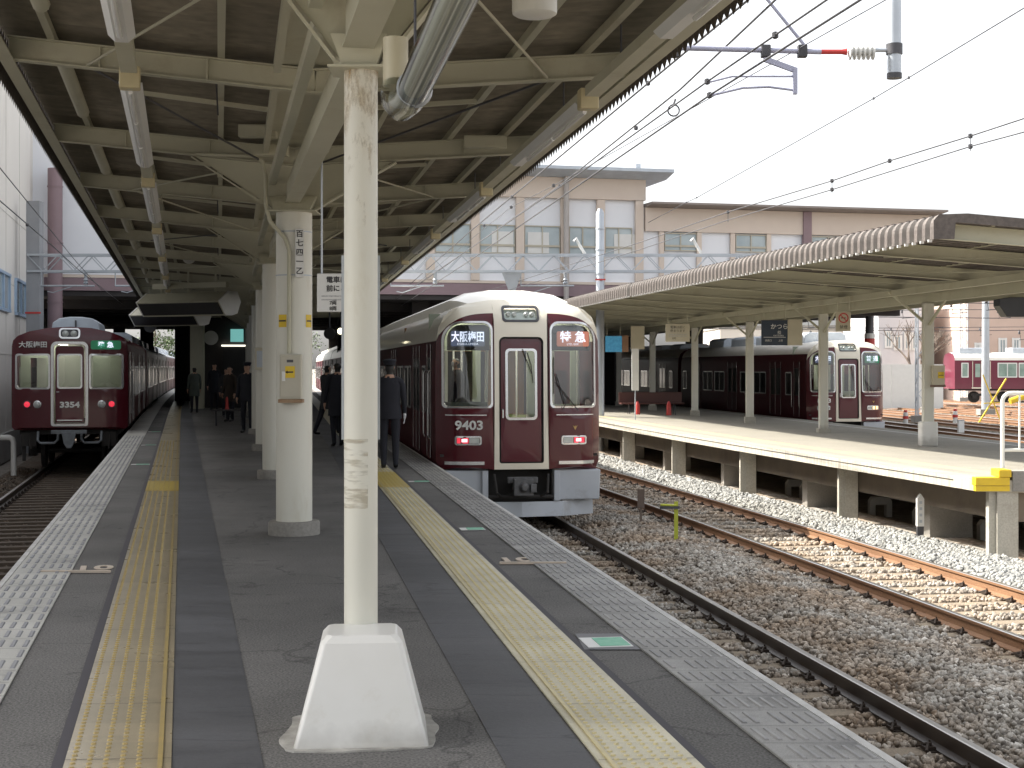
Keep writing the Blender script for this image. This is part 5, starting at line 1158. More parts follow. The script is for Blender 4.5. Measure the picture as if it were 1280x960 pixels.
def old_train(label, fn, y, zr, number, ncars):
    a = math.atan2(-(fn(y + 12) - fn(y)), 12); t = thing('commuter_train', label, 'train', (fn(y), y, zr), a)
    fy = lambda x, z: .04 * (x / 1.37) ** 2 + .16 * max(0, (abs(x) - 1.1) / .27) ** 2 + .10 * max(0, (z - 3.2) / .35) ** 2
    of = offs(fy); L = 18.4
    wl_ = rr(-1.24, -.49, 2.05, 2.86, .06); wr_ = rr(.49, 1.24, 2.05, 2.86, .06); dr = rr(-.37, .37, 1.17, 3.12, (.03, .03, .10, .10))
    b = MB(); panel(b, SIDE3, [wl_, wr_, dr], lambda p, q: (p, fy(p, q), q), lambda c: 0, .12); b.build('front_face', MAROON, t, smooth=True)
    b = loft_shell(SIDE3, fy, L, 'x', None, lambda x, z: 1 if z > 3.30 else 0, None); b.build('body', [MAROONS, pm('grey roof', (.35, .37, .4), None, 2, .6)], t, smooth=True)
    for w_ in (wl_, wr_):
        cx = sum(p[0] for p in w_) / len(w_)
        b = MB(); panel(b, w_, [], lambda p, q: of(p, q, -.012), lambda c: 0, .3); g_ = b.build('windscreen', CGLASS, t)
        b = MB(); ring(b, [(cx + (x - cx) * 1.09, 2.455 + (z - 2.455) * 1.08) for x, z in w_], [(cx + (x - cx) * .97, 2.455 + (z - 2.455) * .97) for x, z in w_], of, -.002, .018); b.build('window_trim', SILVER, g_, smooth=True)
    dw = rr(-.27, .27, 2.06, 2.86, .06)
    b = MB(); panel(b, rr(-.34, .34, 1.20, 3.08, (.03, .03, .08, .08)), [dw], lambda p, q: of(p, q, -.03), lambda c: 0, .3); d = b.build('front_door', MAROOND, t)
    b = MB(); panel(b, dw, [], lambda p, q: of(p, q, -.035), lambda c: 0, .3); b.build('door_window', CGLASS, d)
    b = MB(); ring(b, rr(-.30, .30, 2.03, 2.89, .07), rr(-.26, .26, 2.07, 2.85, .06), of, -.029, -.016); b.build('door_window_trim', SILVER, d, smooth=True)
    b = MB(); ring(b, rr(-.44, .44, 1.11, 3.19, (.06, .06, .14, .14)), rr(-.375, .375, 1.165, 3.125, (.04, .04, .10, .10)), of, -.001, .03); b.build('door_surround', SILVER, t, smooth=True)
    b = MB(); b.tube([of(-.32, 1.95, -.02), of(-.24, 1.95, .01)], .01, 6); b.build('door_handle', SILVER, d)
    b = MB(); b.box(-.3, .3, fy(0, 1.25) + .0, fy(0, 1.25) + .02, 1.24, 1.27); b.build('door_kick_strip', SILVER, d)
    text('number', number, .20, facing(.0, fy(0, 1.62) - .01 + .03, 1.63), SIGNW, d, .012, bold=.006, sx=1.2) if False else text('number', number, .19, facing(0, fy(0, 1.62) + .010, 1.63), MATS['white paint'], d, .014, bold=.008, sx=1.25)
    b = MB(); panel(b, rr(-.235, .235, 3.27, 3.50, .07), [], lambda p, q: of(p, q, .012), lambda c: 0, .2); h = b.build('headlight_housing', STEELD, t)
    b = MB(); ring(b, rr(-.25, .25, 3.26, 3.51, .08), rr(-.21, .21, 3.295, 3.475, .06), of, .0, .035); b.build('headlight_trim', SILVER, h, smooth=True)
    b = MB()
    for x in (-.1, .1): b.lathe([(.078, 0), (.078, .015), (.05, .03)], n=18, M=Matrix.Translation((x, fy(x, 3.385) - .012, 3.385)) @ Matrix.Rotation(R(90), 4, 'X'))
    b.build('headlight', LENS, h, smooth=True)
    for x, mt in ((-1.0, TLAMP), (-.76, LENS), (.76, LENS), (1.0, TLAMP)):
        M = Matrix.Translation((x, fy(x, 1.65), 1.65)) @ Matrix.Rotation(R(90), 4, 'X')
        b = MB(); b.lathe([(.095, 0), (.095, .04), (.075, .045)], n=20, M=M); la = b.build('lamp_rim', SILVER if mt is LENS else STEELD, t, smooth=True)
        b = MB(); b.lathe([(.072, .046), (.06, .065), (.02, .075)], n=18, M=M); b.build('tail_lamp' if mt is TLAMP else 'marker_lamp', mt, la, smooth=True)
    for cx, w, txt, bgm, mt in ((-.86, .34, '大阪梅田', None, SIGNW), (.86, .36, '準 急', LEDG, LEDW)):
        if bgm: MB().prism(rr(cx - w, cx + w, 3.0, 3.22, .05), fy(cx, 3.1) - .012, fy(cx, 3.1) + .05, 'y').build('destination_sign', bgm, t)
        text('sign_lettering', txt, .16, facing(cx, fy(cx, 3.1) - .026, 3.105), mt, t, .012, bold=.003, sx=1.05)
    b = MB(); b.box(-1.32, 1.32, .2, 6, 1.08, 1.12); b.build('cab_floor', UNDER, t)
    b = MB(); b.box(-1.34, -.45, 1.9, 1.94, 1.1, 2.0); b.box(-1.34, -.45, 1.9, 1.94, 2.8, 3.3); b.box(-1.34, -1.1, 1.9, 1.94, 2.0, 2.8); b.box(-.7, -.45, 1.9, 1.94, 2.0, 2.8); b.box(.45, 1.34, 1.9, 1.94, 1.1, 3.3); b.build('cab_bulkhead', LINEN, t)
    b = MB(); b.box(-1.3, 1.3, 5.8, 5.85, 1.1, 3.3); b.build('saloon_partition', PASSW, t)
    b = MB(); b.box(-.42, .42, -.25, -.12, .93, 1.02); b.prism([(-.17, .97), (.17, .97), (.12, .70), (.05, .58), (-.05, .58), (-.12, .70)], -.30, -.12, 'y'); b.tube([(0, -.2, .8), (0, .6, .8)], .09, 10)
    for s in (-1, 1): b.tube([(s * .75, .1, .98), (s * .75, -.02, .76), (s * .68, -.04, .70), (s * .36, -.04, .70), (s * .28, -.02, .78), (s * .28, .1, .98)], .032, 10)
    b.build('coupler', pm('coupler blue grey', (.22, .24, .26), (.14, .15, .16), 8, .6, metal=.2), t, bevel=.008)
    b = MB(); b.box(-1.2, 1.2, .3, .5, .9, 1.05); b.box(-1.15, -.8, .2, .5, .62, .95); b.box(.75, 1.1, .2, .5, .6, .95)
    for s in (-1, 1): b.tube([(s * .95, .2, .95), (s * .93, .1, .55), (s * .9, .25, .4)], .025, 8); b.box(s * 1.1 - .04, s * 1.1 + .04, .3, .38, .25, 1.0)
    b.build('underframe_hoses', UNDER, t)
    b = MB(); b.box(-.9, -.6, .9, 1.8, 3.22, 3.26); b.box(-.6, -.45, 2.3, 5.6, 3.18, 3.22); b.box(.45, .6, .8, 1.8, 3.18, 3.22); b.build('interior_fill_lights', CFILL, t)  # added fill lights behind the windscreens
    add_side(t, L, True, lead=True, style='old', z0=1.1); bogie(t, 2.8); bogie(t, 15.6); underbits(t, L)
    MB().prism([(-.58, 3.5), (-.56, 3.72), (-.45, 3.82), (-.2, 3.86), (.2, 3.86), (.45, 3.82), (.56, 3.72), (.58, 3.5)], 1.0, 4.8, 'y').build('roof_unit', ROOFG, t, bevel=.03, smooth=True) if False else MB().prism([(-.62, 3.45), (-.58, 3.72), (-.42, 3.83), (-.15, 3.87), (.15, 3.87), (.42, 3.83), (.58, 3.72), (.62, 3.45)], 2.2, 5.0, 'y').build('roof_unit', ROOFG, t, bevel=.03)
    MB().box(-.02, .02, 2.12, 2.19, 3.5, 3.78).build('aerial', STEELD, t)
    for k in range(1, ncars): carriage_at(t, fn, y, k, SIDE3, zr, 3.24, DGLASS, 'old', 3, MATS['grey roof'], False)
    return t
old_train('older all maroon train 3354 with silver ringed centre door on the far left track', tL, 36.4, RAIL, '3354', 6)
# distant red train in the yard, seen from its side
YM = pm('sunlit maroon paint', (0.15, 0.016, 0.04), (0.13, 0.014, 0.034), 1, .35, coat=.5)  # maroon lightened in its colour to look sunlit
t = thing('commuter_train', 'distant red train with cream roof standing sideways in the yard behind the guard rail', 'train', (31.6, 107, -.96), 0)
p_ = MB(); a_ = -90
PR = [(-1.385, 1.0), (-1.385, 3.05), (-1.33, 3.25), (-1.0, 3.5), (0, 3.62), (1.0, 3.5), (1.33, 3.25), (1.385, 3.05), (1.385, 1.0)]
for k in range(3):
    x0 = k * 18.9
    b = MB(); b.prism(PR, x0, x0 + 18.4, 'x'); 
    b.m = [1 if all(b.v[i][2] > 3.04 for i in f) and len(f) == 4 else 0 for f in b.f]
    c = b.build('carriage', [YM, IVROOF], t)
    for y_, w in ((.72, .42), (1.9, 0), (3.75, 1.3), (5.25, 1.3), (6.9, 1.3), (8.9, 0), (10.9, 1.3), (12.4, 1.3), (14.0, 1.3), (16.2, 0), (17.7, .5)):
        b = MB()
        if w == 0:
            b.box(x0 + y_ - .62, x0 + y_ + .62, -1.40, -1.386, 1.15, 2.98); dd = b.build('door', YM, c)
            b = MB(); b.box(x0 + y_ - .45, x0 + y_ - .08, -1.41, -1.401, 1.85, 2.8); b.box(x0 + y_ + .08, x0 + y_ + .45, -1.41, -1.401, 1.85, 2.8); b.build('door_glass', PGLASS, c)
            b = MB()
            for q in (-.63, .0, .63): b.box(x0 + y_ + q - .02, x0 + y_ + q + .02, -1.415, -1.402, 1.15, 2.98)
            b.box(x0 + y_ - .7, x0 + y_ + .7, -1.43, -1.39, 1.04, 1.12); b.build('door_trim', IVORY, c)
        else:
            b.box(x0 + y_ - w / 2, x0 + y_ + w / 2, -1.40, -1.386, 1.88, 2.82); b.build('window', PGLASS, c)
            b = MB(); ring(b, rr(x0 + y_ - w / 2 - .05, x0 + y_ + w / 2 + .05, 1.82, 2.88, .05), rr(x0 + y_ - w / 2 + .02, x0 + y_ + w / 2 - .02, 1.9, 2.8, .04), lambda a, c_, d: (a, -1.387 - d, c_), 0, .03)
            if w > 1: b.box(x0 + y_ - .03, x0 + y_ + .03, -1.415, -1.40, 1.88, 2.82)
            b.build('window_frame', SIGNW, c)
    for y_ in (1.6, 5.4, 9.2, 13, 16.6): MB().box(x0 + y_ - 1.1, x0 + y_ + 1.1, -.75, .75, 3.5, 3.95).build('roof_unit', ROOFG, c, bevel=.05)
    b = MB()
    for q in (2.6, 15.6):
        for w in (-1.05, 1.05): b.lathe([(.42, -.06), (.42, .06)], n=18, M=Matrix.Translation((x0 + q + w, -.74, .43)) @ Matrix.Rotation(R(90), 4, 'X')); b.box(x0 + q + w - .15, x0 + q + w + .15, -1.1, -.9, .3, .6)
        b.box(x0 + q - 1.3, x0 + q + 1.3, -1.08, -.95, .5, .68)
    for q, w in ((5.6, 1.5), (8, 1.8), (11, 2.2)): b.box(x0 + q - w / 2, x0 + q + w / 2, -1.2, -.5, .45, .98)
    b.box(x0 + .3, x0 + 18, -1.2, 1.2, .88, .999); b.build('bogies', UNDER, c)
    text('number', '3', .3, facing(x0 + 8.0, -1.40, 1.55), SIGNW, c, .005) if False else MB().box(x0 + 7.8, x0 + 8.5, -1.40, -1.388, 1.5, 1.68).build('number_marks', SIGNW, c)
# ================================================================== STATION BUILDING OVER THE TRACKS
FA = math.atan(.25); FM = Matrix.Translation((0, 60, 0)) @ Matrix.Rotation(FA, 4, 'Z')
def fx(pxx):  # facade coordinate u for a photo column
    r = (pxx - 640) / F; Yq = 60 / (1 - .25 * r); return r * Yq / math.cos(FA)
sb = thing('station_building', 'pale station building with beige pilasters and long window bands bridging the tracks', 'building', (0, 60, 0), FA)
W0, W1, W2 = fx(-40), fx(802), fx(1172)
D = 40
b = MB(); b.box(W0, W1, 0, D, 4.5, 4.98); b.box(W1, W2, 0, D, 4.5, 4.98); b.build('mauve_girder', MAUVE, sb)
b = MB(); b.box(W0, fx(330), .02, .119, 5.11, 10.6); b.box(W0, W1, .12, D - .1, 4.99, 9.3); b.box(W1 + .01, W2, .12, D - .1, 4.99, 8.25); b.build('wall', PANELW, sb)
b = MB(); b.box(W0, W2, -.02, .11, 4.99, 5.10); b.box(fx(330) + .01, W1 + .15, -.10, .11, 8.50, 9.35); b.box(W1 + .151, W2, -.06, .11, 7.25, 8.22); b.build('beige_band', PINKB, sb)
b = MB(); b.prism([(-1.2, 9.55), (-1.2, 9.68), (D + .5, 9.95), (D + .5, 9.36), (-.2, 9.36)], fx(330), W1 + 1.0, 'x'); rf = b.build('roof', ROOFG, sb)
b = MB(); b.prism([(-.9, 8.30), (-.9, 8.38), (D, 8.8), (D, 8.235), (-.1, 8.235)], W1 + .16, W2, 'x'); b.build('roof_edge', pm('grey brown roof edge', (.28, .24, .22), None, 2, .6), sb)
b = MB(); b.box(fx(790), fx(796), -.5, -.4, 9.6, 9.95); b.build('roof_vent', STEEL, rf)
def window_bank(x0, x1, z0, z1, par, transom=None, n=2, sash=SASH):
    g_ = MB().box(x0, x1, .06, .10, z0, z1).build('window', WGLASS, par)
    b = MB(); w = .04
    b.box(x0, x1, .0, .058, z0, z0 + w); b.box(x0, x1, .0, .058, z1 - w, z1)
    for i in range(n + 1): q = x0 + (x1 - x0) * i / n; b.box(max(x0, q - w / 2), min(x1, q + w / 2), .003, .056, z0 + w, z1 - w)
    if transom: b.box(x0 + .01, x1 - .01, -.01, .054, transom, transom + .08)
    b.build('window_frame', sash, g_); return g_
for a, c in ((594, 650), (650, 706), (706, 751), (751, 796), (538, 594), (482, 538), (426, 482)):
    window_bank(fx(a) + .2, fx(c) - .2, 6.2, 7.37, sb, 6.5)
b = MB()
for q in (426, 482, 538, 594, 650, 706, 751, 799): b.box(fx(q) - .17, fx(q) + .17, -.06, .10, 5.11, 8.49)
b.build('pilasters', PINKB, sb)
for k, x in enumerate((345, 385)): MB().box(fx(x) - .15, fx(x) + .15, -.06, .10, 5.11, 8.49).build('pilaster', PINKB, sb)
for q in (615, 660, 768): 
    MB().box(fx(q), fx(q) + .9, .03, .058, 6.25, 7.1).build('paper_blind', SIGNW, sb)
for a, c in ((831, 871), (920, 958), (1015, 1056), (1090, 1130)): window_bank(fx(a), fx(c), 6.45, 7.2, sb, 6.62)
for q in (827, 874, 916, 961, 1012, 1062, 1084): MB().box(fx(q) - .1, fx(q) + .1, -.03, .10, 5.11, 7.24).build('pilaster', PINKB, sb)
MB().box(fx(1003), fx(1013), -.14, .05, 5.11, 8.22).build('mauve_pilaster', MAUVE, sb)
b = MB(); b.tube([(fx(706), -.22, -1.3), (fx(706), -.22, 9.4)], .11, 10); b.build('downpipe', pm('grey downpipe', (.45, .42, .40), None, 2, .5), sb)
# soffit beams and piers
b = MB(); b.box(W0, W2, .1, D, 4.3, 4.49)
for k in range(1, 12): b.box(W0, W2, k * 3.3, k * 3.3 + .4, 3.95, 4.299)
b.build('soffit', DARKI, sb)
for u, v in ((fx(70), 1.0),):
    b = MB(); b.tube([(u, -.6, -1.3), (u, -.6, 9.0)], .27, 20)
    for z in (4.0, 6.2, 8.3): b.lathe([(.29, z), (.29, z + .05)], (u, -.6, 0), 20)
    b.build('mauve_column', MAUVE, sb, smooth=True)
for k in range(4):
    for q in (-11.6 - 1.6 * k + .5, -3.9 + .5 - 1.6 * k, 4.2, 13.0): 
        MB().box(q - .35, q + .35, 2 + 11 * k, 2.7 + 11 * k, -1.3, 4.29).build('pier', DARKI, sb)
# side walls added under the building to shut out daylight
MB().box(W0 + 2, W0 + 2.3, 3, D, -1.3, 4.29).build('light_block_wall', DARKI, sb)
MB().box(6.3, 6.6, 6, D, -1.3, 4.29).build('light_block_wall', DARKI, sb)
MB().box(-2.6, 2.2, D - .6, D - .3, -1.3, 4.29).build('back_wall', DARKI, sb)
# ------------------------------------------------ left building wall
wx = lambda y: -5.6 - .223 * y
a = math.atan(.223); t = thing('trackside_building', 'tall off white building wall with blue framed windows along the left track', 'building', (wx(8), 8, -.9), a)
Lw = 50.2; b = MB(); b.box(-12, 0, 0, Lw, .45, 11.4); b.build('wall', WALLW, t)
MB().box(-12, .10, .0, Lw + .05, -.45, .445).build('plinth', pm('grey plinth', (.36, .35, .34), (.28, .27, .26), 1, .8, coords='World'), t)
b = MB()
for z in (2.9, 5.2, 7.4): b.box(.001, .012, .1, Lw - .1, z, z + .02)
for y in range(4, 50, 4): b.box(.0012, .0125, y, y + .015, .5, 11.3)
b.build('panel_joints', pm('joint grey', (.62, .60, .56), None, 2, .7), t)
for i, (y0, y1) in enumerate([(42.8, 49.2), (34.2, 40.9), (25.6, 32.3)]):
    g_ = MB().box(.0, .03, y0 - .25, y1 - .25, 4.28, 5.46).build('window', WGLASS, t)
    b = MB(); n = 4
    for z in (4.25, 5.40): b.box(.0, .10, y0 - .3, y1 - .2, z, z + .09)
    for k in range(n + 1): q = y0 - .25 + (y1 - y0) * k / n; b.box(.0, .08, q - .10, q + .10, 4.34, 5.40)
    b.build('window_frame', BSASH, g_)
MB().tube([(.16, Lw - .6, .4), (.16, Lw - .6, 9.3)], .07, 10).build('downpipe', SIGNW, t, smooth=True)
t = thing('vent_pipe', 'small white bent vent pipe at the foot of the left building wall', 'pipe', (wx(33) + .45, 33.5, -1.2))
p = atY(17, 545, 37); t.location = (p.x, 37, -1.2)
MB().tube([(0, 0, .0), (0, 0, .92), (-.03, 0, 1.0), (-.10, 0, 1.04), (-.32, 0, 1.04)], .07, 12).build('pipe', WHITE, t, smooth=True)
# ------------------------------------------------ gantries, masts
def lattice(b, p0, p1, h, w, n, r=.03):
    p0 = Vector(p0); p1 = Vector(p1); d = (p1 - p0); s = Vector((-d.y, d.x, 0)).normalized() * w / 2; up = Vector((0, 0, h))
    for sg in (-1, 1):
        for z in (0, 1): b.bar(p0 + s * sg + up * z, p1 + s * sg + up * z, .07, .07)
        for i in range(n):
            a = p0 + d * (i / n); c = p0 + d * ((i + 1) / n); m_ = (a + c) / 2
            b.bar(a + s * sg + up, m_ + s * sg, r, r); b.bar(m_ + s * sg, c + s * sg + up, r, r)
    for i in range(n + 1):
        a = p0 + d * (i / n)
        for z in (0, 1): b.bar(a - s + up * z, a + s + up * z, r, r)
t = thing('overhead_gantry', 'pale steel lattice gantry spanning the tracks in front of the station building', 'gantry', (0, 0, 0))
b = MB(); lattice(b, (-16.3, 50, 4.83), (10.8, 50, 4.83), .55, .5, 26); b.build('lattice_beam', STEEL, t)
MB().box(-16.35, -15.9, 49.8, 50.25, -1.3, 7.2).build('mast', pm('grey mast', (.30, .31, .33), None, 2, .6), t)
b = MB(); p = atY(750, 300, 49.6); b.tube([(p.x, 49.55, -1.3), (p.x, 49.55, 6.75), (p.x, 49.55, 6.9)], [.14, .14, .07], 16)
for z in (4.7, 5.5, 6.2): b.lathe([(.155, z), (.155, z + .05)], (p.x, 49.55, 0), 16)
b.build('mast', STEEL, t, smooth=True)
MB().box(p.x - .17, p.x + .17, 49.37, 49.40, 4.5, 4.55).build('red_band', REDP, t); MB().box(-16.38, -15.85, 49.77, 49.79, 3.4, 3.46).build('red_band', REDP, t)
for q in (722, 868):
    p = atY(q, 310, 50); b = MB(); b.tube([(p.x + .25, 50, 5.42), (p.x + .05, 50, 5.75), (p.x - .05, 50, 5.95), (p.x - .12, 50, 5.85)], .05, 8); b.build('insulator_arm', SIGNW, t, smooth=True)
b = MB(); b.hexa([(-.12, 49.9, 4.2), (.12, 49.9, 4.2), (.12, 50.1, 4.2), (-.12, 50.1, 4.2)], [(-.35, 49.85, 4.82), (.35, 49.85, 4.82), (.35, 50.15, 4.82), (-.35, 50.15, 4.82)]); b.tube([(0, 50, 4.2), (0, 50, 3.6)], .09, 10); b.build('drop_post', STEEL, t)
for xx in (-15.0, -12.5, -3.2, 1.2):
    b = MB(); b.tube([(xx - .9, 50, 4.35), (xx + .9, 50, 4.35)], .03, 8); b.tube([(xx - .9, 50, 4.82), (xx - .9, 50, 4.35)], .02, 6); b.tube([(xx + .2, 50, 4.35), (xx - .5, 50, 4.12), (xx - .7, 50, 4.16)], .018, 6); b.lathe([(.06, 4.40), (.09, 4.45), (.05, 4.5), (.09, 4.55), (.05, 4.6), (.06, 4.8)], (xx + .6, 50, 0), 10); b.build('registration_arm', STEEL, t, smooth=True)
# near bracket, top right
YB = 14.15
t = thing('hanging_bracket', 'grey hanging tube with ribbed insulator and red sleeved arm holding the wires at top right', 'wire bracket', (3.655, YB, 4.38))
MB().tube([(0, 0, 0), (0, 0, 3.4)], .066, 20).build('hanging_tube', STEEL, t, smooth=True); MB().lathe([(.072, -.02), (.072, .03)], n=20).build('end_ring', STEELD, t, smooth=True)
zz = .27 - .0; M = Matrix.Translation((0, 0, zz))
MB().lathe([(.078, -.05), (.078, .05)], (0, 0, .26), 20).build('clamp', STEELD, t, smooth=True)
b = MB(); b.tube([(-.07, 0, .25), (-.18, 0, .25)], .02, 8); b.build('clevis', STEEL, t)
b = MB(); P_ = []; x = -.19
pr = []
for k in range(6): pr += [(.032, x_ := x - k * .044), (.078, x_ - .008), (.074, x_ - .022), (.032, x_ - .03)]
pts = [(q[1], 0, .235) for q in pr]; b.tube(pts, [q[0] for q in pr], 16); b.build('insulator', SIGNW, t, smooth=True)
MB().tube([(-.455, 0, .235), (-.50, 0, .235), (-.70, 0, .235)], [.034, .024, .024], 12).build('red_sleeve', REDP, t, smooth=True)
MB().tube([(-.70, 0, .235), (-2.3, 0, .28)], .026, 12).build('arm', pm('violet grey arm', (.40, .41, .52), None, 2, .5, metal=.3), t, smooth=True)
MB().tube([(-.86, 0, .30), (-1.55, 0, 1.15), (-1.9, 0, 1.6)], .016, 8).build('stay', MATS['violet grey arm'], t, smooth=True)
for x in (-.88, -1.23, -2.10): MB().box(x - .045, x + .045, -.04, .04, .18, .30).build('arm_clamp', STEELD, t, bevel=.01)
b = MB(); b.bar((-1.25, 0, .17), (-.95, 0, .06), .04, .05); b.bar((-.95, 0, .08), (-.95, 0, -.17), .04, .06); b.build('drop_arm', MATS['violet grey arm'], t)
b = MB(); b.tube([(-.97, 0, .0), (-1.3, 0, .0), (-1.55, 0, .0), (-1.79, 0, -.06)], .010, 8); b.tube([(-.97, 0, -.13), (-1.2, 0, -.10), (-1.45, 0, -.11), (-1.766, 0, -.185)], .012, 8); b.build('registration_arm', MATS['violet grey arm'], t, smooth=True)
t2_ = thing('overhead_gantry', 'lattice gantry above the frame that carries the hanging tube at top right', 'gantry', (0, 0, 0))
b = MB(); lattice(b, (-8.6, YB, 7.75), (11.2, YB, 7.75), .5, .5, 18); b.build('lattice_beam', STEEL, t2_)
for x in (-8.6, 11.2): MB().box(x - .15, x + .15, YB - .15, YB + .15, -1.3, 8.25).build('mast', STEEL, t2_)
# wires
WN = [0]
def wire(label, pts, r=.008, clamps=(), far=None, ext=None):
    P = []
    for (a, c, h) in pts: 
        Y = h * F / (459 - c); P.append(Vector(((a - 640) / F * Y, Y, 1.6 + h)))
    if ext:
        d = (P[0] - P[1]); P = [P[0] + d * (ext / d.length)] + P
    if far:
        d = P[-1] - P[-2]; e = P[-1] + d * (far / d.length); e.z = P[-1].z - .0; P.append(e)
    t = thing('overhead_wire', label, 'wire', P[0], 0, 'overhead wires')
    MB().tube([p - P[0] for p in P], r, 6).build('wire', STEELD, t)
    for (a, c, h) in clamps:
        Y = h * F / (459 - c); q = Vector(((a - 640) / F * Y, Y, 1.6 + h)) - P[0]; MB().lathe([(.012, -.03), (.028, -.02), (.028, .02), (.012, .03)], q, 10).build('clamp', STEELD, t)
    return t
wire('leftmost overhead wire running beside the right edge of our canopy', [(935, 0, 3.3), (810, 104, 3.3), (588, 289, 3.3), (530, 340, 3.3)], .012, [(810, 104, 3.3), (640, 246, 3.3)], 25, 5)
wire('right hand contact wire held by the lower curved arm at top right', [(1075, 0, 2.60), (887, 119, 2.60), (740, 220, 2.60), (593, 322, 2.60), (520, 370, 2.60)], .010, [(887, 119, 2.60)], 30, 4)
wire('contact wire held by the upper curved arm at top right', [(1033, 0, 2.73), (884, 102, 2.73), (720, 220, 2.73), (571, 322, 2.73), (500, 370, 2.73)], .009, [(884, 102, 2.73), (969, 44, 2.73)], 30, 4)
wire('thick messenger wire between the canopy edge and the contact wires', [(969, 0, 3.25), (850, 112, 3.25), (700, 232, 3.25), (560, 330, 3.25)], .011, [(700, 232, 3.25), (795, 160, 3.25)], 28, 5)
wire('thin sagging wire with droppers crossing in front of the station building', [(810, 166, 3.0), (692, 232, 2.95), (639, 259, 2.9), (560, 322, 2.95)], .005, [(692, 232, 2.95), (639, 259, 2.9), (605, 282, 2.93)], 20, 7)
wire('thin high wire crossing the sky above the opposite canopy', [(1280, 10, 6.3), (1136, 97, 6.2), (1092, 123, 6.15), (871, 247, 6.0), (858, 253, 6.0), (690, 342, 6.0)], .012, [(1136, 97, 6.2), (1092, 123, 6.15), (871, 247, 6.0), (858, 253, 6.0)], 20, 6)
wire('messenger wire with clamps in the sky over the sunlit track', [(1280, 148, 2.85), (1213, 170, 2.80), (1112, 201, 2.78), (1040, 226, 2.78), (910, 265, 2.85), (800, 303, 2.9), (690, 338, 2.9)], .009, [(1213, 170, 2.8), (1112, 201, 2.78), (1040, 226, 2.78), (910, 265, 2.85)], 30, 6)
wire('lower contact wire in the sky over the sunlit track', [(1280, 165, 2.6), (1213, 183, 2.6), (1040, 237, 2.6), (907, 276, 2.6), (800, 312, 2.6), (690, 346, 2.6)], .008, [(1213, 183, 2.6), (1040, 237, 2.6)], 30, 6)
wire('upper wire over the far left track', [(0, 210, 2.9), (48, 269, 2.9), (96, 328, 2.9), (125, 360, 2.9)], .009, [], 20, 6)
wire('lower contact wire over the far left track', [(0, 251, 2.55), (63, 305, 2.55), (98, 337, 2.55), (140, 370, 2.55)], .010, [(34, 281, 2.55)], 30, 6)
# droppers between messenger and contact over the sunlit track
for i, (a, c) in enumerate(((1213, 170), (1040, 226), (910, 265))):
    Y = 2.78 * F / (459 - c); x = (a - 640) / F * Y; o = MB().tube([(0, 0, .0), (0, 0, -.18)], .005, 5).build('wire_dropper', STEELD, loc=(x, Y, 4.38)); tag(o, 'short dropper between the two wires over the sunlit track, %s' % ['rightmost', 'middle one', 'leftmost'][i], 'wire', 'wire droppers')
t = thing('wire_hanger_ring', 'small dark ring hanger on the wires left of the curved arms', 'wire fitting', atY(842, 138, 15.6)); b = MB(); b.tube([(.06 * math.cos(R(a)), 0, .06 * math.sin(R(a))) for a in range(0, 361, 24)], .009, 6, caps=False); b.tube([(0, 0, .06), (.02, 0, .12)], .012, 6); b.build('ring', STEELD, t)
# yard masts and far clutter of wires
def mast(lab, x, Y, top, w, mat=STEEL, nm='lattice_mast', lat=True, band=False):
    t = thing(nm, lab, 'mast', (x, Y, -1.3))
    b = MB()
    if lat:
        for i in (-1, 1):
            for j in (-1, 1): b.bar((i * w / 2, j * w / 2, 0), (i * w / 2, j * w / 2, top + 1.3), .07, .07)
        n = int((top + 1.3) / .5)
        for k in range(n): s = 1 if k % 2 else -1; b.bar((-s * w / 2, -w / 2, k * .5), (s * w / 2, -w / 2, k * .5 + .5), .03, .03); b.bar((-w / 2, -s * w / 2, k * .5), (-w / 2, s * w / 2, k * .5 + .5), .03, .03)
    else: b.tube([(0, 0, 0), (0, 0, top + 1.3)], [w * .55, w * .45], 14)
    b.build('mast_body', mat, t, smooth=not lat)
    MB().box(-w, w, -w, w, 0, .35).build('footing', CONC, t)
    if band:
        MB().lathe([(w * .6, 3.9), (w * .6, 4.25)], n=14).build('red_band', REDP, t); MB().lathe([(w * .61, 4.26), (w * .61, 4.5)], n=14).build('white_band', SIGNW, t)
    return t
mast('grey lattice mast in the yard right beside the near column of the opposite platform', (1151 - 640) / F * 78, 78, 6.5, .42)
mast('slim pale mast standing in front of the distant red train', (1232 - 640) / F * 90, 90, 7, .45, lat=False)
mast('dark mast with a red and white band behind the far side train', (1087 - 640) / F * 70, 70, 5.4, .42, mat=STEELD, lat=False, band=True)
mast('dark thin pole in the yard left of the distant red train', (1158 - 640) / F * 95, 95, 7, .3, mat=STEELD, lat=False)
mast('pale lattice mast far away behind the yard', (1205 - 640) / F * 125, 125, 8, .5)
b = None
for k, (z, Y) in enumerate([(4.4, 80), (5.2, 80), (4.0, 92), (5.6, 100), (4.6, 108), (5.0, 70)]):
    t = thing('span_wire', ['span wire across the yard at the level of the red band', 'second span wire across the yard, just above', 'low span wire across the yard in front of the red train', 'high span wire far across the yard', 'far span wire above the red train roof', 'nearest span wire of the yard'][k], 'wire', (12, Y, z), 0, 'span wires across the yard')
    MB().tube([(0, 0, 0), (14, 0, -.15), (30, 1, 0), (60, 2, .1)], .022, 5).build('wire', STEELD, t)
    for q in range(5):
        x = 4 + q * 6.5 + k * 1.3; b = MB(); b.tube([(x, .2, -.05), (x + .1, .2, -.7)], .015, 5); b.tube([(x, .2, -.7), (x + .9, .3, -.62)], .018, 5); b.lathe([(.05, -.35), (.09, -.3), (.05, -.25), (.09, -.2), (.05, -.15)], (x, .2, 0), 8); b.build('wire_fitting', STEELD, t)
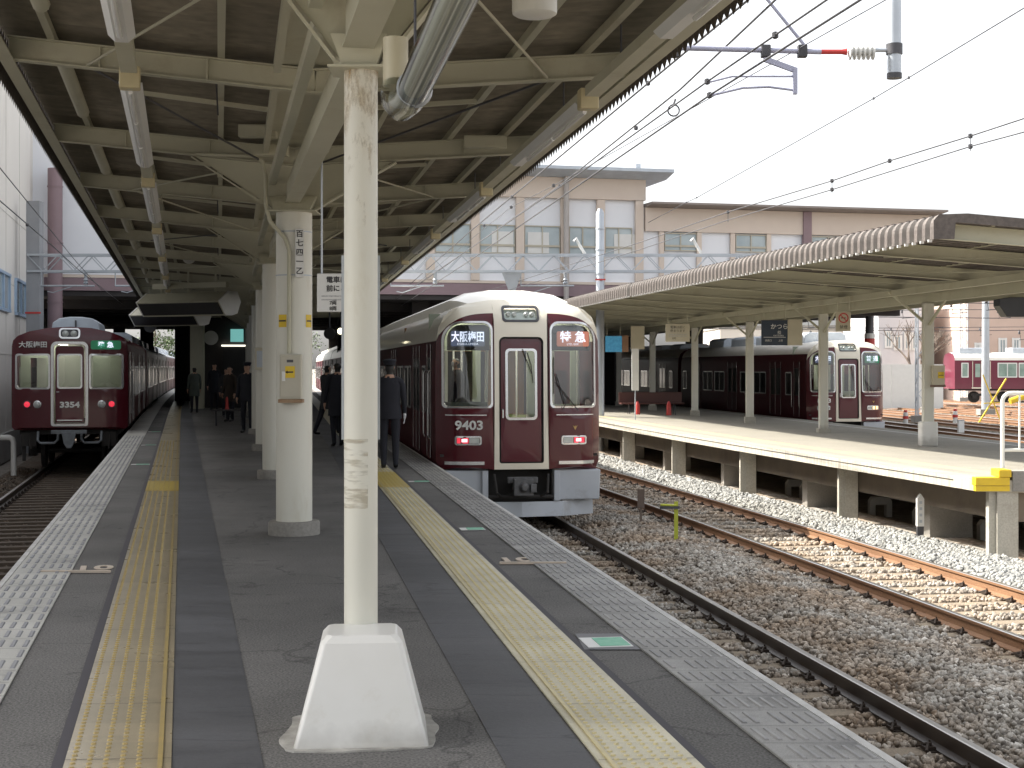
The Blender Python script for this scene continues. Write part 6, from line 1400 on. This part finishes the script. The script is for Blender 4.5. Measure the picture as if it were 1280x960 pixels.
# ------------------------------------------------ trackside posts
t = thing('yellow_marker_post', 'lime yellow angle post with a short arm between the two right hand tracks', 'marker post', px(845, 681, -1.1))
b = MB(); b.box(-.03, .03, -.02, -.012, 0, .66); b.box(.022, .03, -.012, .03, 0, .66); b.build('post', YELG, t); MB().tube([(0, -.03, .6), (-.24, -.03, .61)], .018, 8).build('arm', YELG, t); MB().box(-.25, .05, -.05, -.03, .55, .59).build('grey_plate', STEELD, t)
t = thing('brown_marker_post', 'weathered brown stake with a small plate between the two right hand tracks', 'marker post', px(801, 657, -1.1))
MB().box(-.02, .02, -.02, .02, 0, .5).build('stake', BARK, t); MB().box(-.06, .06, -.03, -.021, .30, .62).build('plate', pm('rusted plate', (.10, .075, .06), (.15, .11, .09), 9, .8), t)
t = thing('white_marker_post', 'small white pointed marker post with black marks under the opposite platform', 'marker post', px(1150, 678, -1.2))
MB().box(-.05, .05, -.04, .04, 0, .26).build('post_foot', STEELD, t); MB().prism([(-.055, .26), (.055, .26), (.055, .70), (0, .78), (-.055, .70)], -.045, .045, 'y').build('post', SIGNW, t)
for z in (.32, .42, .52, .62): MB().box(-.022, .022, -.048, -.0455, z, z + .045).build('mark', STEEL, t)
for i, (a, c, s) in enumerate([(1132, 531, 1), (1194, 529, 1)]):
    t = thing('red_white_post', ['red and white banded bollard in the yard close to the far side train', 'red and white bollard in the yard right of the near opposite platform column'][i], 'marker post', px(a, c, -1.3))
    MB().lathe([(.12, 0), (.12, .30)], n=14).build('white_foot', SIGNW, t); MB().lathe([(.14, .30), (.14, .44)], n=14).build('red_band', REDP, t); MB().lathe([(.12, .441), (.12, .58), (.06, .64)], n=14).build('white_top', SIGNW, t); MB().lathe([(.10, .641), (.08, .74)], n=14).build('red_cap', REDP, t)
t = thing('white_box', 'small white box beside the yard tracks', 'box', px(1201, 541, -1.3)); MB().box(-.13, .13, -.1, .1, 0, .55).build('case', SIGNW, t, bevel=.02); MB().box(-.15, .15, -.12, .12, .551, .58).build('lid', STEEL, t)
t = thing('yellow_trestle', 'yellow crossed struts standing in the yard beside the guard rail', 'trestle', px(1238, 528, -1.3))
b = MB(); b.bar((-.6, 0, 0), (.9, .2, 2.3), .09, .06); b.bar((.6, .1, 0), (-.3, .3, 2.5), .09, .06); b.bar((-.3, .1, 1.0), (.6, .1, 1.05), .07, .05); b.build('struts', YEL, t); MB().tube([(1.1, .2, 1.1), (2.0, .3, 1.4)], .16, 10).build('yellow_barrel', YEL, t, smooth=True)
t = thing('point_lever', 'small grey point lever box standing in front of the white yard fence', 'lever', px(1119, 507, -1.3)); MB().box(-.4, .4, -.2, .2, 0, .5).build('box', CONC, t, bevel=.03); MB().tube([(0, 0, .5), (.1, 0, 1.3)], .05, 8).build('lever', STEELD, t); MB().lathe([(.12, 1.3), (.14, 1.4), (.05, 1.5)], (.1, 0, 0), 8).build('weight', STEELD, t)
# ------------------------------------------------ yard background
t = thing('yard_fence', 'long white panel fence at the back of the yard', 'fence', (21.2, 104, -1.3), R(-3))
for k in range(5): MB().box(k * 1.8, k * 1.8 + 1.78, 0, .08, 0, 3.1).build('fence_panel', SIGNW, t)
def house(lab, px0, px1, Y, zt, wall, wins, roof=None, nm='building', rz=0):
    x0, x1 = (px0 - 640) / F * Y, (px1 - 640) / F * Y; t = thing(nm, lab, 'building', (x0, Y, -1.3), rz)
    w = x1 - x0; h = zt + 1.3; MB().box(0, w, 0, 14, 0, h).build('wall', wall, t)
    MB().box(-.15, w + .15, -.15, 14.15, h + .001, h + .35).build('roof', roof or CONC, t)
    for a, c, z0, z1 in wins:
        g_ = MB().box((a - px0) / F * Y, (c - px0) / F * Y, -.05, -.002, z0 + 1.3, z1 + 1.3).build('window', WGLASS, t)
        b = MB(); p, q = (a - px0) / F * Y, (c - px0) / F * Y
        for e in (p, q): b.box(e - .09, e + .09, -.12, -.051, z0 + 1.2, z1 + 1.4)
        for e in (z0 + 1.3, z1 + 1.3): b.box(p + .09, q - .09, -.115, -.052, e - .08, e + .08)
        b.box((p + q) / 2 - .04, (p + q) / 2 + .04, -.11, -.053, z0 + 1.38, z1 + 1.22); b.build('window_frame', SIGNW, g_)
    return t
WH = pm('white house wall', (.62, .61, .62), (.55, .54, .56), .3, .8, coords='World'); CR = pm('cream house wall', (.62, .58, .52), (.56, .52, .46), .3, .8, coords='World')
house('white apartment house behind the bare tree at the back of the yard', 1098, 1166, 132, 7.6, WH, [(1107, 1114, 3.4, 4.8), (1131, 1138, 3.2, 4.6), (1140, 1147, 3.2, 4.6), (1137, 1149, .2, 1.6), (1118, 1126, 3.2, 4.4), (1125, 1132, .3, 1.6)])
house('cream house with a flat roof between the white and the pink buildings', 1168, 1208, 138, 6.6, CR, [(1172, 1180, 1.2, 3), (1186, 1194, 1.2, 3), (1172, 1180, 4.2, 5.6), (1186, 1194, 4.2, 5.6)])
house('pink tiled building behind the distant red train', 1210, 1420, 126, 7.8, BRICKP, [(1249, 1257, 2.2, 4.0), (1266, 1274, 2.2, 4.0), (1283, 1291, 2.2, 4.0), (1300, 1308, 2.2, 4.0), (1219, 1225, 2.0, 3.6), (1330, 1340, 2.2, 4)])
house('low grey building beyond the far side train', 900, 1090, 150, 5.5, CR, [(960, 970, 2, 3.5), (1000, 1010, 2, 3.5), (1040, 1050, 2, 3.5)])
t = thing('parked_car', 'white parked car showing over the yard fence below the bare tree', 'car', ((1150 - 640) / F * 112, 112, -.2)); b = MB()
b.prism([(-2.0, .3), (2.0, .3), (2.1, .8), (1.6, 1.0), (1.0, 1.5), (-.9, 1.55), (-1.7, 1.0), (-2.1, .9)], -.8, .8, 'y'); b.build('body', SIGNW, t, bevel=.06); MB().box(-.9, .95, -.82, .82, 1.03, 1.4).build('window', DGLASS, t)
for x in (-1.3, 1.3): MB().lathe([(.33, -.85), (.33, .85)], n=18, M=Matrix.Translation((x, 0, .33)) @ Matrix.Rotation(R(90), 4, 'X')).build('wheel', BLACK, t)
MB().box(-4, 4, -2, 3, -1.15, -.01).build('raised_kerb', CONC, t) if False else None
# bare tree
def bare_tree(lab, base, H, seed=1):
    rd = random.Random(seed); t = thing('bare_tree', lab, 'tree', base); b = MB(); c = MB()
    def grow(mb, p, d, l, r, n):
        q = p + d * l; m_ = (p + q) / 2 + Vector((rd.uniform(-.06, .06), rd.uniform(-.06, .06), 0)) * l
        mb.tube([p, m_, q], [r, r * .85, r * .7], 6, caps=False)
        if n == 0: return
        for k in range(rd.choice((2, 3)) if n < 5 else 4):
            nd = (d + Vector((rd.uniform(-.8, .8), rd.uniform(-.8, .8), rd.uniform(-.1, .55)))).normalized(); grow(c, q - d * l * rd.uniform(0, .25), nd, l * rd.uniform(.6, .8), r * .6, n - 1)
    grow(b, Vector((0, 0, 0)), Vector((.03, 0, 1)), H * .30, .2, 5)
    b.build('trunk', BARK, t); c.build('crown', BARK, t); return t
bare_tree('bare leafless tree with forked limbs behind the white yard fence', Vector(((1150 - 640) / F * 110, 110, -1.0)), 7.4, 4)
def leafy(lab, base, H, Wd, seed=1):
    rd = random.Random(seed); t = thing('leafy_tree', lab, 'tree', base); b = MB(); b.tube([(0, 0, 0), (.1, 0, H * .5), (0, .1, H * .8)], [.2, .13, .05], 8); 
    for k in range(7): a = rd.uniform(0, 6.3); b.tube([(0, 0, H * .35 + .07 * k * H), (math.cos(a) * Wd * .35, math.sin(a) * Wd * .35, H * .55 + .05 * k * H)], [.07, .02], 5)
    b.build('trunk', BARK, t); c = MB()
    cl = [(Vector((rd.gauss(0, Wd * .25), rd.gauss(0, Wd * .25), H * rd.uniform(.35, .95))), rd.uniform(.4, .9)) for _ in range(26)]
    for cc_, r in cl:
        for _ in range(120):
            d = Vector((rd.gauss(0, 1), rd.gauss(0, 1), rd.gauss(0, 1))); p = cc_ + d * r * .5; s = rd.uniform(.05, .12); u = Vector((rd.gauss(0, 1), rd.gauss(0, 1), rd.gauss(0, 1))).normalized() * s; v = u.orthogonal().normalized() * s * .6
            c.add([p - u, p - v, p + u, p + v], [(0, 1, 2, 3)])
    c.build('crown', LEAF, t, recalc=False); return t
leafy('leafy green tree seen far off past the left train under the station building', (-28.5, 118, -1.2), 7.5, 4, 2)
leafy('distant leafy tree seen between the column row and the right hand train', (-13.6, 119, -1.2), 6.5, 4, 5)
# far pole with signals under the building, left
t = thing('round_signal', 'round black signal disc hanging past the big column over the right hand train', 'signal', atY(412, 417, 44)); M = Matrix.Rotation(R(90), 4, 'X')
MB().lathe([(.0, 0), (.17, 0), (.17, .06), (0, .06)], n=22, M=M).build('disc', BLACK, t); MB().tube([(0, 0, .1), (0, 0, 1.4)], .025, 6).build('stem', BLACK, t)
t = thing('signal_light', 'small round signal glowing pale yellow beside the black disc', 'signal', atY(426, 414, 43)); MB().lathe([(.0, 0), (.14, 0), (.14, .06), (0, .06)], n=22, M=M).build('disc', BLACK, t); MB().lathe([(.0, .061), (.09, .061), (.07, .075), (0, .08)], n=18, M=M).build('lens', pm('lit pale lamp', (.9, .85, .6), None, 2, .3, emit=(1, .9, .6), estr=2.0), t); MB().tube([(0, 0, .1), (0, 0, 1.4)], .025, 6).build('stem', BLACK, t)
t = thing('round_signal', 'round black signal disc hanging above the far end of the left train', 'signal', atY(188, 408, 48)); MB().lathe([(.0, 0), (.20, 0), (.20, .06), (0, .06)], n=22, M=M).build('disc', BLACK, t); MB().tube([(0, 0, .15), (0, 0, 1.0)], .03, 6).build('stem', BLACK, t)
# platform waiting room / stair block beyond the columns
p = atY(228, 500, 56)
t = thing('stair_block', 'dark stairwell block with lit doorway across our platform beyond the columns', 'stairwell', (-12.4, 57, 0), R(9))
MB().box(0, .5, 0, 8, 0, 3.45).build('pale_pillar', CREAM, t)
MB().box(.5, 4.4, 1.2, 8, 0, 3.45).build('wall', DARKI, t)
MB().box(1.2, 2.4, 1.12, 1.19, 0, 2.4).build('doorway', BLACK, t); MB().box(1.15, 2.45, 1.05, 1.11, 2.42, 2.48).build('lamp_strip', pm('lit strip', (.9, .9, .8), None, 2, .3, emit=(1, .95, .8), estr=.8), t)
MB().box(1.5, 2.0, 1.0, 1.1, 2.6, 3.1).build('teal_sign', pm('teal lit sign', (.2, .5, .48), None, 2, .3, emit=(.3, .8, .75), estr=.18), t)
MB().box(2.9, 3.7, 1.0, 1.1, 1.6, 2.4).build('notice_board', SIGNW, t); b = MB(); b.box(2.95, 3.25, .985, .998, 1.7, 2.3); b.box(3.3, 3.65, .985, .998, 1.8, 2.3); b.build('posters', pm('faded posters', (.35, .4, .35), (.5, .35, .3), 9, .6), t)
MB().lathe([(.0, -.05), (.28, -.04), (.28, .04), (0, .05)], n=24, M=Matrix.Translation((.75, .9, 2.75)) @ M).build('clock', SIGNW, t)
bench('low dark bench with a red marker on our platform among the waiting people', (-7.75, 40.5, 0), R(8), pm('dark bench', (.04, .035, .035), None, 3, .5), .95, None, False)
t = thing('red_marker', 'small upright red marker standing on the dark bench', 'marker', (-7.8, 40.5, .452)); MB().lathe([(.06, 0), (.045, .05), (.03, .30), (.01, .34)], n=14).build('cone', REDP, t)
t = thing('white_box_sign', 'small white framed box on the third column', 'sign box', (midc(28.4) - .02, 28.2 - .02, 1.55)); MB().box(-.12, .12, -.03, .0, 0, .42).build('case', SIGNC, t); MB().box(-.09, .09, -.034, -.031, .05, .36).build('face', STEEL, t)

# ================================================================== PEOPLE
def person(lab, loc, rotz, H=1.70, pose='stand', top=SUIT, cap=False, gloves=False, bag=False, coat=False, grp=None, stride=.0, armR=0, hairlong=False, seat=False):
    s = H / 1.72; J = {}; E = []
    def j(n, x, y, z, rx, ry=None): J[n] = (Vector((x, y, z)) * s, rx * s, (ry or rx) * s)
    st = stride
    j('pel', 0, 0, .92, .145, .105); j('wai', 0, .0, 1.06, .135, .10); j('che', 0, 0, 1.26, .165, .115); j('shc', 0, 0, 1.41, .12, .09); j('nec', 0, .0, 1.49, .055); j('jaw', 0, .015, 1.555, .062, .075); j('hd', 0, .005, 1.63, .078, .09); j('top', 0, -.005, 1.685, .058, .066)
    for sd, k in ((-1, 'L'), (1, 'R')):
        f = st * sd
        j('hip' + k, sd * .09, 0, .88, .10); j('kne' + k, sd * .095, .22 * f + (.04 if st else .01), .48, .068); j('ank' + k, sd * .095, .42 * f - (.02 if st else 0), .10, .048); j('hee' + k, sd * .095, .42 * f - .03, .045, .043); j('toe' + k, sd * .105, .42 * f + .16, .03, .035)
        j('sho' + k, sd * .185, 0, 1.395, .068); j('elb' + k, sd * .225, -.02 - .15 * f, 1.13, .052); j('wri' + k, sd * .24, .06 - .25 * f, .885, .036); j('pal' + k, sd * .24, .075 - .26 * f, .82, .034, .02)
        E += [('pel', 'hip' + k), ('hip' + k, 'kne' + k), ('kne' + k, 'ank' + k), ('ank' + k, 'hee' + k), ('hee' + k, 'toe' + k), ('shc', 'sho' + k), ('sho' + k, 'elb' + k), ('elb' + k, 'wri' + k), ('wri' + k, 'pal' + k)]
        for q, (dx, ln) in enumerate(((-.022, .065), (-.008, .078), (.008, .072), (.022, .055))):
            y0 = .075 - .26 * f
            j('f%d%s' % (q, k), sd * .24, y0 + dx, .79, .0085); j('g%d%s' % (q, k), sd * .235, y0 + dx + .004, .79 - ln * .55, .008); j('h%d%s' % (q, k), sd * .222, y0 + dx + .006, .79 - ln, .007)
            E += [('pal' + k, 'f%d%s' % (q, k)), ('f%d%s' % (q, k), 'g%d%s' % (q, k)), ('g%d%s' % (q, k), 'h%d%s' % (q, k))]
        j('th' + k, sd * .235, .075 - .26 * f + .035, .825, .010); j('tt' + k, sd * .228, .075 - .26 * f + .05, .785, .008); E += [('pal' + k, 'th' + k), ('th' + k, 'tt' + k)]
        j('ear' + k, sd * .078, -.005, 1.61, .014, .018); E += [('hd', 'ear' + k)]
    j('nos', 0, .105, 1.605, .014); E += [('hd', 'nos')]
    E += [('pel', 'wai'), ('wai', 'che'), ('che', 'shc'), ('shc', 'nec'), ('nec', 'jaw'), ('jaw', 'hd'), ('hd', 'top')]
    names = list(J); me = bpy.data.meshes.new('b'); me.from_pydata([J[n][0] for n in names], [(names.index(a), names.index(c)) for a, c in E], [])
    o = bpy.data.objects.new('b', me); COL.objects.link(o); m_ = o.modifiers.new('s', 'SKIN'); m_.use_smooth_shade = True
    for i, n in enumerate(names): v = me.skin_vertices[0].data[i]; v.radius = (J[n][1], J[n][2]); v.use_root = (n == 'pel')
    o.modifiers.new('u', 'SUBSURF').levels = 1; o.modifiers['u'].render_levels = 1
    dg = bpy.context.evaluated_depsgraph_get(); dg.update(); bm_ = bpy.data.meshes.new_from_object(o.evaluated_get(dg)); bpy.data.objects.remove(o)
    bm_.name = 'person_body'; bm_.materials.clear()
    for q in (SKIN, top, SUIT, SHOE, HAIR, GLOVE): bm_.materials.append(q)
    for p in bm_.polygons:
        c = p.center / s
        if c.z > 1.50:
            hl = 1.50 if c.y < .0 else (1.655 if c.y > .04 else 1.60)
            p.material_index = 4 if c.z > (hl if abs(c.x) < .085 and not (abs(c.x) > .072 and c.z < 1.63) else 9) else 0
        elif c.z > 1.455: p.material_index = 0 if abs(c.x) < .07 else 1
        elif c.z < .075 * 1.0: p.material_index = 3
        elif abs(c.x) > .19 and c.z < .875: p.material_index = 5 if gloves else 0
        else: p.material_index = 1 if c.z > .93 or (abs(c.x) > .17) else 2
        p.use_smooth = True
    t = thing('person', lab, 'person', loc, rotz, grp)
    o = bpy.data.objects.new('body', bm_); COL.objects.link(o); o.parent = t
    # jacket: hem and collar
    b = MB(); hem = .80 if not coat else .62
    n = 20
    P_ = []
    for z, rx, ry in ((hem, .195, .145), (.92, .185, .135), (1.05, .165, .122), (1.2, .182, .13), (1.33, .185, .125), (1.42, .135, .10), (1.475, .07, .07)):
        P_.append([(rx * s * math.cos(2 * math.pi * i / n), ry * s * math.sin(2 * math.pi * i / n) * (1 + .04 * math.sin(5 * i + z * 9)), z * s) for i in range(n)])
    for q in P_: b.v += q
    for k in range(len(P_) - 1):
        for i in range(n): b.f.append([k * n + i, k * n + (i + 1) % n, (k + 1) * n + (i + 1) % n, (k + 1) * n + i]); b.m.append(0)
    b.build('jacket', top, t, smooth=True, recalc=False)
    if cap:
        b = MB(); b.lathe([(.083 * s, 1.655 * s), (.088 * s, 1.68 * s), (.108 * s, 1.72 * s), (.10 * s, 1.742 * s), (.03 * s, 1.75 * s)], (0, -.002, 0), 24); b.prism([(-.07, .06), (.07, .06), (.05, .15), (-.05, .15)], 1.655 * s, 1.665 * s, 'z'); b.build('cap', SUIT, t, smooth=True)
    if bag: MB().prism([(-.03, .62), (.10, .60), (.09, .9), (-.01, .92)], -.12, .12, 'x').build('bag', pm('bag', (.2, .22, .3), None, 3, .6) if 'bag' not in MATS else MATS['bag'], t, bevel=.02)
    return t
grp = 'people waiting on our platform'
p = px(491, 586); person('station worker in dark uniform, cap and white gloves, back to us beside the front train', (p.x - .05, p.y, 0), R(6), 1.70, cap=True, gloves=True)
p = px(409, 543); person('person in dark coat walking behind the big column, left of the pair', (p.x + .0, p.y, 0), R(-40), 1.68, stride=.7, coat=True, top=SUITG, bag=True)
p = px(425, 558); person('person in dark suit standing half hidden behind the slim column', (p.x - .05, p.y, 0), R(20), 1.72, stride=.2, coat=True)
p = px(309, 541); person('dark suited person with a cap left of the column row, nearest of the group', (p.x, p.y, 0), R(170), 1.70, cap=True, grp=grp)
p = px(296, 527); person('person in brown coat with a bag beside the capped one in the waiting group', (p.x - .2, p.y, 0), R(150), 1.64, coat=True, grp=grp, top=SUITB, bag=True)
p = px(283, 522); person('shortest person, charcoal coat, at the middle of the waiting group', (p.x, p.y, 0), R(-160), 1.58, coat=True, grp=grp, top=SUITG)
p = px(268, 512); person('tall dark coated person at the back of the group before the stairwell', (p.x, p.y, 0), R(185), 1.75, coat=True, grp=grp)
p = atY(243, 500, 52); person('person in grey green jacket with a bag standing beside the left train', (p.x, p.y, 0), R(25), 1.62, top=JACK, bag=True, coat=True, grp=grp)
# driver in the cab of the front train
q = Vector((-.92, 1.25, 0)); a = TR1.rotation_euler.z; M = Matrix.Translation(TR1.location) @ Matrix.Rotation(a, 4, 'Z'); w = M @ Vector((-.93, 1.2, 1.125))
w_ = person('train crew member in dark suit and white mask in the cab behind the left windscreen', w, R(100), 1.62, stride=.1)
MB().prism([(-.045, 1.46), (.045, 1.46), (.052, 1.53), (-.052, 1.53)], .055, .098, 'y').build('mask', GLOVE, w_, bevel=.012)
